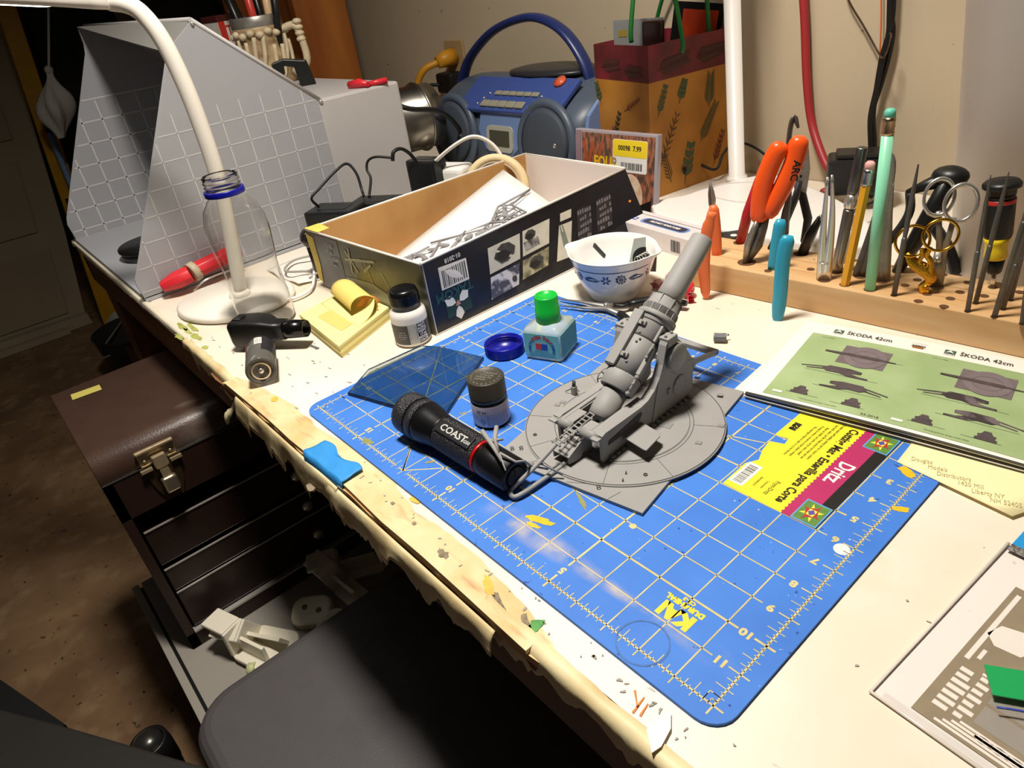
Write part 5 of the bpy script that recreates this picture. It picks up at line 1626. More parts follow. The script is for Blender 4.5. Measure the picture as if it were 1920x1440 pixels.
O('lettering', MB().text('00098  7.99', .010, CM @ T(.108, .100, .0013), sx=.9, bold=.0003), M('print_black', '#1a1620', 0.5), ps)
O('bars', bars_mb(.092, .132, .070, .080, .0013, CM, 21), M('bar_black', '#161412', 0.5), ps)
# ------------------------------------------------------------------ gift bag
gb = thing('gift_bag', 'amber paper gift bag with a dark red border, winter sprigs and green cord handles', 'gift bag', (-0.62, 0.74, TZ))
H_ = .2225
c0, cl, cr_, cbk = Vector((-.5800, .6600, TZ)), Vector((-.7130, .6880, TZ)), Vector((-.5560, .8320, TZ)), Vector((-.690, .842, TZ))
UPV = Vector((0, 0, H_ - TZ))
m_bag = M('bag_amber', '#c08432', 0.5, var=0.22, scale=14, col2='#a86c22')
m_bagr = M('bag_red', '#7c2530', 0.45, var=0.3, scale=22, col2='#53201f')
for nm_, a, b in (('front_panel', cl, c0), ('side_panel', c0, cr_), ('back_panel', cr_, cbk), ('side_panel', cbk, cl)):
    pz = UPV * .775
    O(nm_, panel(a, b, b + pz, a + pz, .0008), m_bag, gb)
    O('red_border', panel(a + pz, b + pz, b + UPV, a + UPV, .0008), m_bagr, gb)
O('bag_floor', MB().prism([(p.x, p.y) for p in (cl, c0, cr_, cbk)], TZ + .0004, TZ + .0012), m_bag, gb)
m_sprig = M('sprig_dark', '#3a3524', 0.5)
m_bandp = M('border_print', '#4a2a22', 0.5)
m_sprig2 = M('sprig_red', '#7a3326', 0.5)
m_sprig3 = M('sprig_green', '#4c5636', 0.5)
def bagp(a, b, u, v, d=.0004):
    p = a.lerp(b, u) + UPV * v
    nm = (b - a).cross(UPV).normalized()
    return p + nm * d
def twig(a, b, u, v, L_, ang_, leaves, mat, lw=.004, ll=.011, needle=False):
    mb = MB()
    ex = (b - a).normalized()
    o = bagp(a, b, u, v)
    nm = (b - a).cross(UPV).normalized()
    def P2(x, y):
        return tuple(o + ex * x + Vector((0, 0, y)) + nm * .0003)
    dx, dy = math.cos(ang_), math.sin(ang_)
    w = .0006
    mb.poly([P2(-dy * w, dx * w), P2(dy * w, -dx * w), P2(L_ * dx + dy * w, L_ * dy - dx * w), P2(L_ * dx - dy * w, L_ * dy + dx * w)])
    for k in range(leaves):
        t = (k + 1) / leaves
        for sg_ in (1, -1):
            aa = ang_ + sg_ * (.7 if needle else .6)
            bx, by = L_ * dx * t, L_ * dy * t
            l2 = ll * (1.1 - .4 * t)
            cx2, sy2 = math.cos(aa), math.sin(aa)
            mb.poly([P2(bx, by), P2(bx + cx2 * l2 * .5 - sy2 * lw * .5, by + sy2 * l2 * .5 + cx2 * lw * .5), P2(bx + cx2 * l2, by + sy2 * l2), P2(bx + cx2 * l2 * .5 + sy2 * lw * .5, by + sy2 * l2 * .5 - cx2 * lw * .5)])
    return O('printed_sprig', mb, mat, gb)
twig(cl, c0, .32, .36, .045, 1.2, 5, m_sprig, .005, .012)
twig(cl, c0, .55, .58, .040, .5, 5, m_sprig2, .002, .010)
twig(cl, c0, .10, .60, .030, 1.9, 4, m_sprig3, .006, .014)
twig(cl, c0, .70, .42, .030, .3, 5, m_sprig2, .003, .006)
twig(cl, c0, .12, .30, .040, .9, 5, m_sprig2, .003, .010)
twig(c0, cr_, .12, .22, .075, 1.1, 7, m_sprig, .002, .016, True)
twig(c0, cr_, .62, .30, .060, 1.0, 14, m_sprig3, .0022, .016, True)
twig(c0, cr_, .72, .52, .045, 1.5, 12, m_sprig3, .0022, .018, True)
twig(c0, cr_, .10, .55, .040, 1.2, 5, m_sprig3, .006, .012)
twig(c0, cr_, .42, .03, .055, 1.35, 4, m_sprig3, .011, .022)
twig(c0, cr_, .25, .08, .050, 1.9, 8, m_sprig, .002, .014, True)
twig(c0, cr_, .35, .60, .028, 1.2, 4, m_sprig3, .009, .014)
twig(c0, cr_, .80, .10, .050, 1.2, 6, m_sprig2, .004, .014)
twig(cl, c0, .15, .86, .040, .1, 14, m_bandp, .0028, .016, True)
twig(cl, c0, .55, .84, .040, .0, 14, m_bandp, .0028, .016, True)
twig(c0, cr_, .10, .84, .060, .15, 20, m_bandp, .0028, .018, True)
twig(c0, cr_, .55, .86, .060, .1, 20, m_bandp, .0028, .018, True)
m_cord = M('green_cord', '#1c6b2a', 0.5)
for a, b in (((-0.6346, 0.6880, 0.2436), (-0.6322, 0.7000, 0.3191)), ((-0.7026, 0.8320, 0.2361), (-0.6629, 0.8200, 0.3096)), ((-0.5505, 0.7000, 0.2270), (-0.5800, 0.7100, 0.3139)), ((-0.5763, 0.8000, 0.2227), (-0.5778, 0.7900, 0.3057))):
    O('cord_handle', MB().tube(curve([Vector(a) - Vector((0, 0, .02)), a, b], 4), .0034, 8), m_cord, gb)
gk = thing('blister_pack', 'grey backed blister pack standing in the gift bag', 'package', (-.655, .735, .01))
O('pack_card', MB().b2(-.052, .040, -.001, .001, .0, .238, Matrix.Translation((-.655, .735, .012)) @ rotm('Z', .1)), M('pack_grey', '#7f8180', 0.4, var=0.1, scale=30), gk)
O('pack_blister', MB().b2(.010, .045, -.014, -.001, .08, .236, Matrix.Translation((-.655, .735, .012)) @ rotm('Z', .1)), M('pack_dark', '#2c1c18', 0.2), gk, True, .004)
O('pack_label', MB().b2(-.042, -.026, -.0016, -.001, .214, .224, Matrix.Translation((-.655, .735, .012)) @ rotm('Z', .1)), M('pack_gold', '#8c7a30', 0.4), gk)
gk = thing('orange_pack', 'black and orange printed pack leaning out of the gift bag', 'package', (-.600, .770, .01))
PM = Matrix.Translation((-.672, .800, .004)) @ rotm('Z', .35) @ rotm('Y', .14)
O('pack_card', MB().b2(-.01, .070, -.0012, .0012, .0, .262, PM), M('tab_black', '#121212', 0.3), gk)
O('pack_window', MB().b2(.006, .062, -.0020, -.0012, .200, .252, PM), M('pack_orange', '#b23a1e', 0.3, var=0.3, scale=40), gk)

# ================================================================== boombox
bx = thing('boombox', 'blue grey portable CD boombox with a dark blue carry handle against the wall', 'boombox', (-0.90, 0.74, TZ))
m_bb = M('boombox_slate', '#4c5766', 0.4, var=0.08, scale=20)
m_bb2 = M('boombox_grille', '#3d444e', 0.65, bump=0.3, bscale=900)
m_bbl = M('boombox_lightblue', '#6d86b4', 0.35)
m_bbt = M('boombox_blue', '#3c4f8e', 0.25)
X0, X1 = -1.165, -.716
def bsec(x, k):
    """rounded side section; k shrinks towards the ends"""
    pts = [(.655, .004), (.640, .030), (.636, .075), (.648, .120), (.690, .150), (.745, .170), (.800, .168), (.835, .130), (.842, .060), (.835, .004)]
    cy, cz = .74, .07
    return [(x, cy + (y - cy) * k, max(.0, cz + (z - cz) * (k * .6 + .4))) for y, z in pts]
secs = [bsec(X0 + (X1 - X0) * t, k) for t, k in ((0, .55), (.02, .75), (.06, .90), (.15, .99), (.5, 1.0), (.85, .99), (.94, .90), (.98, .75), (1, .55))]
O('cabinet', loft([[(a, b, c + TZ) for a, b, c in s_] for s_ in secs]), m_bb, bx, True, 0, 2, 0, 1)
for cx2, lab_ in ((-1.060, 'l'), (-.792, 'r')):
    smx = frame((cx2, .642, .074), (0, -1, .12), (0, 0, 1))
    spk = O('speaker_ring', MB().lathe([(.072, 0), (.074, .004), (.070, .010), (.064, .012), (.060, .008)], 48, smx), m_bb, bx)
    O('speaker_grille', MB().lathe([(.061, .008), (.050, .013), (.030, .016), (.0001, .018)], 48, smx), m_bb2, spk)
    O('speaker_badge', MB().lathe([(.0045, .0185), (.0035, .0200), (.0001, .0204)], 20, smx @ T(.0, -.032, -.004)), m_chrome, spk)
O('console', MB().prism([(-.975, .118), (-.985, .085), (-.965, .052), (-.935, .036), (-.900, .036), (-.870, .056), (-.855, .118)], -.0, .010, Matrix(((1, 0, 0, 0), (0, .12, -1, .640), (0, 1, 0, 0), (0, 0, 0, 1)))), m_bbl, bx, True, .003)
dsp = O('display_frame', MB().prism(rrect(-.955, -.880, .050, .096, .010, 5), .009, .013, Matrix(((1, 0, 0, 0), (0, .12, -1, .640), (0, 1, 0, 0), (0, 0, 0, 1)))), M('display_silver', '#a9a79c', 0.35), bx)
O('display', MB().b2(-.946, -.889, .060, .088, .013, .0136, Matrix(((1, 0, 0, 0), (0, .12, -1, .640), (0, 1, 0, 0), (0, 0, 0, 1)))), M('lcd_grey', '#4a4b3e', 0.2), dsp)
tpm = Matrix.Translation((-.91, .668, .138)) @ rotm('X', math.radians(33))
O('control_deck', MB().b2(-.135, .145, -.034, .050, -.006, .004, tpm), m_bbt, bx, True, .003)
m_btn = M('clear_button', '#8f8b7c', 0.15)
for k in range(5):
    O('button', MB().b2(-.062 + k * .0245, -.040 + k * .0245, -.027, -.012, .004, .0085, tpm), m_btn, bx, True, .002)
for k in range(6):
    O('button', MB().b2(-.045 + k * .0205, -.027 + k * .0205, .002, .012, .004, .0075, tpm), m_btn, bx, True, .002)
for x, y in ((-.075, -.020), (-.068, -.006), (-.060, .006), (.070, -.022), (.075, -.008), (.085, .004)):
    O('indicator', MB().ball((x, y, .0045), .0026, tpm, 8, 6), m_chrome, bx)
O('power_button', MB().lathe([(.0115, .004), (.0115, .009), (.0001, .011)], 24, tpm @ T(.105, .038, 0)), M('button_orange', '#cf5a3a', 0.35), bx)
O('cd_lid', MB().lathe([(.082, 0), (.080, .006), (.060, .010), (.0001, .013)], 48, Matrix.Translation((-.895, .765, .170 + TZ)) @ Matrix.Diagonal((1.25, .75, 1, 1))), M('lid_charcoal', '#2c2b2e', 0.35), bx)
O('end_cap', MB().prism([(.66, .015), (.645, .06), (.66, .12), (.70, .150), (.73, .145), (.72, .08), (.70, .02)], -.714, -.707, Matrix(((0, 0, 1, 0), (1, 0, 0, 0), (0, 1, 0, 0), (0, 0, 0, 1)))), m_bbl, bx, True, .004)
hpts = [Vector(p) for p in ((-1.1706, 0.7500, 0.1200), (-1.1584, 0.7500, 0.1504), (-1.1208, 0.7500, 0.1941), (-1.0443, 0.7500, 0.2377), (-0.9640, 0.7500, 0.2580), (-0.8997, 0.7500, 0.2582), (-0.8400, 0.7500, 0.2342), (-0.7979, 0.7500, 0.1895), (-0.7781, 0.7500, 0.1412), (-0.7720, 0.7500, 0.1085))]
O('carry_handle', MB().tube(curve(hpts, 6), .0135, 12, False, True, 0.55, (0, 0, 1)), M('handle_navy', '#1e2a5e', 0.35), bx)
# ================================================================== white lamp on the right, only its foot and stem in view
l2 = thing('desk_lamp', 'white desk lamp with a broad foot and straight stem beside the gift bag', 'lamp', (-.40, .70, TZ))
ft2 = [Vector(p).to_2d() for p in ((-0.5135, 0.5802, 0.0220), (-0.4521, 0.5504, 0.0220), (-0.2312, 0.5589, 0.0220), (-0.2087, 0.6147, 0.0220), (-0.2717, 0.6902, 0.0220), (-0.3625, 0.7488, 0.0220), (-0.4496, 0.7806, 0.0220), (-0.4924, 0.6903, 0.0220), (-0.5034, 0.6396, 0.0220), (-0.5231, 0.6080, 0.0220))]
pr_ = [tuple(p) for p in [v.to_2d() for v in curve([Vector((p.x, p.y, 0)) for p in ft2], 5, True)]]
O('foot', MB().prism(pr_, TZ + .0004, .022), M('lamp_white', '#e9e4de', 0.35), l2, True, .004, 3)
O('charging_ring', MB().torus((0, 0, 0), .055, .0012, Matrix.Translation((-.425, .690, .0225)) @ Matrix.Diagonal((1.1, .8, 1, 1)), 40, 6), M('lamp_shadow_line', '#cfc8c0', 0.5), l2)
sb, st_ = Vector((-0.4837, 0.7500, 0.0189)), Vector((-0.5034, 0.7500, 0.2653))
stp_ = sb + (st_ - sb) * 2.0
O('stem', MB().lathe([(.0170, .0), (.0150, .006), (.0120, .008), (.0112, (stp_ - sb).length)], 28, frame(sb + Vector((0, 0, -.002)), stp_ - sb)), M('lamp_white', '#e9e4de', 0.35), l2)
hd_ = frame(stp_, (0.06, -1, -.12), (0, 0, 1))
O('lamp_head', MB().b2(-.008, .008, -.045, .045, -.03, .30, hd_), M('lamp_white', '#e9e4de', 0.35), l2, True, .005)
O('led_panel', MB().b2(-.0095, -.0082, -.036, .036, .05, .29, hd_), M('led_glow', (1.0, 0.93, 0.82), 0.5, emit=5.0), l2)

# ================================================================== wooden tool block and the tools in it
BZ = .030
tbk = thing('tool_block', 'drilled pine tool block standing at the back of the mat', 'tool block', (-.13, .47, TZ))
m_pine = M('pine', '#d9b586', 0.6, var=0.14, scale=12, aniso=(.3, 4, 4), col2='#c79a66')
add_stain(m_pine, 160, .70, .76, '#7d5a36')
BF = [(-.339, .4275), (.150, .4720), (.142, .5500), (-.3470, .5060)]
O('block', MB().prism(BF, TZ + .0003, BZ), m_pine, tbk, True, .0012)
HOLES = ((-0.1136, 0.4994, 0.0300), (-0.0997, 0.5235, 0.0300), (-0.0745, 0.5166, 0.0300), (-0.0723, 0.4921, 0.0300), (-0.0738, 0.4744, 0.0300), (-0.0718, 0.4553, 0.0300), (-0.0936, 0.4544, 0.0300), (-0.1176, 0.4818, 0.0300), (-0.0530, 0.4948, 0.0300), (-0.0319, 0.5182, 0.0300), (-0.2441, 0.4456, 0.0300), (-0.2098, 0.4717, 0.0300))
m_hole = M('drilled_hole', '#5d3d22', 0.9)
for h in HOLES:
    O('drilled_hole', MB().lathe([(.0001, BZ + .0003), (.0040, BZ + .0003)], 18, T(h[0], h[1], 0), False, False), m_hole, tbk)
gl_ = MB()
for v in (.30, .62):
    a = Vector(BF[0]).lerp(Vector(BF[3]), v)
    b = Vector(BF[1]).lerp(Vector(BF[2]), v)
    gl_.poly([(a.x, a.y, BZ + .0002), (b.x, b.y, BZ + .0002), (b.x, b.y + .0004, BZ + .0002), (a.x, a.y + .0004, BZ + .0002)])
O('pencil_line', gl_, M('pencil_faint', '#b08a5c', 0.7), tbk)
def sock(p, r=.0045):
    O('drilled_hole', MB().lathe([(.0001, BZ + .0003), (r, BZ + .0003)], 18, T(p[0], p[1], 0), False, False), m_hole, tbk)
def tw(base):
    v = Vector(base)
    return v
m_org = M('vivid_orange_grip', '#f2571a', 0.3)
m_org2 = M('soft_orange_grip', '#e8713c', 0.4)
m_teal = M('teal_grip', '#2e9dbb', 0.35)
G_TOOL = 'tools in the pine block'
VD0 = (.55, -.83, .1)
# --- orange flush cutters straddling the front of the block
fc = thing('flush_cutter', 'small flush cutter with soft orange grips straddling the front of the block', 'cutter', (-.31, .42, TZ), 0, G_TOOL)
pv = Vector((-0.3305, 0.4630, 0.0785))
O('grip', MB().tube(curve([(-0.2920, 0.4096, 0.0988), (-0.2961, 0.4067, 0.0744), (-0.2978, 0.4055, 0.0377), (-0.2954, 0.4072, 0.0001)], 5), [.0050] * 3 + [.0066] * 9 + [.0062, .0058, .0055, .0030], 10, False, True, .55, VD0), m_org2, fc)
O('grip', MB().tube(curve([(-0.3208, 0.4528, 0.0891), (-0.3179, 0.4549, 0.0610), (-0.3162, 0.4560, 0.0280)], 5), [.0040] + [.0062] * 9 + [.0056], 10, False, True, .55, VD0), m_org2, fc)
O('jaw', MB().tube([(-0.3590, 0.5074, 0.0573), (-0.3603, 0.5065, 0.0706), (-0.3615, 0.5056, 0.0825), (-0.3623, 0.5051, 0.0993)], [.0034, .0050, .0040, .0007], 8, flat=.5), m_dsteel, fc)
O('jaw', MB().tube([(-0.3580, 0.5081, 0.0585), (-0.3583, 0.5078, 0.0738), (-0.3595, 0.5070, 0.0837), (-0.3623, 0.5051, 0.0987)], [.0028, .0040, .0030, .0006], 8, flat=.5), m_steel, fc)
O('rivet', MB().ball((-0.3625, 0.5096, 0.0707), .0030, None, 10, 6), m_chrome, fc)
# --- blue handled pliers straddling the front
bp_ = thing('fine_pliers', 'fine pliers with teal blue grips hanging over the front of the block', 'pliers', (-.215, .43, TZ), 0, G_TOOL)
O('grip', MB().tube(curve([(-0.2038, 0.4082, 0.0895), (-0.2063, 0.4068, 0.0630), (-0.2063, 0.4068, 0.0282), (-0.2070, 0.4064, -0.0048)], 5), [.0050] + [.0072] * 12 + [.0066, .0058, .0036], 10, False, True, .55, VD0), m_teal, bp_)
O('grip', MB().tube(curve([(-0.2386, 0.4540, 0.0856), (-0.2405, 0.4528, 0.0575), (-0.2417, 0.4522, 0.0294)], 5), [.0046] + [.0066] * 9 + [.0060], 10, False, True, .55, VD0), m_teal, bp_)
O('jaw', MB().tube([(-0.2523, 0.4898, 0.0551), (-0.2529, 0.4894, 0.0793), (-0.2513, 0.4903, 0.0969), (-0.2511, 0.4904, 0.1153)], [.0058, .0062, .0040, .0010], 8, flat=.5), m_dsteel, bp_)
O('jaw', MB().tube([(-0.2560, 0.4877, 0.0673), (-0.2541, 0.4888, 0.0823), (-0.2518, 0.4900, 0.0981), (-0.2515, 0.4902, 0.1142)], [.0040, .0044, .0030, .0008], 8, flat=.5), m_blk, bp_)
O('rivet', MB().ball((-0.2536, 0.4890, 0.0829), .0034, None, 10, 6), m_chrome, bp_)
# --- big orange pliers, jaws down in the block
op = thing('side_cutters', 'large side cutters with vivid orange dipped grips standing jaws down', 'pliers', (-.265, .47, BZ), 0, G_TOOL)
sock((-0.2758, 0.4542, 0.0300), .010)
O('grip', MB().tube(curve([(-0.2666, 0.4599, 0.0779), (-0.2663, 0.4601, 0.1094), (-0.2599, 0.4641, 0.1396), (-0.2514, 0.4693, 0.1589)], 6), [.0075] + [.0098] * 16 + [.0088, .0050], 12, False, True, .75, VD0), m_org, op)
O('grip', MB().tube(curve([(-0.2609, 0.4635, 0.0831), (-0.2487, 0.4710, 0.1142), (-0.2409, 0.4759, 0.1412), (-0.2383, 0.4775, 0.1647)], 6), [.0072] + [.0098] * 16 + [.0088, .0050], 12, False, True, .75, VD0), m_org, op)
O('jaw', MB().tube([(-0.2763, 0.4539, 0.0306), (-0.2734, 0.4557, 0.0532), (-0.2699, 0.4579, 0.0684), (-0.2666, 0.4599, 0.0791)], [.0065, .0098, .0078, .0066], 8, flat=.45), m_steel, op)
O('jaw', MB().tube([(-0.2735, 0.4556, 0.0325), (-0.2671, 0.4596, 0.0488), (-0.2625, 0.4625, 0.0694), (-0.2612, 0.4632, 0.0813)], [.0045, .0088, .0062, .0058], 8, flat=.45), m_dsteel, op)
O('rivet', MB().lathe([(.0030, 0), (.0030, .0040), (.0001, .0046)], 14, frame((-0.2692, 0.4583, 0.0550), (.55, -.8, .1))), m_blk, op)
O('lettering', MB().text('ARC', .010, frame((-0.2330, 0.4630, 0.1357), (.55, -.8, .1), (-.3, .2, -1)) @ T(0, 0, .0075), bold=.0003), m_blk, op)
# --- red handled tool behind
rh = thing('red_handled_file', 'thin file with a dark red handle standing behind the orange cutters', 'file', (-.30, .495, BZ), 0, G_TOOL)
sock((-0.3159, 0.5006, 0.0300), .007)
O('handle', MB().tube([(-0.3149, 0.5012, 0.0300), (-0.3092, 0.5048, 0.0658), (-0.3012, 0.5099, 0.1058)], [.0058, .0062, .0040], 10), M('crimson_handle', '#a31f26', 0.3), rh)
O('ferrule', MB().tube([(-0.3016, 0.5097, 0.1040), (-0.2997, 0.5108, 0.1159)], [.0036, .0030], 8), m_steel, rh)
# --- wire stripper with black handles, silver head
ws = thing('wire_stripper', 'wire stripper with a silver punched head and black handles at the back of the block', 'wire stripper', (-.23, .50, BZ), 0, G_TOOL)
O('handle', MB().tube([(-0.2759, 0.5039, 0.0294), (-0.2657, 0.5098, 0.0587), (-0.2572, 0.5147, 0.0891), (-0.2547, 0.5161, 0.1067)], [.0062, .0066, .0058, .0040], 10, flat=.6), M('matt_black_grip', '#1f2022', 0.55), ws)
O('handle', MB().tube([(-0.2537, 0.5363, 0.0318), (-0.2522, 0.5370, 0.0586), (-0.2606, 0.5328, 0.0894), (-0.2642, 0.5309, 0.0985)], [.0060, .0066, .0060, .0042], 10, flat=.6), M('matt_black_grip', '#1f2022', 0.55), ws)
shd = frame((-0.2574, 0.5241, 0.1071), (.55, -.8, .1), (0, 0, 1))
hd2 = O('plate', MB().prism([(-.016, -.006), (-.010, .007), (.020, .010), (.040, .004), (.036, -.004), (.010, -.008)], -.0012, .0012, shd), m_steel, ws, True, .0004)
for k in range(4):
    O('punched_hole', MB().lathe([(.0001, .0014), (.0014, .0014)], 12, shd @ T(-.006 + k * .009, .001, 0), False, False), m_blk, hd2)
O('nose', MB().tube(curve([(-0.2721, 0.5162, 0.1336), (-0.2712, 0.5168, 0.1614), (-0.2687, 0.5181, 0.1726), (-0.2642, 0.5205, 0.1610)], 4), [.0034, .0036, .0040, .0040, .0042, .0042, .0040, .0036, .0030, .0030, .0026, .0020, .0014], 8, flat=.5), m_dsteel, ws)
# --- black handle with bevelled end
bh = thing('black_handle_tool', 'short black handled tool with a slanted tip beside the tweezers', 'tool', (-.20, .50, BZ), 0, G_TOOL)
sock((-0.2395, 0.5046, 0.0300), .008)
O('handle', MB().tube([(-0.2385, 0.5052, 0.0300), (-0.2325, 0.5083, 0.0526), (-0.2256, 0.5119, 0.0720)], [.0074, .0078, .0040], 12, flat=.7), m_blk, bh)
O('tip', MB().tube([(-0.2259, 0.5118, 0.0708), (-0.2244, 0.5125, 0.0749)], [.0038, .0012], 8), m_chrome, bh)
# --- tweezers
def tweezer(label, bpx, pts_l, pts_r, mat, r=.0022, clip=None):
    t = thing('tweezers', label, 'tweezers', (bpx[0], bpx[1], BZ), 0, G_TOOL)
    sock(bpx, .0065)
    O('arm', MB().tube(curve(pts_l, 4), [r * (1.25 - .95 * i / (4 * (len(pts_l) - 1))) for i in range(4 * (len(pts_l) - 1) + 1)], 8, False, True, .45, VD0), mat, t)
    O('arm', MB().tube(curve(pts_r, 4), [r * (1.25 - .95 * i / (4 * (len(pts_r) - 1))) for i in range(4 * (len(pts_r) - 1) + 1)], 8, False, True, .45, VD0), mat, t)
    if clip:
        O('clip_band', MB().torus((0, 0, 0), .0044, .0008, frame(clip, (.05, .05, 1)), 18, 6), m_chrome, t)
    return t
tweezer('polished tweezers with a ring clip standing left of the silver knife', (-0.1856, 0.4541, 0.0300), [(-0.1879, 0.4530, 0.0305), (-0.1903, 0.4518, 0.0675), (-0.1915, 0.4513, 0.1006), (-0.1922, 0.4509, 0.1362)], [(-0.1839, 0.4549, 0.0307), (-0.1842, 0.4548, 0.0733), (-0.1856, 0.4541, 0.1060), (-0.1890, 0.4525, 0.1382)], m_chrome, .0040, (-0.1874, 0.4533, 0.0493))
tweezer('dark pointed tweezers standing between the two pencils', (-0.1611, 0.4806, 0.0300), [(-0.1635, 0.4796, 0.0304), (-0.1603, 0.4809, 0.0578), (-0.1574, 0.4822, 0.0857), (-0.1554, 0.4830, 0.1113)], [(-0.1580, 0.4819, 0.0302), (-0.1559, 0.4828, 0.0581), (-0.1557, 0.4829, 0.0858), (-0.1546, 0.4834, 0.1113)], m_dsteel, .0042)
tweezer('bent tip silver tweezers standing right of the mint pencil', (-0.1399, 0.4799, 0.0300), [(-0.1417, 0.4792, 0.0304), (-0.1440, 0.4783, 0.0730), (-0.1453, 0.4778, 0.1101), (-0.1453, 0.4778, 0.1476), (-0.1531, 0.4747, 0.1606)], [(-0.1373, 0.4809, 0.0302), (-0.1402, 0.4798, 0.0732), (-0.1419, 0.4791, 0.0998), (-0.1433, 0.4786, 0.1294)], m_steel, .0044)
# --- hobby knife
hkf = thing('hobby_knife', 'silver aluminium hobby knife with a knurled collar standing handle up', 'knife', (-.17, .49, BZ), 0, G_TOOL)
KA, KB = Vector((-0.1853, 0.4785, 0.0300)), Vector((-0.1773, 0.4822, 0.1577))
KM = frame(KA, KB - KA)
KL = (KB - KA).length
sock(KA, .0062)
O('handle', MB().lathe([(.0052, 0), (.0055, KL * .10), (.0055, KL * .52), (.0050, KL * .53)], 28, KM), M('brushed_aluminium', '#a9a7a2', 0.32, 1.0, var=0.15, scale=300, aniso=(1, 1, .1)), hkf)
O('collar', MB().lathe([(.0042, KL * .53), (.0060, KL * .55), (.0062, KL * .60), (.0040, KL * .66)], 28, KM), m_chrome, hkf)
O('end_cap', MB().lathe([(.0048, KL * .655), (.0052, KL * .67), (.0052, KL * .995), (.0046, KL), (.0001, KL)], 28, KM), M('grey_aluminium', '#7b7a78', 0.35, 1.0), hkf)
kf2 = thing('steel_rod', 'short steel rod standing behind the silver knife', 'rod', (-0.1876, 0.5055, 0.0300), 0, G_TOOL)
O('rod_shank', MB().cyl((-0.1890, 0.5049, 0.0299), (-0.1874, 0.5056, 0.0675), .0030, .0030, 12), m_steel, kf2)
O('rod_tip', MB().cyl((-0.1873, 0.5056, 0.0669), (-0.1865, 0.5060, 0.0846), .0018, .0012, 10), m_chrome, kf2)
# --- pencils
def pencil(label, b, t, col, er, hexa=True, r=.0040, fer='#b9b3a6'):
    pc_ = thing('pencil', label, 'pencil', (b[0], b[1], BZ), 0, G_TOOL)
    b, t = Vector(b), Vector(t)
    m_ = frame(b, t - b)
    L_ = (t - b).length
    sock(b, r * 1.15)
    O('shaft', MB().lathe([(r, 0), (r, L_ - .022)], 6 if hexa else 20, m_, not hexa), col, pc_)
    O('ferrule', MB().lathe([(r * 1.02, L_ - .022), (r * 1.08, L_ - .020), (r * .98, L_ - .018), (r * 1.08, L_ - .015), (r * .98, L_ - .012), (r * 1.08, L_ - .010), (r * 1.0, L_ - .007)], 20, m_), M('ferrule_' + fer[1:], fer, 0.28, 1.0), pc_)
    O('eraser', MB().lathe([(r * .94, L_ - .008), (r * .94, L_ - .002), (r * .6, L_ - .0002), (.0001, L_)], 20, m_), er, pc_)
pencil('yellow hexagonal pencil with a worn pink eraser standing in the block', (-0.1637, 0.4540, 0.0300), (-0.1567, 0.4571, 0.1532), M('pencil_yellow', '#e2a01e', 0.35), M('eraser_pink', '#d99a94', 0.6), True, .0046, '#a9a9a6')
pencil('mint green round pencil with a mint eraser, tallest in the block', (-0.1396, 0.4559, 0.0300), (-0.1449, 0.4537, 0.2001), M('pencil_mint', '#8fd8b2', 0.35), M('eraser_mint', '#5fb79e', 0.5), False, .0050, '#c9a984')
# --- files
def needle(label, b, t, r=.0024, taper=.35, mat=None, handle=.45):
    r *= .72
    nf = thing('needle_file', label, 'file', (b[0], b[1], BZ), 0, G_TOOL)
    b, t = Vector(b), Vector(t)
    sock(b, r * 1.3)
    m_ = frame(b, t - b)
    L_ = (t - b).length
    O('tang', MB().lathe([(r, 0), (r, L_ * handle), (r * .8, L_ * (handle + .02))], 12, m_), mat or m_dsteel, nf)
    O('cutting_end', MB().lathe([(r * .75, L_ * (handle + .015)), (r * 1.0, L_ * (handle + .08)), (r * .85, L_ * .8), (r * taper * .5, L_)], 6, m_, False), mat or m_dsteel, nf)
needle('flat dark file with a broad blade standing left of the gold scissors', (-0.1162, 0.4550, 0.0300), (-0.1153, 0.4553, 0.1550), .0034, .6)
needle('dark needle file standing left of the yellow and black screwdriver', (-0.0527, 0.4565, 0.0299), (-0.0589, 0.4548, 0.1523), .0030)
needle('dark needle file crossing in front of the yellow and black screwdriver', (-0.0533, 0.4758, 0.0300), (-0.0525, 0.4760, 0.1499), .0030)
needle('dark round file leaning right at the edge of the block', (-0.0319, 0.4578, 0.0294), (-0.0284, 0.4587, 0.1369), .0032, .5, None, .8)
needle('second dark file leaning right behind the round file', (-0.0315, 0.4758, 0.0300), (-0.0301, 0.4761, 0.1137), .0030, .5, None, .5)
needle('third dark file leaning right beyond the screwdriver shaft', (-0.0327, 0.4974, 0.0294), (-0.0338, 0.4972, 0.1112), .0030, .5, None, .5)
needle('thick dark file at the far right end of the block', (-0.0099, 0.4557, 0.0300), (-0.0197, 0.4537, 0.1180), .0032, .5, None, .8)
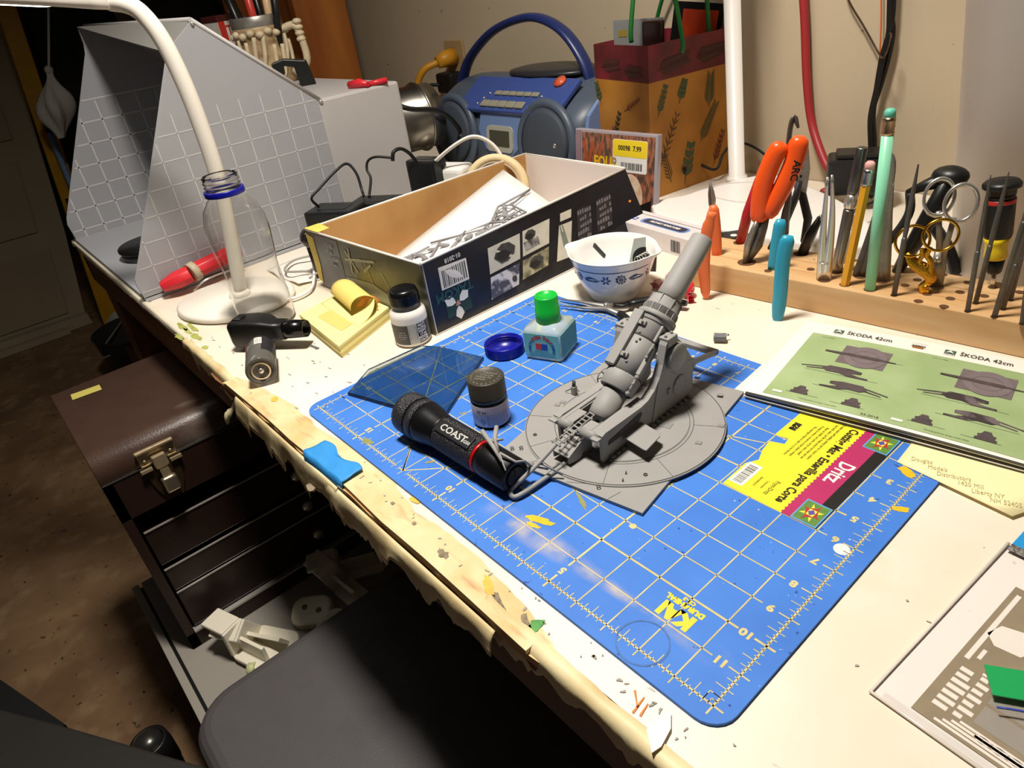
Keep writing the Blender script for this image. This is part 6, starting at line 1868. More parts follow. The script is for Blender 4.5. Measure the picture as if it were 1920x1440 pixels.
# --- gold stork scissors
m_gold = M('polished_gold', '#d8a53a', 0.22, 1.0, bump=0.0)
m_goldc = M('chased_gold', '#cf9a30', 0.3, 1.0, bump=0.8, bscale=700)
gs = thing('stork_scissors', 'small gold stork shaped embroidery scissors standing points down', 'scissors', (-.11, .47, BZ), 0, G_TOOL)
sock((-0.0941, 0.4737, 0.0300), .0045)
vd = (.52, -.83, .18)
def vp(x, y):
    return None
O('finger_ring', MB().torus((0, 0, 0), .0142, .0014, frame((-0.1131, 0.4675, 0.0814), vd, (0, 0, 1)), 36, 8), m_gold, gs)
O('finger_ring', MB().torus((0, 0, 0), .0142, .0014, frame((-0.0927, 0.4742, 0.0886), vd, (0, 0, 1)), 36, 8), m_gold, gs)
O('stork_body', MB().tube(curve([(-0.1159, 0.4665, 0.0691), (-0.1077, 0.4692, 0.0591), (-0.0981, 0.4724, 0.0531), (-0.0938, 0.4738, 0.0471), (-0.0942, 0.4737, 0.0416)], 4), [.0022, .003, .0042, .0052, .0058, .006, .0064, .0066, .0064, .0062, .006, .0058, .0056, .0050, .0048, .0044, .004], 10, False, True, .5, vd), m_goldc, gs)
O('stork_leg', MB().tube(curve([(-0.1047, 0.4702, 0.0748), (-0.1036, 0.4706, 0.0675), (-0.1048, 0.4702, 0.0621), (-0.0991, 0.4720, 0.0546)], 4), .0022, 8), m_goldc, gs)
O('stork_wing', MB().tube(curve([(-0.0988, 0.4722, 0.0763), (-0.1001, 0.4717, 0.0689), (-0.0963, 0.4730, 0.0629), (-0.0946, 0.4735, 0.0497)], 4), .0026, 8), m_goldc, gs)
O('blade', MB().tube(curve([(-0.0944, 0.4736, 0.0427), (-0.0981, 0.4724, 0.0373), (-0.0966, 0.4729, 0.0330), (-0.0944, 0.4736, 0.0294)], 4), [.0040, .0040, .0040, .004, .0042, .0042, .0042, .0044, .0044, .004, .0036, .003, .0026], 8, False, True, .4, vd), m_gold, gs)
O('blade_screw', MB().lathe([(.0022, 0), (.0022, .0018), (.0001, .0022)], 12, frame((-0.0960, 0.4731, 0.0370), vd)), m_goldc, gs)
# --- steel scissors
s_ = thing('steel_scissors', 'narrow steel scissors with round finger rings standing behind the gold ones', 'scissors', (-.105, .485, BZ), 0, G_TOOL)
sock((-0.0933, 0.4929, 0.0300), .0065)
O('finger_ring', MB().torus((0, 0, 0), .0128, .0016, frame((-0.1052, 0.4891, 0.1175), vd, (0, 0, 1)) @ Matrix.Diagonal((1.28, .95, 1, 1)), 36, 8), m_chrome, s_)
O('finger_ring', MB().torus((0, 0, 0), .0128, .0016, frame((-0.0883, 0.4945, 0.1129), vd, (0, 0, 1)) @ Matrix.Diagonal((1.28, 1.02, 1, 1)), 36, 8), m_chrome, s_)
O('shank', MB().tube([(-0.1036, 0.4896, 0.1046), (-0.1004, 0.4906, 0.0875), (-0.0954, 0.4922, 0.0616)], [.0024, .0026, .0036], 8, False, True, .5, vd), m_steel, s_)
O('shank', MB().tube([(-0.0911, 0.4936, 0.0993), (-0.0920, 0.4933, 0.0830), (-0.0942, 0.4926, 0.0564)], [.0024, .0026, .0036], 8, False, True, .5, vd), m_steel, s_)
O('blade', MB().tube([(-0.0963, 0.4920, 0.0669), (-0.0949, 0.4924, 0.0509), (-0.0937, 0.4928, 0.0300)], [.0046, .0066, .0058], 8, False, True, .4, vd), m_steel, s_)
O('pivot_screw', MB().lathe([(.0030, 0), (.0030, .0016), (.0001, .0022)], 14, frame((-0.0960, 0.4892, 0.0588), vd)), m_chrome, s_)
# --- black lever tool
bl = thing('crimping_tool', 'thick black handled crimping tool leaning behind the scissors', 'pliers', (-.10, .52, BZ), 0, G_TOOL)
O('handle', MB().tube([(-0.1382, 0.5123, 0.0294), (-0.1284, 0.5160, 0.0606), (-0.1184, 0.5197, 0.0937), (-0.1095, 0.5231, 0.1272)], [.0085, .0125, .0140, .0120], 12, flat=.6), m_blk, bl)
O('handle', MB().tube(curve([(-0.1109, 0.5973, 0.0019), (-0.1207, 0.5943, 0.0267), (-0.1362, 0.5897, 0.0493), (-0.1451, 0.5870, 0.0604)], 5), .0085, 10, flat=.6), m_blk, bl)
O('head_cap', MB().ball((-0.1107, 0.5226, 0.1272), .0135, None, 14, 8, (1.2, 1, .7)), m_blk, bl)
O('jaw', MB().tube([(-0.1143, 0.5213, 0.1246), (-0.1283, 0.5160, 0.1178), (-0.1419, 0.5109, 0.1102)], [.0080, .0055, .0030], 8), m_blk, bl)
O('spring_lever', MB().tube(curve([(-0.1503, 0.5078, 0.0592), (-0.1415, 0.5111, 0.0765), (-0.1369, 0.5128, 0.0930), (-0.1395, 0.5118, 0.1113)], 4), .0042, 8), M('matt_black_grip', '#1f2022', 0.55), bl)
# --- screwdriver
sd = thing('screwdriver', 'precision screwdriver with a black and yellow handle and red ring', 'screwdriver', (-.06, .50, BZ), 0, G_TOOL)
SA, SB = Vector((-0.0537, 0.5169, 0.0300)), Vector((-0.0660, 0.5138, 0.1319))
SM = frame(SA, SB - SA)
SL = (SB - SA).length
sock(SA, .0040)
def sdl(name, prof, mat):
    return O(name, MB().lathe([(r, t * SL) for r, t in prof], 28, SM), mat, sd)
sdl('shaft', [(.0022, 0), (.0022, .16)], m_chrome)
sdl('nose', [(.0050, .145), (.0060, .16), (.0082, .29)], m_blk)
sdl('yellow_grip', [(.0084, .285), (.0098, .31), (.0088, .38), (.0094, .44), (.0112, .49)], M('yellow_plastic', '#e6c81e', 0.35))
sdl('handle', [(.0110, .488), (.0118, .52), (.0118, .80), (.0112, .84)], m_blk)
sdl('red_ring', [(.0119, .80), (.0120, .805), (.0120, .83), (.0119, .835)], M('ring_red', '#c22b2b', 0.35))
sdl('swivel_cap', [(.0115, .88), (.0115, .92), (.0150, .935), (.0150, .965), (.0125, .99), (.0001, 1.0)], m_blk)
sdl('neck', [(.0108, .83), (.0114, .89)], m_blk)

# ================================================================== instruction booklet and sheets
BK0 = Vector((-.1500, .2590, 0.0004))
BKR = math.radians(9.4)
bk = thing('instruction_booklet', 'stapled instruction booklet with green painting guide cover', 'booklet', tuple(BK0), BKR)
BWD, BHT = .297, .147
m_page = M('booklet_white', '#efe6da', 0.5)
for k in range(5):
    e = .0012 * jag[k + 3]
    def pg(u, v, k=k, e=e):
        x = BWD * u + e
        y = BHT * v - e
        z0 = .0010 + k * .0013
        return (x, y, z0 + .0028 * math.sin(min(1, u * 1.3) * PI) * (k / 5) * (1 - .2 * v))
    O('page', MB().sheet(pg, 14, 4), m_page if k % 2 else M('booklet_edge_dark', '#4a4742', 0.6), bk, False, 0, 2, .0009)
def BKP(x, y, d=.0004):
    u, v = x / BWD, y / BHT
    return (x, y, .0010 + 4 * .0013 + .0028 * math.sin(min(1, u * 1.3) * PI) * .8 * (1 - .2 * v) + .0008 + d)
def bpoly(pts, d=.0004):
    return [BKP(x, y, d) for x, y in pts]
def bshape(mb, d):
    o = MB()
    o.f, o.sm = mb.f, mb.sm
    o.v = [BKP(x, y, d + z) for x, y, z in mb.v]
    return o
cov = O('cover', MB().sheet(lambda u, v: BKP(BWD * u, BHT * v, .0002), 20, 6), m_page, bk, False)
m_green = M('cover_green', '#a3b584', 0.5, var=0.10, scale=22, col2='#93a873')
gr_ = O('green_field', MB().sheet(lambda u, v: BKP(.014 + (BWD - .020) * u, .004 + .121 * v, .0005), 20, 6), m_green, bk, False)
tx = MB()
for x0 in (0, .093):
    tx.text('ŠKODA 42cm', .0082, T(.0615 + x0, .1350, 0), sx=.82, bold=.0001)
    tx.text('TAKOM', .0026, T(.0344 + x0, .1300, 0))
    tx.text('Color profiles', .0020, T(.030 + x0, .1195, 0), sx=1.1)
    tx.text('Painting guide by design studio 2018', .0020, T(.058 + x0, .0080, 0), sx=1.0)
tx.text('AMMO', .0036, T(.1027, .1348, 0), bold=.0002)
tx.text('www.painting guide', .0016, T(.1027, .1395, 0))
tx.text('03-2018', .0040, T(.0983, .0070, 0))
O('lettering', bshape(tx, .0009), M('cover_ink', '#4a4a44', 0.5), bk, False)
em, ew = MB(), MB()
for x0 in (.0344, .1274):
    em.poly([(x0 + x, .1355 + y, 0) for x, y in ((-.0042, -.0032), (.0042, -.0032), (.0042, .0032), (-.0042, .0032))])
    ew.poly([(x0 + x, .1355 + y, 0) for x, y in ((-.0034, -.0026), (0, .0026), (.0034, -.0026), (.0, -.0006))][::-1])
O('maker_emblem', bshape(em, .0007), M('emblem_green', '#3f5d4a', 0.5), bk, False)
O('maker_emblem', bshape(ew, .0009), M('emblem_white', '#efe6da', 0.5), bk, False)
em = MB().poly([(.1027 + x, .1322 + y, 0) for x, y in ((-.0045, -.0012), (.0045, -.0012), (.0045, .0012), (-.0045, .0012))])
O('sponsor_mark', bshape(em, .0007), M('mark_rust', '#a8632c', 0.5), bk, False)
m_pg = M('profile_grey', '#77696a', 0.5, var=0.2, scale=120)
m_pd = M('profile_dark', '#564a4c', 0.5, var=0.3, scale=160)
def shape(pts, x0, y0, sx=1.0, sy=1.0, flip=1):
    return MB().poly([(x0 + flip * x * sx, y0 + y * sy, 0) for x, y in (pts if flip > 0 else pts[::-1])])
GUNP = [(0, .0085), (.0235, .0135), (.0255, .0160), (.046, .0155), (.048, .0175), (.058, .0165), (.059, .0095), (.064, .0060), (.070, .0040), (.070, .0015), (.048, .0005), (.036, .0045), (.022, .0040), (.0200, .0085), (.006, .0070), (.006, .0056), (.019, .0060), (.019, .0075)]
GUNP = [(0, .0060), (.024, .0115), (.026, .0140), (.046, .0145), (.058, .0120), (.058, .0075), (.048, .0062), (.056, .0030), (.066, .0022), (.066, .0002), (.046, .0), (.038, .0030), (.026, .0025), (.0225, .0050), (.006, .0022), (.006, .0034), (.020, .0066), (.022, .0092), (0, .0045)]
FRONT = [(-.013, 0), (.013, 0), (.013, .004), (.010, .005), (.011, .010), (.007, .011), (.004, .0165), (-.004, .0165), (-.007, .011), (-.011, .010), (-.010, .005), (-.013, .004)]
def profiles(x0, mat):
    cx2, cy2 = x0 + .0685, .0950
    O('profile_plate', bshape(MB().poly([(cx2 + x, cy2 + y, 0) for x, y in ((-.0195, -.0165), (.0195, -.0165), (.0195, .0165), (-.0195, .0165))]), .0008), m_pg, bk, False)
    O('profile_disc', bshape(MB().poly([(cx2 + .001 + .0170 * math.cos(a), cy2 + .0195 * math.sin(a), 0) for a in [k * PI / 16 for k in range(32)]]), .0010), M('profile_grey_mid', '#7d7072', 0.5, var=0.15, scale=90), bk, False)
    O('profile_ring', bshape(MB().lathe([(.0108, 0), (.0111, 0)], 32, T(cx2 + .001, cy2, 0), False, False), .0011), m_pd, bk, False)
    O('profile_gun', bshape(MB().poly([(cx2 + x, cy2 + y, 0) for x, y in ((-.0330, -.0012), (-.010, -.0024), (.010, -.0026), (.014, -.0014), (.026, -.0004), (.026, .0004), (.014, .0014), (.010, .0026), (-.010, .0024), (-.0330, .0012))]), .0012), m_pd, bk, False)
    O('profile_gun', bshape(shape(GUNP, x0 + .0257, .0575, .85, .9), .0009), mat, bk, False)
    O('profile_gun', bshape(shape(GUNP, x0 + .1030, .0345, .80, .9, -1), .0009), mat, bk, False)
    O('profile_front', bshape(shape(FRONT, x0 + .0400, .0150, .55, .75), .0009), m_pd, bk, False)
    O('profile_front', bshape(shape(FRONT, x0 + .0817, .0140, .55, .75), .0009), m_pd, bk, False)
    for a, b in (((.030, .0570), (.090, .0570)), ((.045, .0340), (.100, .0340)), ((.030, .0147), (.056, .0147)), ((.066, .0137), (.092, .0137)), ((.090, .0950), (.100, .0950))):
        O('datum_line', bshape(MB().poly([(x0 + a[0], a[1], 0), (x0 + b[0], b[1], 0), (x0 + b[0], b[1] + .0003, 0), (x0 + a[0], a[1] + .0003, 0)]), .0008), m_pd, bk, False)
    O('white_tag', bshape(MB().poly([(x0 + x, y, 0) for x, y in ((.020, .0095), (.028, .0095), (.028, .0125), (.020, .0125))]), .0009), m_page, bk, False)
profiles(.0, m_pd)
profiles(.093, M('profile_camo', '#6c6062', 0.5, col2='#3d3436', scale=70, lo=.45, hi=.55))
profiles(.186, m_pd)
# printed sheet under the booklet's left edge and the yellow note
tag(O('white_sheet', MB().sheet(lambda u, v: (-.1640 + .062 * u - .012 * v, .2600 + .150 * v + .01 * u, .0004), 4, 4), M('white_sheet', '#f1e9de', 0.5), solid=.0004), 'white paper sheet showing beside the left edge of the booklet', 'paper')
nt_ = thing('handwritten_note', 'pale yellow sticky note with pencil handwriting under the booklet', 'note', (.02, .26, .0))
NP = [Vector((-.0200, .2450, .0006)), Vector((.0560, .2430, .0006)), Vector((.0700, .3000, .0006)), Vector((-.0080, .3000, .0006))]
NP = [Vector((-0.0183, 0.2523, 0.0006)), Vector((0.0586, 0.2427, 0.0006)), Vector((.085, .300, .0006)), Vector((-0.0208, 0.2936, 0.0006))]
O('note_paper', MB().sheet(lambda u, v: tuple(NP[0].lerp(NP[1], u).lerp(NP[3].lerp(NP[2], u), v)), 6, 6), M('note_pale_yellow', '#f0e3ae', 0.6), nt_, solid=.0003)
nm4 = Matrix.Translation((.0225, .2555, .0011)) @ rotm('Z', -1.15 + 1.0)
tx = MB()
for k, s4 in enumerate(('Douglas', 'Models', 'Distributors', '1420 Mill', 'Liberty NY', 'NH 52405')):
    tx.text(s4, .0068, Matrix.Translation((-.006 + k * .0115, .2640 - k * .0022, .0011)) @ rotm('Z', .35) @ Matrix.Shear('XZ', 4, (0.0, 0.0)), sx=.62)
O('handwriting', tx, M('pencil_script', '#b3a678', 0.6), nt_)
# ================================================================== clear bag with photo-etched parts
pb = thing('parts_bag', 'clear plastic bag holding a photo etched brass fret and a green strip', 'plastic bag', (.11, .14, TZ), math.radians(-4.5))
m_film = M('clear_film', (0.97, 0.97, 0.96), 0.06, trans=1.0, ior=1.03, alpha=0.22)
bw_, bh_ = .150, .155
bgx, bgy = -.051, -.081
O('bag_back', MB().sheet(lambda u, v: (bgx + bw_ * u, bgy + bh_ * v, .0006), 6, 6), M('bag_tint', '#f1e9e1', 0.4), pb, False)
O('bag_front', MB().sheet(lambda u, v: (bgx + bw_ * u, bgy + bh_ * v, .0022 + .0022 * math.sin(PI * u) * math.sin(PI * v) + .0005 * math.sin(22 * u + 9 * v)), 24, 24), m_film, pb, False)
O('bag_seam', MB().tube([(bgx + bw_, bgy, .0018), (bgx, bgy, .0018), (bgx, bgy + bh_, .0018)], .0011, 6), M('seam_film', '#d8cec4', 0.12), pb, False)
hb = O('header_card', MB().b2(bgx + .002, bgx + bw_, bgy + bh_ - .002, bgy + bh_ + .03, .0024, .0030), M('header_blue', '#1f8fd0', 0.4), pb, False)
O('header_band', MB().b2(bgx + .002, bgx + bw_, bgy + bh_ - .0075, bgy + bh_ - .001, .0031, .0036), M('header_grey', '#3a3836', 0.5, col2='#9a948c', scale=700), hb, False)
fx0, fy0 = -.0335, -.0740
m_fret = M('brass_fret', '#a3927a', 0.4, 0.2, var=0.12, scale=60)
fr_ = O('fret_frame', MB().b2(fx0, fx0 + .125, fy0, fy0 + .116, .0010, .0013), m_fret, pb, False, 0.0)
m_slot = M('fret_gap', '#eee5da', 0.5)
def slot(x0, x1, y0, y1, mat=None, name='fret_slot'):
    return O(name, MB().b2(fx0 + x0, fx0 + x1, fy0 + y0, fy0 + y1, .0013, .00145), mat or m_slot, fr_, False)
slot(.003, .0055, .048, .110)
slot(.0075, .0095, .052, .060)
O('fret_slot', MB().prism([(fx0 + x, fy0 + y) for x, y in ((.004, .072), (.007, .082), (.018, .086), (.026, .079), (.022, .068), (.010, .066))], .0013, .00145), m_slot, fr_, False)
for k in range(7):
    slot(.005, .011 + .004 * jag[k], .010 + k * .0048, .0130 + k * .0048)
    slot(.0145, .0175 + .004 * jag[k + 9], .011 + k * .0048, .0138 + k * .0048)
for k in range(4):
    slot(.010 + k * .003, .050 + .02 * jag[k], .0018 + k * .0024, .0034 + k * .0024)
slot(.023, .052, .014, .027, M('fret_panel', '#b5aca2', 0.35, 0.4), 'fret_panel')
slot(.023, .052, .029, .042, M('fret_panel', '#b5aca2', 0.35, 0.4), 'fret_panel')
slot(.055, .058, .004, .095)
slot(.014, .110, .0435, .0452)
for k in range(6):
    slot(.062 + k * .009, .068 + k * .009, .006, .036 - .003 * (k % 3))
    slot(.062 + k * .009, .067 + k * .009, .052, .090)
for k in range(4):
    O('fret_slot', MB().lathe([(.0001, .00145), (.0026, .00145)], 12, T(fx0 + .052 - k * .0072, fy0 + .0075, 0) @ Matrix.Diagonal((1.5, .8, 1, 1)), False, False), m_slot, fr_, False)
gs_ = O('green_strip', MB().box((0, 0, 0), (.075, .018, .0008), T(.0150, -.0130, .0058) @ rotm('Z', .62)), M('green_film', '#1f9a55', 0.25), pb, False)
O('blue_curve', MB().tube([(-.0060 + .004 * k, -.0480 + .0035 * k - .0002 * k * k, .0066) for k in range(10)], .0006, 6), M('blue_line', '#3a4aa0', 0.4), gs_, False)
O('sheen', MB().sheet(lambda u, v: (bgx + .004 + .14 * u, bgy + .002 + .004 * v, .0030), 8, 2), m_film, pb, False)
# ================================================================== wall wiring and things at the right
WY = .838
def wire(name, label, cat, pts, r, mat, n=8, group=None):
    return tag(O(name, MB().tube(curve(pts, 8), r, n), mat), label, cat, group)
wire('red_hose', 'red rubber hose hanging down the wall behind the pliers', 'hose', [(-0.4531, 0.8380, 0.2908), (-0.4418, 0.8380, 0.2243), (-0.4307, 0.8380, 0.1466), (-0.4170, 0.8380, 0.0871), (-0.3849, 0.8200, 0.0433), (-0.3520, 0.8000, 0.0129), (-.36, .78, .004)], .0062, M('red_rubber', '#9c2b2e', 0.45))
m_cab = M('black_cable', '#101010', 0.45)
for k, off in enumerate(((-1, 0), (1, 6), (0, 3))):
    a, b = off
    wire('power_cable', ('left', 'right', 'middle')[k] + ' strand of the black cable bundle hanging on the wall', 'cable',
         [Vector(p) + Vector((.0035 * a * math.cos(1.1 * i + b), -.004 * (k + 1), 0)) for i, p in enumerate(((-0.3263, 0.8380, 0.2806), (-0.3200, 0.8380, 0.2323), (-0.3175, 0.8380, 0.2073), (-0.3199, 0.8380, 0.1784), (-0.3228, 0.8380, 0.1417), (-0.3259, 0.8380, 0.1032), (-0.3207, 0.8380, 0.0672), (-0.3158, 0.8380, 0.0339), (-0.3145, 0.8380, 0.0031), (-0.2994, 0.8000, -0.0074)))], .0036, m_cab, 8, 'black cable bundle')
wire('orange_wire', 'thin orange wire hanging on the wall left of the cables', 'wire', [(-0.3437, 0.8380, 0.2820), (-0.3345, 0.8380, 0.2204), (-0.3289, 0.8380, 0.1685), (-0.3277, 0.8380, 0.1552)], .0011, M('orange_wire', '#c8642a', 0.5), 6)
wire('wall_hook', 'bent brown wire hook on the wall holding the cables', 'hook', [(-0.3929, 0.8380, 0.2736), (-0.3807, 0.8380, 0.2465), (-0.3563, 0.8380, 0.2148), (-0.3290, 0.8320, 0.1827), (-0.3086, 0.8000, 0.1828), (-0.3044, 0.8000, 0.1909), (-0.3045, 0.8050, 0.2069), (-0.3086, 0.8100, 0.2099)], .0014, M('rusty_wire', '#4a3826', 0.5, 0.6), 6)
wire('lamp_cord', 'thin black cord running from the gift bag behind the lamp stem', 'cord', [(-0.5611, 0.7200, 0.0266), (-0.5816, 0.7600, 0.0355), (-0.5456, 0.7800, 0.0184), (-0.5448, 0.8000, 0.0376), (-0.5387, 0.8200, 0.0520), (-0.5203, 0.8300, 0.0494), (-0.4926, 0.8300, 0.0391), (-0.4695, 0.8200, 0.0270), (-0.4516, 0.8000, 0.0132)], .0022, m_cab, 6)
ad = thing('power_adapter', 'black power adapter with a cable lying behind the tweezers', 'power adapter', (-.305, .765, TZ), .5)
O('adapter_body', MB().b2(-.040, .040, -.026, .026, .022, .070), m_blk, ad, False, .005)
O('adapter_ridge', MB().b2(-.030, .030, -.020, .020, .070, .076), m_blk, ad, False, .002)
O('prong', MB().b2(-.006, -.004, -.034, -.024, .036, .046).b2(.004, .006, -.034, -.024, .036, .046), m_steel, ad, False)
O('cable', MB().tube(curve([(.03, -.026, .045), (.025, -.055, .030), (.005, -.08, .026), (-.008, -.09, .026), (-.004, -.098, .026), (.004, -.09, .027)], 5), .0016, 6), m_cab, ad, False)
wc = thing('white_tub', 'tall white plastic tub standing behind the right end of the tool block', 'tub', (-.020, .685, TZ))
O('tub_wall', MB().lathe([(.0001, .0004), (.118, .0004), (.122, .003), (.158, .300), (.164, .305), (.164, .316), (.158, .318), (.154, .312), (.118, .008), (.0001, .006)], 72, T(-.020, .685, TZ)), M('tub_white', '#eee8e4', 0.4), wc)
O('tub_label', MB().add([((.0045 + (.1235 + .036 * (zz2 / .3))) * math.cos(a) - .020, (.0045 + .1235 + .036 * (zz2 / .3)) * math.sin(a) + .685, TZ + zz2) for a in [math.radians(-40 + 5 * k) for k in range(9)] for zz2 in (.10, .20)], [(k * 2, k * 2 + 2, k * 2 + 3, k * 2 + 1) for k in range(8)]), M('tub_label_pale', '#d3cac6', 0.5), wc)

# ================================================================== left end of the bench: bottle, lamp, spray booth
PBT = (-.713, .058, TZ)
pbt = thing('plastic_bottle', 'empty clear plastic bottle with a blue neck ring standing open on the bench', 'bottle', PBT)
m_pet = M('clear_pet', (0.93, 0.93, 0.92), 0.05, trans=1.0, ior=1.25)
outer = [(.012, .003), (.024, .0006), (.031, .0008), (.0345, .006), (.0352, .030), (.0335, .058), (.0328, .075), (.0350, .095), (.0368, .118), (.0360, .135), (.0310, .150), (.0232, .160), (.0200, .1640), (.0198, .1780), (.0205, .1800), (.0200, .1830), (.0190, .1880)]
inner = [(max(.001, r - .0008), z + (.0008 if i < 3 else 0)) for i, (r, z) in enumerate(outer)]
O('bottle_wall', MB().lathe(outer + inner[::-1], 56, T(*PBT), True, False), m_pet, pbt)
O('neck_ring', MB().lathe([(.0203, .1655), (.0228, .1655), (.0230, .1665), (.0230, .1710), (.0226, .1718), (.0203, .1718)], 48, T(*PBT), True, False, True), M('royal_blue_plastic', '#10148c', 0.3), pbt)
O('screw_thread', MB().torus((0, 0, .1765), .0202, .0009, T(*PBT), 40, 6).torus((0, 0, .1810), .0202, .0009, T(*PBT), 40, 6).torus((0, 0, .1868), .0198, .0009, T(*PBT), 40, 6), m_pet, pbt)
# ------------------------------------------------------------------ gooseneck lamp
l1 = thing('gooseneck_lamp', 'white gooseneck LED lamp with an oval foot behind the plastic bottle', 'lamp', (-.815, .055, TZ))
m_lw = M('lamp_cream_white', '#efe8dc', 0.35)
O('foot', MB().lathe([(.0001, .0004), (.078, .0004), (.082, .003), (.082, .007), (.078, .0100), (.0001, .0108)], 56, T(-.815, .055, TZ) @ rotm('Z', .5) @ Matrix.Diagonal((1.05, .85, 1, 1))), m_lw, l1)
O('stem_collar', MB().lathe([(.0150, .009), (.0140, .014), (.0105, .018)], 28, T(-.8095, .0600, TZ)), m_lw, l1)
neck = [(-.8095, .0600, .010), (-.801, .0715, .085), (-.794, .080, .168), (-.7935, .081, .240), (-.7955, .0785, .290), (-.7995, .0730, .328), (-.8070, .0640, .3535), (-.8150, .0535, .3640), (-.8260, .0400, .3690)]
O('neck', MB().tube(curve(neck, 6), .0098, 14), m_lw, l1)
hA, hB = Vector((-.8230, .0420, .3690)), Vector((-.905, -.062, .392))
hm = frame(hA, hB - hA, (0, 0, 1))
hL = (hB - hA).length
O('head', loft([[tuple(hm @ Vector((x, y, z_))) for x, y in rrect(-t, t, -w, w, min(t, w) * .8, 4)] for t, w, z_ in ((.0085, .010, 0), (.0088, .0125, .018), (.0075, .020, .040), (.0070, .024, .060), (.0070, .026, hL + .20), (.004, .024, hL + .215))]), m_lw, l1)
O('led_panel', MB().b2(-.0080, -.0072, -.018, .018, .065, hL + .19, hm), M('led_glow_warm', (1.0, 0.92, 0.80), 0.5, emit=9.0), l1)
O('head_pin', MB().ball((-.002, .0205, .052), .0022, hm, 8, 6), m_chrome, l1)
# ------------------------------------------------------------------ spray booth
sbx = thing('spray_booth', 'folding grey spray booth with translucent gridded side panels', 'spray booth', (-1.18, .20, TZ))
BX0, BX1 = -1.42, -.945
m_bt = M('booth_grey', '#b5b1af', 0.45, var=0.03, scale=8)
m_trn = M('booth_translucent', '#bcbcc0', 0.3, trans=0.35, ior=1.1)
O('booth_floor', MB().b2(BX0, BX1, -.0330, .310, TZ + .0004, .0060), M('booth_floor_grey', '#a8aab0', 0.4), sbx, True, .001)
PYZ = Matrix(((0, 0, 1, 0), (1, 0, 0, 0), (0, 1, 0, 0), (0, 0, 0, 1)))
PANR = [(-.0331, .0030), (-.0362, .0250), (-.0349, .0340), (-.0161, .0660), (.0500, .1870), (.1100, .2960), (.1140, .3060), (.1605, .3380), (.3144, .2055), (.3080, .0030)]
PANL = [(-.0310, .0030), (-.0340, .0350), (-.0305, .0470), (.0500, .1930), (.1130, .3080), (.1170, .3230), (.1180, .3500), (.1605, .3500), (.3144, .2055), (.3080, .0030)]
pr1 = O('side_panel', MB().prism(PANR, BX1 - .0030, BX1, PYZ), m_trn, sbx, True, .0006)
pr2 = O('side_panel', MB().prism(PANL, BX0, BX0 + .0030, PYZ), m_trn, sbx, True, .0006)
# raised grid on both panels
import itertools
def inside(pt, poly):
    x, y = pt
    c = False
    for i in range(len(poly)):
        x1, y1 = poly[i]
        x2, y2 = poly[i - 1]
        if (y1 > y) != (y2 > y) and x < (x2 - x1) * (y - y1) / (y2 - y1) + x1:
            c = not c
    return c
m_grid = M('booth_grid', '#c4c3c4', 0.35)
def grid(poly, xface, sgn_, par, y0, z0, st, w):
    for k in range(14):
        z = z0 + k * st
        ys = [y / 1000 for y in range(-40, 320, 2) if inside((y / 1000, z), poly) and inside((y / 1000, z + w), poly)]
        if len(ys) > 4 and z < .235:
            O('grid_bar', MB().b2(min(xface, xface + sgn_ * .0003), max(xface, xface + sgn_ * .0003), ys[0] + .002, ys[-1] - .002, z, z + w), m_grid, par)
        y = y0 + k * st
        zs = [q / 1000 for q in range(0, 360, 2) if inside((y, q / 1000), poly) and inside((y + w, q / 1000), poly)]
        zs = [q for q in zs if q < .235]
        if len(zs) > 4:
            O('grid_bar', MB().b2(min(xface, xface + sgn_ * .0003), max(xface, xface + sgn_ * .0003), y, y + w, zs[0] + .002, zs[-1] - .002), m_grid, par)
grid(PANR, BX1, 1, pr1, -.006, .012, .0325, .0014)
grid(PANL, BX0 + .003, 1, pr2, -.012, .018, .0360, .0026)
# roof, front lip, rear housing
O('roof_sheet', MB().add([(BX0, .1605, .3440), (BX1 - .003, .1605, .3375), (BX1 - .003, .3144, .2050), (BX0, .3144, .2050)], [(0, 1, 2, 3)]), M('booth_roof', '#8f8c88', 0.5), sbx, solid=.002)
O('front_lip', MB().add([(BX0, .118, .3500), (BX1 - .003, .1145, .3060), (BX1 - .003, .1605, .3380), (BX0, .1605, .3480)], [(0, 1, 2, 3)]), M('booth_roof', '#8f8c88', 0.5), sbx, solid=.002)
O('edge_bar', MB().tube([(BX0, .1300, .3500), (BX1, .1605, .3385)], .0035, 8), m_bt, sbx)
O('edge_bar', MB().tube([(BX1 - .001, .1605, .3390), (BX1 - .001, .3144, .2065)], .0030, 8), m_bt, sbx)
O('filter_screen', MB().b2(BX0 + .004, BX1 - .004, .302, .308, .006, .203), M('filter_brown', '#6d6054', 0.9, bump=0.5, bscale=200), sbx)
O('housing', MB().b2(BX0, BX1 + .001, .3095, .4600, TZ + .0004, .2070), m_bt, sbx, True, .004)
O('hinge_pin', MB().ball((BX1 + .001, .3144, .2040), .0035, None, 10, 6).ball((BX1 + .001, .1600, .3340), .0025, None, 10, 6), m_chrome, sbx)
HPX = [Vector(p) for p in ((-1.1704, 0.3501, 0.2244), (-1.1716, 0.3472, 0.2513), (-1.1626, 0.3672, 0.2557), (-1.1468, 0.4022, 0.2480), (-1.1436, 0.4092, 0.2066), (-1.1551, 0.3839, 0.2076), (-1.1563, 0.3811, 0.2402), (-1.1636, 0.3651, 0.2447), (-1.1641, 0.3639, 0.2308))]
vn = Vector((-.88, .47, 0)).normalized()
hmb = MB()
n_ = len(HPX)
hmb.add([tuple(p) for p in HPX] + [tuple(p + vn * .022) for p in HPX], [tuple(range(n_)), tuple(range(2 * n_ - 1, n_ - 1, -1))] + [(i, n_ + i, n_ + (i + 1) % n_, (i + 1) % n_) for i in range(n_)])
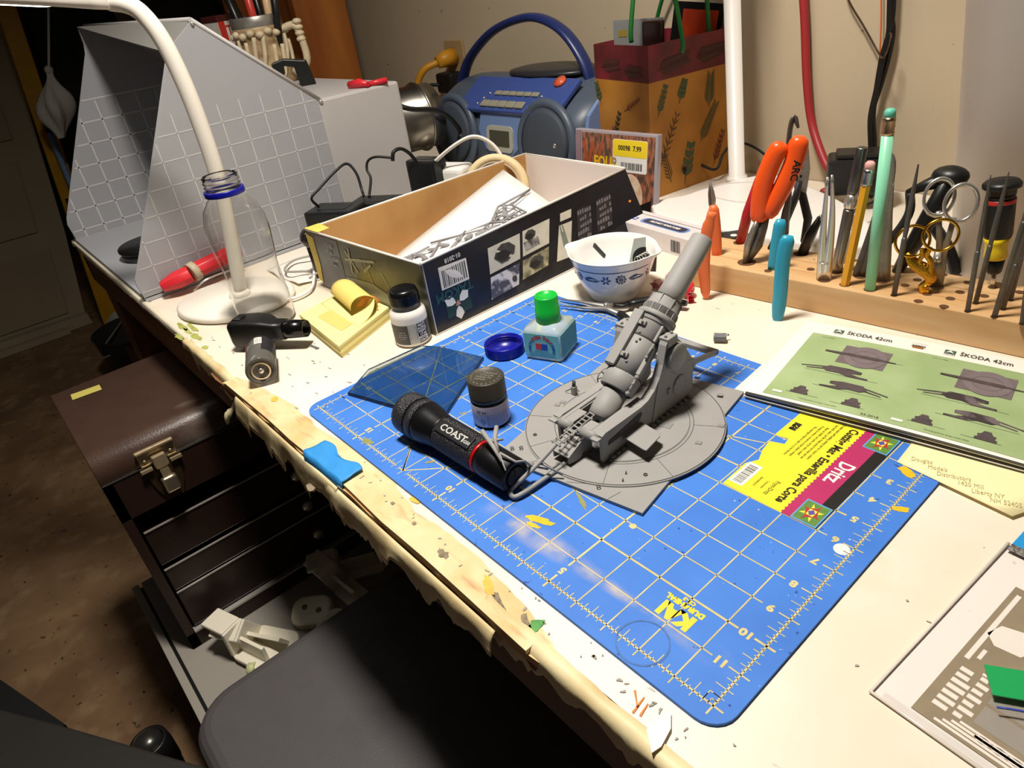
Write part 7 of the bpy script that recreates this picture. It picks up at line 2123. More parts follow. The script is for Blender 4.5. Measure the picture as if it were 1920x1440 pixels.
O('carry_handle', hmb, m_blk, sbx, True, .002)
# duct stub behind the booth
dc = thing('exhaust_duct', 'silver exhaust duct behind the spray booth', 'duct', (-1.09, .55, TZ))
dmx = frame((-1.085, .462, .118), (.10, 1, 0), (0, 0, 1))
m_duct = M('galvanised', '#a8a39a', 0.3, 1.0, var=0.2, scale=14)
O('duct_pipe', MB().lathe([(.058, 0), (.058, .10), (.061, .104), (.061, .112), (.058, .116), (.058, .135)], 56, dmx, True, False), m_duct, dc, solid=.0008)
O('bead', MB().torus((0, 0, .108), .0605, .003, dmx, 56, 8), m_duct, dc)
O('crumpled_foil', MB().ball((-1.015, .545, .030), .034, None, 12, 8, (1.3, 1, .55)), M('foil', '#a39a8c', 0.35, 0.8, bump=1.0, bscale=90), dc)
# ------------------------------------------------------------------ things in and on the booth
dk_ = thing('turntable_disc', 'small black turntable disc standing inside the spray booth', 'turntable', (-1.155, .045, .0064))
O('disc_base', MB().lathe([(.0001, 0), (.050, 0), (.052, .003), (.052, .010), (.050, .012)], 40, T(-1.155, .045, .0064)), M('disc_grey', '#4a4846', 0.5), dk_)
O('disc_top', MB().lathe([(.053, .012), (.055, .014), (.055, .018), (.053, .020), (.0001, .0205)], 40, T(-1.155, .045, .0064)), m_blk, dk_)
O('disc_pin', MB().ball((-1.135, .040, .0275), .0022, None, 8, 6), m_chrome, dk_)
rc = thing('red_clamp', 'red plastic spring clamp lying against the foot of the gooseneck lamp', 'clamp', (-.93, .04, TZ))
m_red = M('red_plastic', '#cf2a34', 0.35)
ra, rb_, rcc, rd = Vector((-.931, -.008, .016)), Vector((-.921, .034, .024)), Vector((-.923, .044, .026)), Vector((-.930, .112, .032))
O('jaw_arm', MB().tube([ra, ra.lerp(rb_, .5), rb_], [.0100, .0165, .0160], 8, flat=.8), m_red, rc, True, .001)
O('jaw_arm', MB().tube([rcc, rcc.lerp(rd, .5), rd], [.0150, .0155, .0140], 8, flat=.8), m_red, rc, True, .001)
O('band', MB().tube([rb_, rcc], [.0148, .0148], 10), M('band_beige', '#b3a68c', 0.5), rc)
O('wire_spring', MB().tube(curve([(-.905, .026, .004), (-.898, .040, .014), (-.900, .060, .016), (-.915, .095, .012)], 5), .0014, 6), m_chrome, rc)
rk = thing('red_clip', 'small red clip lying on top of the spray booth housing', 'clip', (-.995, .435, .2075))
O('clip_body', MB().tube([(-0.9832, 0.3902, 0.2120), (-0.9625, 0.3992, 0.2140), (-0.9445, 0.4032, 0.2120)], [.006, .0075, .004], 8), m_red, rk)
O('clip_tail', MB().tube([(-0.9524, 0.4076, 0.2110), (-0.9427, 0.4380, 0.2120)], [.004, .0048], 8), m_red, rk)
# skeleton mug with pens
MG = (-1.300, .395, .2075)
mg = thing('skeleton_mug', 'bone coloured skeleton tankard full of tools on the spray booth', 'mug', MG)
m_bone = M('bone_resin', '#c4ab84', 0.5, var=0.45, scale=45, col2='#7d6345', bump=0.6, bscale=70)
m_boneL = M('bone_light', '#d9c8a6', 0.5, var=0.2, scale=60)
O('mug_wall', MB().lathe([(.0001, .0), (.046, .0), (.048, .004), (.0465, .030), (.0470, .095), (.0480, .100), (.0465, .101)], 40, T(*MG)), m_bone, mg)
O('steel_rim', MB().lathe([(.0465, .099), (.0472, .101), (.0472, .118), (.0462, .119), (.0445, .117), (.0440, .02)], 40, T(*MG), True, False), m_steel, mg)
CAMM = math.atan2(-.193 - MG[1], .125 - MG[0])
for k in range(9):
    a = CAMM - 1.4 + k * .35
    r = .0475
    z0 = .012 + .03 * jag[k]
    O('rib_bone', MB().tube(curve([(MG[0] + r * math.cos(a - .15), MG[1] + r * math.sin(a - .15), MG[2] + z0), (MG[0] + (r + .002) * math.cos(a), MG[1] + (r + .002) * math.sin(a), MG[2] + z0 + .025), (MG[0] + r * math.cos(a + .2 * (jag[k] - .3)), MG[1] + r * math.sin(a + .1), MG[2] + z0 + .055)], 4), .0042, 8), m_boneL, mg)
    O('knuckle', MB().ball((MG[0] + r * math.cos(a), MG[1] + r * math.sin(a), MG[2] + .088 + .004 * (k % 2)), .0080, None, 8, 6, (1, 1, .8)), m_boneL, mg)
ah = CAMM + 1.15
hp = Vector((math.cos(ah), math.sin(ah), 0))
c_ = Vector(MG)
O('bone_handle', MB().tube(curve([c_ + hp * .044 + Vector((0, 0, .090)), c_ + hp * .072 + Vector((0, 0, .094)), c_ + hp * .080 + Vector((0, 0, .070)), c_ + hp * .079 + Vector((0, 0, .030)), c_ + hp * .048 + Vector((0, 0, .015))], 5), .0070, 10), m_boneL, mg)
for k in range(4):
    O('finger_bone', MB().ball(tuple(c_ + hp * .079 + Vector((0, 0, .100 - .010 * k))), .0080, None, 8, 6, (1.2, 1.2, .7)), m_boneL, mg)
for k, (dx, dy, tx_, ty_, h, col_) in enumerate(((-.02, .0, -.06, -.02, .22, '#101010'), (0, -.02, -.03, -.02, .23, '#151515'), (.01, .01, -.01, .0, .24, '#0d0d0d'), (.02, -.01, .02, -.01, .22, '#b8352c'), (.025, .01, .02, .01, .23, '#c9ac86'), (.03, .012, .04, .02, .22, '#141414'))):
    pn = thing('pen', ('thick black pen leaning left in the skeleton mug', 'black marker with silver dots in the skeleton mug', 'black handle at the back of the skeleton mug', 'red pen standing in the skeleton mug', 'beige wooden stick standing in the skeleton mug', 'black pen leaning right in the skeleton mug')[k], 'pen', (MG[0] + dx, MG[1] + dy, MG[2] + .01), 0, 'pens in the skeleton mug')
    a, b = Vector((MG[0] + dx, MG[1] + dy, MG[2] + .02)), Vector((MG[0] + dx + tx_, MG[1] + dy + ty_, MG[2] + h))
    O('barrel', MB().cyl(a, a.lerp(b, .8), .0070, .0075, 10), M('pen_' + col_[1:], col_, 0.35), pn)
    O('cap', MB().cyl(a.lerp(b, .8), b, .0082, .0070, 10), M('pen_' + col_[1:], col_, 0.35), pn)
# tea carton
tc_ = thing('tea_carton', 'white carton with red capital letters beside the skeleton mug', 'carton', (-1.400, .375, .2075), .25)
O('carton_body', MB().b2(-.032, .018, -.03, .03, 0, .118), M('tea_white', '#d8d0c6', 0.5), tc_, False, .001)
O('carton_lid', MB().b2(-.033, .019, -.031, .031, .117, .128), M('tea_maroon', '#4a1c1c', 0.4), tc_, False, .001)
O('red_corner', MB().b2(.0183, .0188, -.030, -.016, .0, .117), M('tea_red', '#c03024', 0.5), tc_, False)
tx = MB().text('TEE', .030, Matrix(((0, 0, 1, .0190), (1, 0, 0, .004), (0, 1, 0, .098), (0, 0, 0, 1))), sx=.85).text('TEA', .024, Matrix(((0, 0, 1, .0190), (1, 0, 0, .010), (0, 1, 0, .066), (0, 0, 0, 1))), sx=.85)
O('lettering', tx, M('tea_red', '#c03024', 0.5), tc_, False)
# ------------------------------------------------------------------ adapters and chargers between booth and kit box
for k, (c, d, rz_, lab_) in enumerate((((-.880, .262, TZ), (.085, .052, .064), .55, 'black power brick lying beside the booth, nearer one'), ((-.868, .330, TZ), (.085, .050, .058), .55, 'black power brick lying beside the booth, farther one'), ((-.860, .430, TZ), (.060, .036, .098), .25, 'tall black charger standing behind the kit box'))):
    pw = thing('power_brick', lab_, 'power adapter', c, rz_, 'chargers behind the kit box')
    O('brick_body', MB().b2(-d[0] / 2, d[0] / 2, -d[1] / 2, d[1] / 2, .0004, d[2]), M('brick_black', '#17181a', 0.35), pw, False, .004)
    O('brick_label', MB().b2(-d[0] * .3, d[0] * .3, -d[1] * .25, d[1] * .25, d[2], d[2] + .0005), M('brick_label_dark', '#232426', 0.5), pw, False)
    O('strain_relief', MB().cyl((d[0] / 2 - .001, 0, d[2] * .5), (d[0] / 2 + .012, 0, d[2] * .5), .0040, .0028, 8), m_blk, pw, False)
wire('charger_cord', 'thin black cord looping up from the nearer power brick', 'cord', [(-0.9000, 0.2457, 0.0632), (-0.9000, 0.2376, 0.0792), (-0.9000, 0.2560, 0.0906), (-0.9000, 0.2873, 0.1071), (-0.9000, 0.3103, 0.1135), (-0.8900, 0.3176, 0.0976), (-0.8800, 0.3150, 0.0740), (-0.8700, 0.3107, 0.0655)], .0022, m_cab, 6)
wire('charger_cord', 'thin black cord running from the farther brick to the tall charger', 'cord', [(-0.8700, 0.3194, 0.0612), (-0.8900, 0.3403, 0.0829), (-0.9000, 0.3427, 0.0957), (-0.9000, 0.3481, 0.1080), (-0.8900, 0.3586, 0.1130), (-0.8700, 0.3784, 0.1082)], .0022, m_cab, 6)
wire('charger_cord', 'thick black cord arching over the tall charger', 'cord', [(-0.8600, 0.3696, 0.1064), (-0.8600, 0.3749, 0.1192), (-0.8600, 0.3895, 0.1206), (-0.8600, 0.4048, 0.1076), (-0.8600, 0.4144, 0.0863), (-0.8600, 0.4139, 0.0576)], .0030, m_cab, 6)
wcg = thing('white_charger', 'white plug charger with a looped white cable behind the kit box', 'charger', (-.838, .462, TZ), .35)
O('charger_body', MB().b2(-.034, .034, -.022, .022, .0004, .082), m_white, wcg, False, .008, 3)
O('charger_cable', MB().tube(curve([(-.03, -.022, .074), (-.01, -.03, .092), (.03, -.02, .118), (.055, .0, .126), (.078, .015, .110), (.095, .02, .080)], 6), .0042, 8, False, True, .6), m_white, wcg, False)
ms = thing('dark_bulb', 'dark glossy rounded knob at the left end of the kit box', 'knob', (-.785, .170, TZ))
O('knob_body', MB().ball((-.786, .172, .058), .0155, None, 16, 10, (1.1, .9, .95)), M('gloss_dark', '#1d1a1c', 0.2), ms)
O('knob_stem', MB().cyl((-.786, .172, TZ), (-.786, .172, .046), .007, .009, 12), m_blk, ms)
ppx = MB().sheet(lambda u, v: (-.895 + .11 * u + .02 * v, .135 + .11 * v, TZ + .0012 + .004 * math.sin(5 * u + 4 * v) ** 2), 14, 14)
tag(O('crumpled_paper', ppx, M('paper_soft', '#e9e2d8', 0.6, var=0.08, scale=40), solid=.0005), 'crumpled white paper lying between the lamp foot and the kit box', 'paper')
wire('charging_cable', 'white cord curling behind the plastic bottle and lamp foot', 'cord', [(-.775, .075, .003), (-.742, .100, .003), (-.745, .135, .004), (-.790, .165, .008), (-.830, .185, .008), (-.850, .215, .006)], .0022, m_white, 6)
wire('coiled_cable', 'grey cord curling on the crumpled paper', 'cord', [(-.775, .150, .008), (-.800, .200, .009), (-.845, .205, .009), (-.865, .170, .009), (-.835, .140, .009), (-.800, .160, .009)], .0018, M('cord_grey', '#a39d96', 0.5), 6)
# ------------------------------------------------------------------ outlet on the wall
ol = thing('wall_outlet', 'beige wall outlet plate with a yellow and a black plug', 'outlet', (-1.300, .846, .12))
O('cover_plate', MB().b2(-1.340, -1.268, .843, .8495, .098, .216), M('outlet_beige', '#a98e66', 0.5), ol, True, .002)
O('socket', MB().lathe([(.017, 0), (.017, .002), (.0001, .002)], 24, frame((-1.304, .843, .183), (0, -1, 0))), M('outlet_dark', '#8c7450', 0.5), ol)
O('socket', MB().lathe([(.017, 0), (.017, .002), (.0001, .002)], 24, frame((-1.304, .843, .135), (0, -1, 0))), M('outlet_dark', '#8c7450', 0.5), ol)
yp = thing('yellow_plug', 'yellow extension cord plug in the wall outlet', 'plug', (-1.304, .82, .18))
O('plug_body', MB().tube([(-1.304, .840, .183), (-1.304, .815, .181), (-1.310, .796, .176)], [.019, .018, .013], 12), M('yellow_cord', '#c68a1c', 0.45), yp)
O('cord', MB().tube(curve([(-1.310, .800, .177), (-1.330, .770, .165), (-1.352, .758, .130), (-1.360, .756, .06), (-1.36, .757, .002)], 6), .0075, 8), M('yellow_cord', '#c68a1c', 0.45), yp)
bpl = thing('black_plug', 'black plug below the yellow one in the wall outlet', 'plug', (-1.30, .82, .12))
O('plug_body', MB().b2(-1.335, -1.275, .800, .841, .108, .152), M('plug_black', '#0d0c0c', 0.5), bpl, True, .006)
O('cord', MB().tube(curve([(-1.32, .800, .128), (-1.345, .780, .125), (-1.350, .775, .08), (-1.34, .78, .002)], 6), .0040, 8), M('plug_black', '#0d0c0c', 0.5), bpl)
wire('booth_cord', 'black mains cord running from the booth housing towards the boombox', 'cord', [(-1.00, .475, .165), (-.985, .500, .152), (-.985, .560, .135), (-1.02, .62, .09), (-1.06, .66, .03), (-1.08, .67, .003)], .0045, m_cab, 8)
# ------------------------------------------------------------------ wooden cabinet behind the booth
cab = thing('wooden_cabinet', 'tall orange brown wooden cabinet standing behind the spray booth', 'cabinet', (-1.75, .50, -.75))
m_wood = M('orange_wood', '#a8672a', 0.45, var=0.22, scale=6, aniso=(2, 2, .3), col2='#87491a')
O('side_board', MB().b2(-1.585, -1.560, .600, .735, -.75, 1.1), m_wood, cab, True, .002)
O('side_board', MB().b2(-1.985, -1.960, .600, .735, -.75, 1.1), m_wood, cab, True, .002)
O('back_board', MB().b2(-1.960, -1.585, .715, .735, -.75, 1.1), m_wood, cab)
for z in (-.70, -.20, .20, .60, 1.08):
    O('shelf', MB().b2(-1.960, -1.585, .605, .715, z - .012, z + .012), m_wood, cab)

# ================================================================== under and beside the bench
# ------------------------------------------------------------------ drawer chest
dcx = thing('drawer_chest', 'low grey drawer chest on the floor carrying the brown toolbox', 'drawer chest', (-.85, 0, -.75))
m_chest = M('chest_grey', '#9a948b', 0.5, var=0.05, scale=10)
O('chest_top', MB().b2(-1.01, -.56, -.2170, .30, -.497, -.487), m_chest, dcx, True, .001)
O('top_rail', MB().b2(-1.01, -.56, -.2330, -.2215, -.497, -.487), m_chest, dcx, True, .001)
O('painted_gap_shadow', MB().b2(-1.00, -.57, -.2215, -.2170, -.497, -.490), m_blk, dcx)  # black strip painting the shade in the gap behind the rail
O('chest_body', MB().b2(-1.00, -.575, -.230, .295, -.75, -.497), M('chest_dark', '#3f3c38', 0.6), dcx)
for k in range(2):
    dr = O('drawer', MB().b2(-.575, -.568, -.215, .285, -.742 + k * .122, -.628 + k * .122), m_chest, dcx, True, .002)
    O('pull', MB().b2(-.568, -.556, -.03, .10, -.690 + k * .122, -.678 + k * .122), m_steel, dr)
# ------------------------------------------------------------------ brown metal toolbox
tbx = thing('toolbox', 'dark brown crackle painted metal toolbox with a nickel draw latch', 'toolbox', (-.915, 0, -.487))
m_crk = M('brown_crackle', '#4b372e', 0.36, var=0.12, scale=30, bump=0.35, bscale=420)
add_stain(m_crk, 7, .63, .78, '#8b837c', aniso=(1.8, .8, 1), off=(1.3, .4, 0), amount=.8)
TX0, TX1, TY0, TY1 = -1.045, -.790, -.1965, .235
# lid: rounded front edge
arc = [(TX1 - .028 + .028 * math.cos(a), -.148 + .028 * math.sin(a)) for a in [PI / 2 * k / 8 for k in range(9)]]
lidp = arc + [(TX0, -.120), (TX0, -.1595), (TX1, -.1595)]
MXZ = Matrix(((1, 0, 0, 0), (0, 0, 1, 0), (0, 1, 0, 0), (0, 0, 0, 1)))
O('lid', MB().prism(lidp, TY0, TY1, MXZ, True), m_crk, tbx, True, .0015)
O('lid_seam', MB().b2(TX1 - .004, TX1 + .0012, TY0 + .001, TY1 - .001, -.1612, -.1598), M('seam_steel', '#a39c94', 0.3, 0.9), tbx)
bd = MB()
bd.b2(TX0, TX1, TY0, TY0 + .013, -.4865, -.1615)
bd.b2(TX0, TX1, TY1 - .013, TY1, -.4865, -.1615)
bd.b2(TX0, TX0 + .010, TY0, TY1, -.4865, -.1615)
bd.b2(TX0, TX1, TY0, TY1, -.4865, -.458)
bd.b2(TX0, TX1, TY0, TY1, -.224, -.1615)
O('case', bd, M('brown_enamel', '#2f1e19', 0.34, var=0.15, scale=30, bump=0.25, bscale=420), tbx)
m_drw = M('drawer_brown', '#2b1d18', 0.30)
m_edge = M('steel_and_edge_highlight', '#cfc9c2', 0.28, 0.5)
for z0, z1 in ((-.322, -.258), (-.374, -.331), (-.452, -.378)):
    dr = O('drawer', MB().b2(TX1 - .20, TX1 - .006, TY0 + .016, TY1 - .016, z0, z1), m_drw, tbx, True, .0015)
    O('drawer_edge_highlight', MB().b2(TX1 - .0062, TX1 - .0045, TY0 + .017, TY1 - .017, z1 - .0010, z1 + .0012), m_edge, dr)  # pale strip, the highlight along the drawer top put in as colour
    O('drawer_knob', MB().lathe([(.005, 0), (.009, .008), (.007, .012), (.0001, .013)], 16, frame((TX1 - .006, .04, (z0 + z1) / 2), (1, 0, 0))), m_edge, dr)
O('lower_lip', MB().b2(TX1 - .010, TX1 + .001, TY0 + .013, TY1 - .013, -.4590, -.4555), m_edge, tbx)
O('front_flap', MB().box((TX1 - .016, -.06, -.4500), (.014, .11, .004)), M('flap_steel', '#a9a49c', 0.4, 0.5), tbx)
# draw latch
lt = O('latch_plate', MB().b2(TX1, TX1 + .004, -.146, -.098, -.158, -.134), M('aged_nickel', '#cdb894', 0.35, 0.6, var=0.2, scale=90), tbx, True, .0015)
m_nick = M('aged_nickel', '#cdb894', 0.35, 0.6)
O('latch_rim', MB().b2(TX1 + .003, TX1 + .010, -.147, -.097, -.1365, -.1325), m_nick, lt, True, .0015)
O('latch_hook', MB().b2(TX1 + .004, TX1 + .013, -.131, -.113, -.166, -.146), m_nick, lt, True, .002)
O('latch_link', MB().b2(TX1 + .006, TX1 + .012, -.128, -.116, -.184, -.164), m_nick, lt, True, .001)
O('latch_lever', MB().b2(TX1 + .005, TX1 + .016, -.132, -.112, -.206, -.182), M('bright_nickel', '#d8c9ac', 0.25, 0.9), lt, True, .003)
O('latch_base', MB().prism([(-.146, -.163), (-.098, -.163), (-.104, -.200), (-.112, -.222), (-.132, -.222), (-.140, -.200)], TX1, TX1 + .003, PYZ), M('latch_dark', '#4a3a28', 0.4, 0.6), lt)
O('latch_ear', MB().b2(TX1 + .003, TX1 + .008, -.149, -.134, -.166, -.162).b2(TX1 + .003, TX1 + .008, -.110, -.095, -.166, -.162), m_nick, lt)
for y in (-.139, -.105):
    O('rivet', MB().ball((TX1 + .0045, y, -.150), .0026, None, 8, 6), m_nick, lt)
tp = O('tape_label', MB().add([(-1.0176, -0.1722, -0.1193), (-1.0123, -0.1320, -0.1193), (-0.9910, -0.1330, -0.1193), (-0.9955, -0.1735, -0.1193)], [(3, 2, 1, 0)]), M('label_tape_yellow', '#cdbf62', 0.6), tbx)
# ------------------------------------------------------------------ white plastic brackets and hardware on the chest
m_brk = M('ivory_plastic', '#e6dfcc', 0.4)
def bracket(label, loc, rz_, rx_, s=1.0, kind=0):
    b = thing('plastic_bracket', label, 'bracket', loc, rz_, 'white plastic brackets on the drawer chest')
    R_ = rotm('X', rx_)
    S = Matrix.Diagonal((s, s, s, 1))
    if kind == 0:
        O('mount_plate', MB().prism(rrect(-.030, .030, -.014, .014, .010, 4), 0, .006, R_ @ S), m_brk, b, False, .0015)
        O('upright', MB().b2(-.030, -.024, -.013, .013, .004, .042, R_ @ S), m_brk, b, False, .002)
        O('foot_tab', MB().b2(-.062, -.026, -.013, .013, .038, .044, R_ @ S), m_brk, b, False, .002)
        O('web', MB().b2(-.024, .020, -.002, .002, .004, .028, R_ @ S), m_brk, b, False)
    else:
        O('pad', MB().prism(rrect(-.024, .024, -.019, .019, .014, 5), 0, .016, R_ @ S), m_brk, b, False, .004, 3)
        O('screw_hole', MB().lathe([(.0001, .0165), (.0035, .0165)], 12, R_ @ S @ T(-.008, .004, 0), False, False).lathe([(.0001, .0165), (.0035, .0165)], 12, R_ @ S @ T(.010, -.002, 0), False, False), M('hole_olive', '#6b6a48', 0.7), b, False)
    return b
bracket('ivory plastic bracket with a stepped foot lying nearest the toolbox corner', (-.690, -.130, -.480), .35, .0, 1.3)
bracket('ivory plastic bracket standing on edge behind the stepped one', (-.700, -.095, -.482), .55, .5, 1.3)
bracket('rounded ivory pad with two screw holes lying behind the brackets', (-.705, -.030, -.486), .9, .25, 1.3, 1)
bracket('rounded ivory pad lying tilted beside the rubber wheel', (-.655, -.022, -.486), 1.9, .35, 1.15, 1)
bracket('ivory plastic bracket lying in the shade under the bench', (-.690, .035, -.484), .1, .3, 1.3)
bracket('ivory bracket farthest under the bench', (-.730, .075, -.484), 1.1, .2, 1.3)
bo = thing('plastic_bolt', 'pale green plastic bolt lying against the ivory brackets', 'bolt', (-.645, -.105, -.4868), .9)
O('bolt_shank', MB().cyl((-.045, 0, .008), (.030, 0, .008), .0062, .0062, 12), M('glow_green', '#c3c892', 0.4), bo, False)
O('bolt_head', MB().cyl((-.056, 0, .0095), (-.045, 0, .0095), .0095, .0095, 6), M('glow_green', '#c3c892', 0.4), bo, False)
O('bolt_nut', MB().cyl((.022, 0, .009), (.034, 0, .009), .0090, .0090, 6), M('glow_green', '#c3c892', 0.4), bo, False)
wh = thing('rubber_wheel', 'small black rubber wheel lying among the brackets', 'wheel', (-.620, -.070, -.4868))
O('tyre', MB().torus((0, 0, 0), .0125, .0055, frame((-.620, -.070, -.474), (.6, -.5, .6)), 28, 10), M('tyre_rubber', '#1c2024', 0.55), wh)
O('wheel_hub', MB().lathe([(.0085, -.003), (.0070, .003), (.0030, .0045), (.0001, .0045)], 20, frame((-.620, -.070, -.474), (.6, -.5, .6))), m_steel, wh)
# ------------------------------------------------------------------ chair
ch_ = thing('desk_chair', 'dark grey upholstered swivel chair pushed under the bench', 'chair', (-.27, -.02, -.75))
m_seat = M('charcoal_vinyl', '#4a4647', 0.55, var=0.06, scale=40, bump=0.25, bscale=500)
sp2 = rrect(-.512, -.03, -.2365, .22, .055, 8)
O('seat', MB().prism(sp2, -.355, -.300), m_seat, ch_, True, .018, 4)
O('seat_pan', MB().prism(rrect(-.49, -.05, -.215, .20, .05, 6), -.370, -.354), m_blk, ch_)
O('column', MB().cyl((-.27, -.01, -.66), (-.27, -.01, -.368), .028, .024, 20), m_steel, ch_)
O('hub', MB().cyl((-.27, -.01, -.70), (-.27, -.01, -.64), .045, .036, 20), m_blk, ch_)
for k in range(5):
    a = math.radians(207 + 72 * k)
    e = Vector((-.27 + .27 * math.cos(a), -.01 + .26 * math.sin(a), -.675))
    O('base_leg', MB().tube([(-.27, -.01, -.672), tuple(e)], [.030, .019], 8, flat=.8), m_blk, ch_)
    cs = O('caster', MB().ball((e.x, e.y, -.722), .027, None, 14, 8, (1, .8, 1)), m_blk, ch_)
    O('caster_cap', MB().ball((e.x, e.y, -.690), .021, None, 14, 8, (1, 1, .5)), m_blk, cs)
kb_ = (-0.8289, -0.3155, -0.6400)
st = thing('footrest', 'black footrest with a domed steel knob in the dark corner by the chair', 'footrest', (kb_[0], kb_[1] - .05, -.75))
O('knob_dome', MB().ball((kb_[0], kb_[1], -.640), .0225, None, 24, 12, (1, 1, .75)), M('dome_steel', '#5c5a56', 0.28, 0.8), st)
O('knob_cup', MB().lathe([(.030, -.060), (.031, -.020), (.029, .002), (.0235, .004), (.022, -.01)], 32, T(kb_[0], kb_[1], -.640)), m_blk, st)
O('post', MB().cyl((kb_[0], kb_[1], -.75), (kb_[0], kb_[1], -.69), .026, .029, 20), m_blk, st)
# dark padded board in the near corner
cu = thing('padded_board', 'black padded board leaning in the near corner of the floor', 'board', (-.62, -.50, -.75))
bq = [Vector((-0.9105, -0.4627, -0.4600)), Vector((-0.7650, -0.3700, -0.4600)), Vector((-0.5399, -0.2325, -0.4600)), Vector((-0.5230, -0.2979, -0.4600)), Vector((-0.7160, -0.4939, -0.4600))]
O('pad_top', MB().prism([(p.x, p.y) for p in bq], -.480, -.460), M('pad_charcoal', '#2c2926', 0.6, var=0.1, scale=30), cu, True, .004)
bq2 = [Vector((-1.0713, -0.4801, -0.5000)), Vector((-0.9852, -0.4445, -0.5000)), Vector((-0.8103, -0.3800, -0.5000)), Vector((-0.8662, -0.4989, -0.5000))]
O('pad_side', MB().prism([(p.x, p.y) for p in bq2], -.520, -.496), M('pad_black', '#0b0a0a', 0.7), cu)
O('stand', MB().b2(-.80, -.74, -.56, -.50, -.75, -.518), m_blk, cu)
O('stand', MB().b2(-.70, -.64, -.50, -.44, -.75, -.478), m_blk, cu)
# ------------------------------------------------------------------ far end of the garage
dr_ = thing('old_panel_door', 'old cream panelled door standing at the far end of the garage', 'door', (-3.28, -.15, -.75))
m_cream = M('aged_cream_paint', '#a3937a', 0.6, var=0.12, scale=5)
DO = [(-.90, -.745), (.060, -.745), (.136, -.353), (.187, -.020), (.250, .380), (.32, .90), (-.90, .90)]
O('door_slab', MB().prism(DO, -3.30, -3.25, PYZ), m_cream, dr_)
def dpan(y0, y1, z0, z1, sk):
    pts = [(y0, z0), (y1, z0), (y1 + sk, z1), (y0, z1)]
    o = O('door_panel', MB().prism(pts, -3.25, -3.240, PYZ), M('cream_panel', '#9c8c72', 0.6, var=0.1, scale=5), dr_, True, .003)
    return o
dpan(-.55, .010, -.68, -.40, .045)
dpan(-.55, .045, -.33, -.06, .045)
dpan(-.55, .110, .02, .50, .06)
O('bottom_board', MB().prism([(-.90, -.748), (.075, -.748), (.070, -.700), (-.90, -.690)], -3.245, -3.215, PYZ), m_cream, dr_)
O('bottom_board', MB().prism([(-.90, -.748), (-.02, -.748), (-.02, -.725), (-.90, -.715)], -3.215, -3.18, PYZ), m_cream, dr_)
lv = thing('yellow_level', 'long yellow spirit level leaning beside the old door', 'spirit level', (-3.0, .10, -.75))
la, lb2 = Vector((-3.02, .118, -.748)), Vector((-2.98, .245, .45))
lm = frame(la, lb2 - la, (1, 0, 0))
O('level_beam', MB().b2(-.012, .012, -.030, .030, 0, (lb2 - la).length, lm), M('level_yellow', '#b8860f', 0.45, var=0.15, scale=20), lv, True, .003)
O('vial', MB().b2(.012, .014, -.018, .018, .48, .56, lm), m_blk, lv)
O('lettering', MB().text('PRO', .05, lm @ T(.0125, .0, .40) @ Matrix(((0, 0, 1, 0), (0, 1, 0, 0), (-1, 0, 0, 0), (0, 0, 0, 1)))), m_blk, lv)
bs_ = thing('blue_stick', 'thin pale blue stick standing beside the yellow level', 'stick', (-2.95, .17, -.75))
O('stick_shaft', MB().cyl((-2.95, .165, -.748), (-2.93, .200, .05), .010, .010, 8), M('stick_blue', '#6f8db8', 0.5), bs_)
O('stick_cap', MB().cyl((-2.93, .200, .05), (-2.929, .202, .07), .013, .013, 8), m_blk, bs_)
jg = thing('white_jug', 'white plastic jug with a handle hole on the floor beyond the toolbox', 'jug', (-2.62, .17, -.75))
JP = [(.060, -.748), (.300, -.748), (.300, -.70), (.215, -.640), (.200, -.575), (.165, -.565), (.100, -.560), (.072, -.590)]
mbj = MB().prism(JP, -2.70, -2.56, PYZ)
O('jug_body', mbj, M('jug_white', '#a8a6a0', 0.5), jg, True, .02, 4)
O('handle_hole', MB().prism(rrect(.105, .135, -.675, -.605, .012, 4), -2.5595, -2.556, PYZ), m_blk, jg)
O('spout', MB().cyl((-2.63, .185, -.565), (-2.63, .19, -.535), .022, .020, 14), M('jug_white', '#a8a6a0', 0.5), jg)
tu = thing('black_bucket', 'black bucket standing on the floor behind the toolbox', 'bucket', (-2.35, .08, -.75))
O('bucket_wall', MB().lathe([(.0001, .001), (.105, .001), (.13, .20), (.134, .205), (.128, .207), (.102, .008), (.0001, .006)], 36, T(-2.42, .115, -.75)), M('bucket_black', '#151413', 0.6), tu)
O('bucket_bail', MB().tube(curve([(-2.29, .115, -.552), (-2.40, -.02, -.60), (-2.55, .115, -.552)], 8), .003, 6), m_steel, tu)
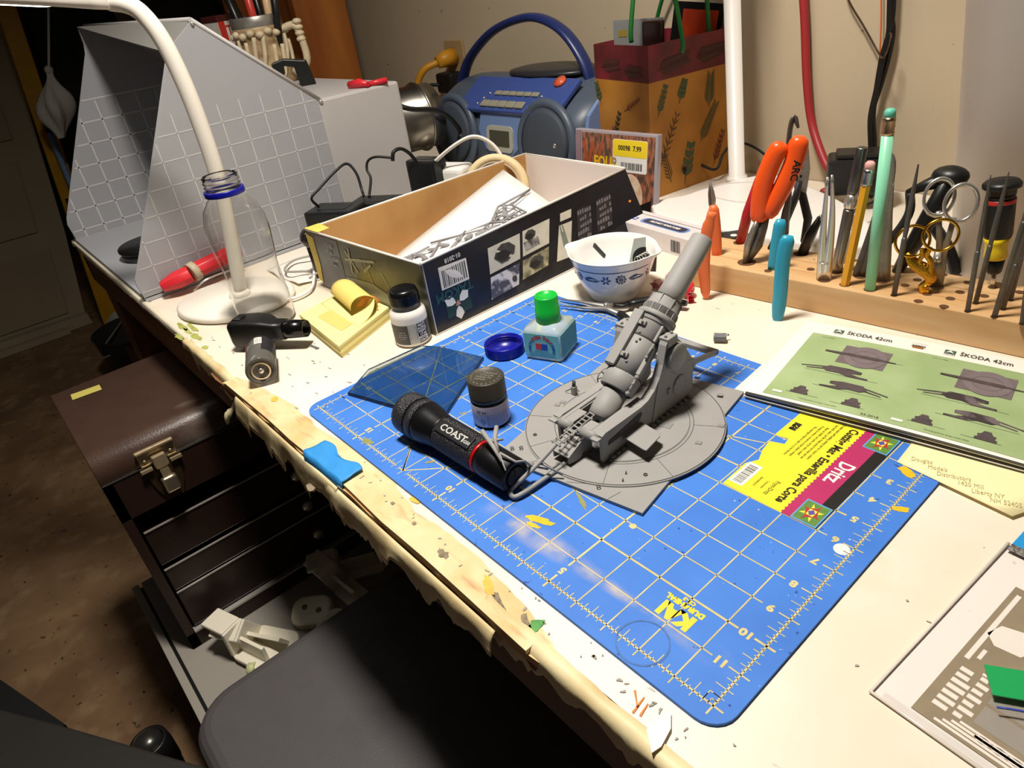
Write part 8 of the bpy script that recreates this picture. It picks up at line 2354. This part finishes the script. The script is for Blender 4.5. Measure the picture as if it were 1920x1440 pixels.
# dark coats and sacks hanging at the far end
m_coat = M('dark_cloth', '#1a1714', 0.9, var=0.4, scale=4, bump=0.5, bscale=8)
for k, (c, sc_, lab_) in enumerate((((-3.02, .44, .02), (.10, .15, .60), 'dark hanging coat beside the yellow level'), ((-2.62, .69, .05), (.12, .13, .70), 'black hanging coat in front of the back wall'), ((-3.0, .30, 1.05), (.14, .30, .28), 'dark bundle hanging near the ceiling at the far end'))):
    ct = thing('hanging_coat', lab_, 'coat', (c[0], c[1], -.75), 0, 'dark coats at the far end')
    def cf(u, v, c=c, sc_=sc_, k=k):
        a = 2 * PI * u
        w = .55 + .45 * math.sin(PI * min(1, .15 + v * .8))
        f_ = 1 + .14 * math.sin(5 * a + 3 * v + k) + .07 * math.sin(11 * a + 7 * v)
        return (c[0] + sc_[0] * w * f_ * math.cos(a), c[1] + sc_[1] * w * f_ * math.sin(a), c[2] - sc_[2] + 2 * sc_[2] * v)
    O('coat_cloth', MB().sheet(cf, 36, 12), m_coat, ct)
    O('coat_hanger', MB().tube([(c[0], c[1] - .15, c[2] + sc_[2] - .05), (c[0], c[1], c[2] + sc_[2] + .05), (c[0], c[1] + .15, c[2] + sc_[2] - .05)], .006, 6), m_steel, ct)
pbg = thing('hanging_plastic_bag', 'twisted clear plastic bag hanging among the dark coats', 'plastic bag', (-2.75, .25, .0))
def pbf(u, v):
    a = 2 * PI * u
    r = (.010 + .040 * math.sin(PI * min(1, max(0, v * 1.05))) ** 1.5) * (1 + .3 * math.sin(4 * a + 6 * v))
    return (-2.76 + r * math.cos(a), .205 + .05 * v + r * math.sin(a), .04 + .20 * v)
O('bag_film', MB().sheet(pbf, 24, 14), M('bag_film_pale', '#d6d2ca', 0.3, trans=.2, ior=1.1), pbg)
O('bag_knot', MB().ball((-2.76, .255, .245), .014, None, 10, 6).cyl((-2.76, .255, .245), (-2.95, .44, .60), .004, .004, 6), M('bag_film_pale', '#9c9890', 0.3, trans=.3, ior=1.1), pbg)
hp2 = thing('stacked_clutter_box', 'dim cardboard box on the floor under the left end of the bench', 'box', (-1.62, .14, -.75), .2)
O('carton', MB().b2(-.12, .12, -.12, .12, .001, .40), M('dim_carton', '#5d3f28', 0.8, var=0.2, scale=8), hp2, False, .003)
O('carton_flap', MB().b2(-.12, .12, -.125, -.120, .28, .41), M('dim_carton', '#5d3f28', 0.8, var=0.2, scale=8), hp2, False)
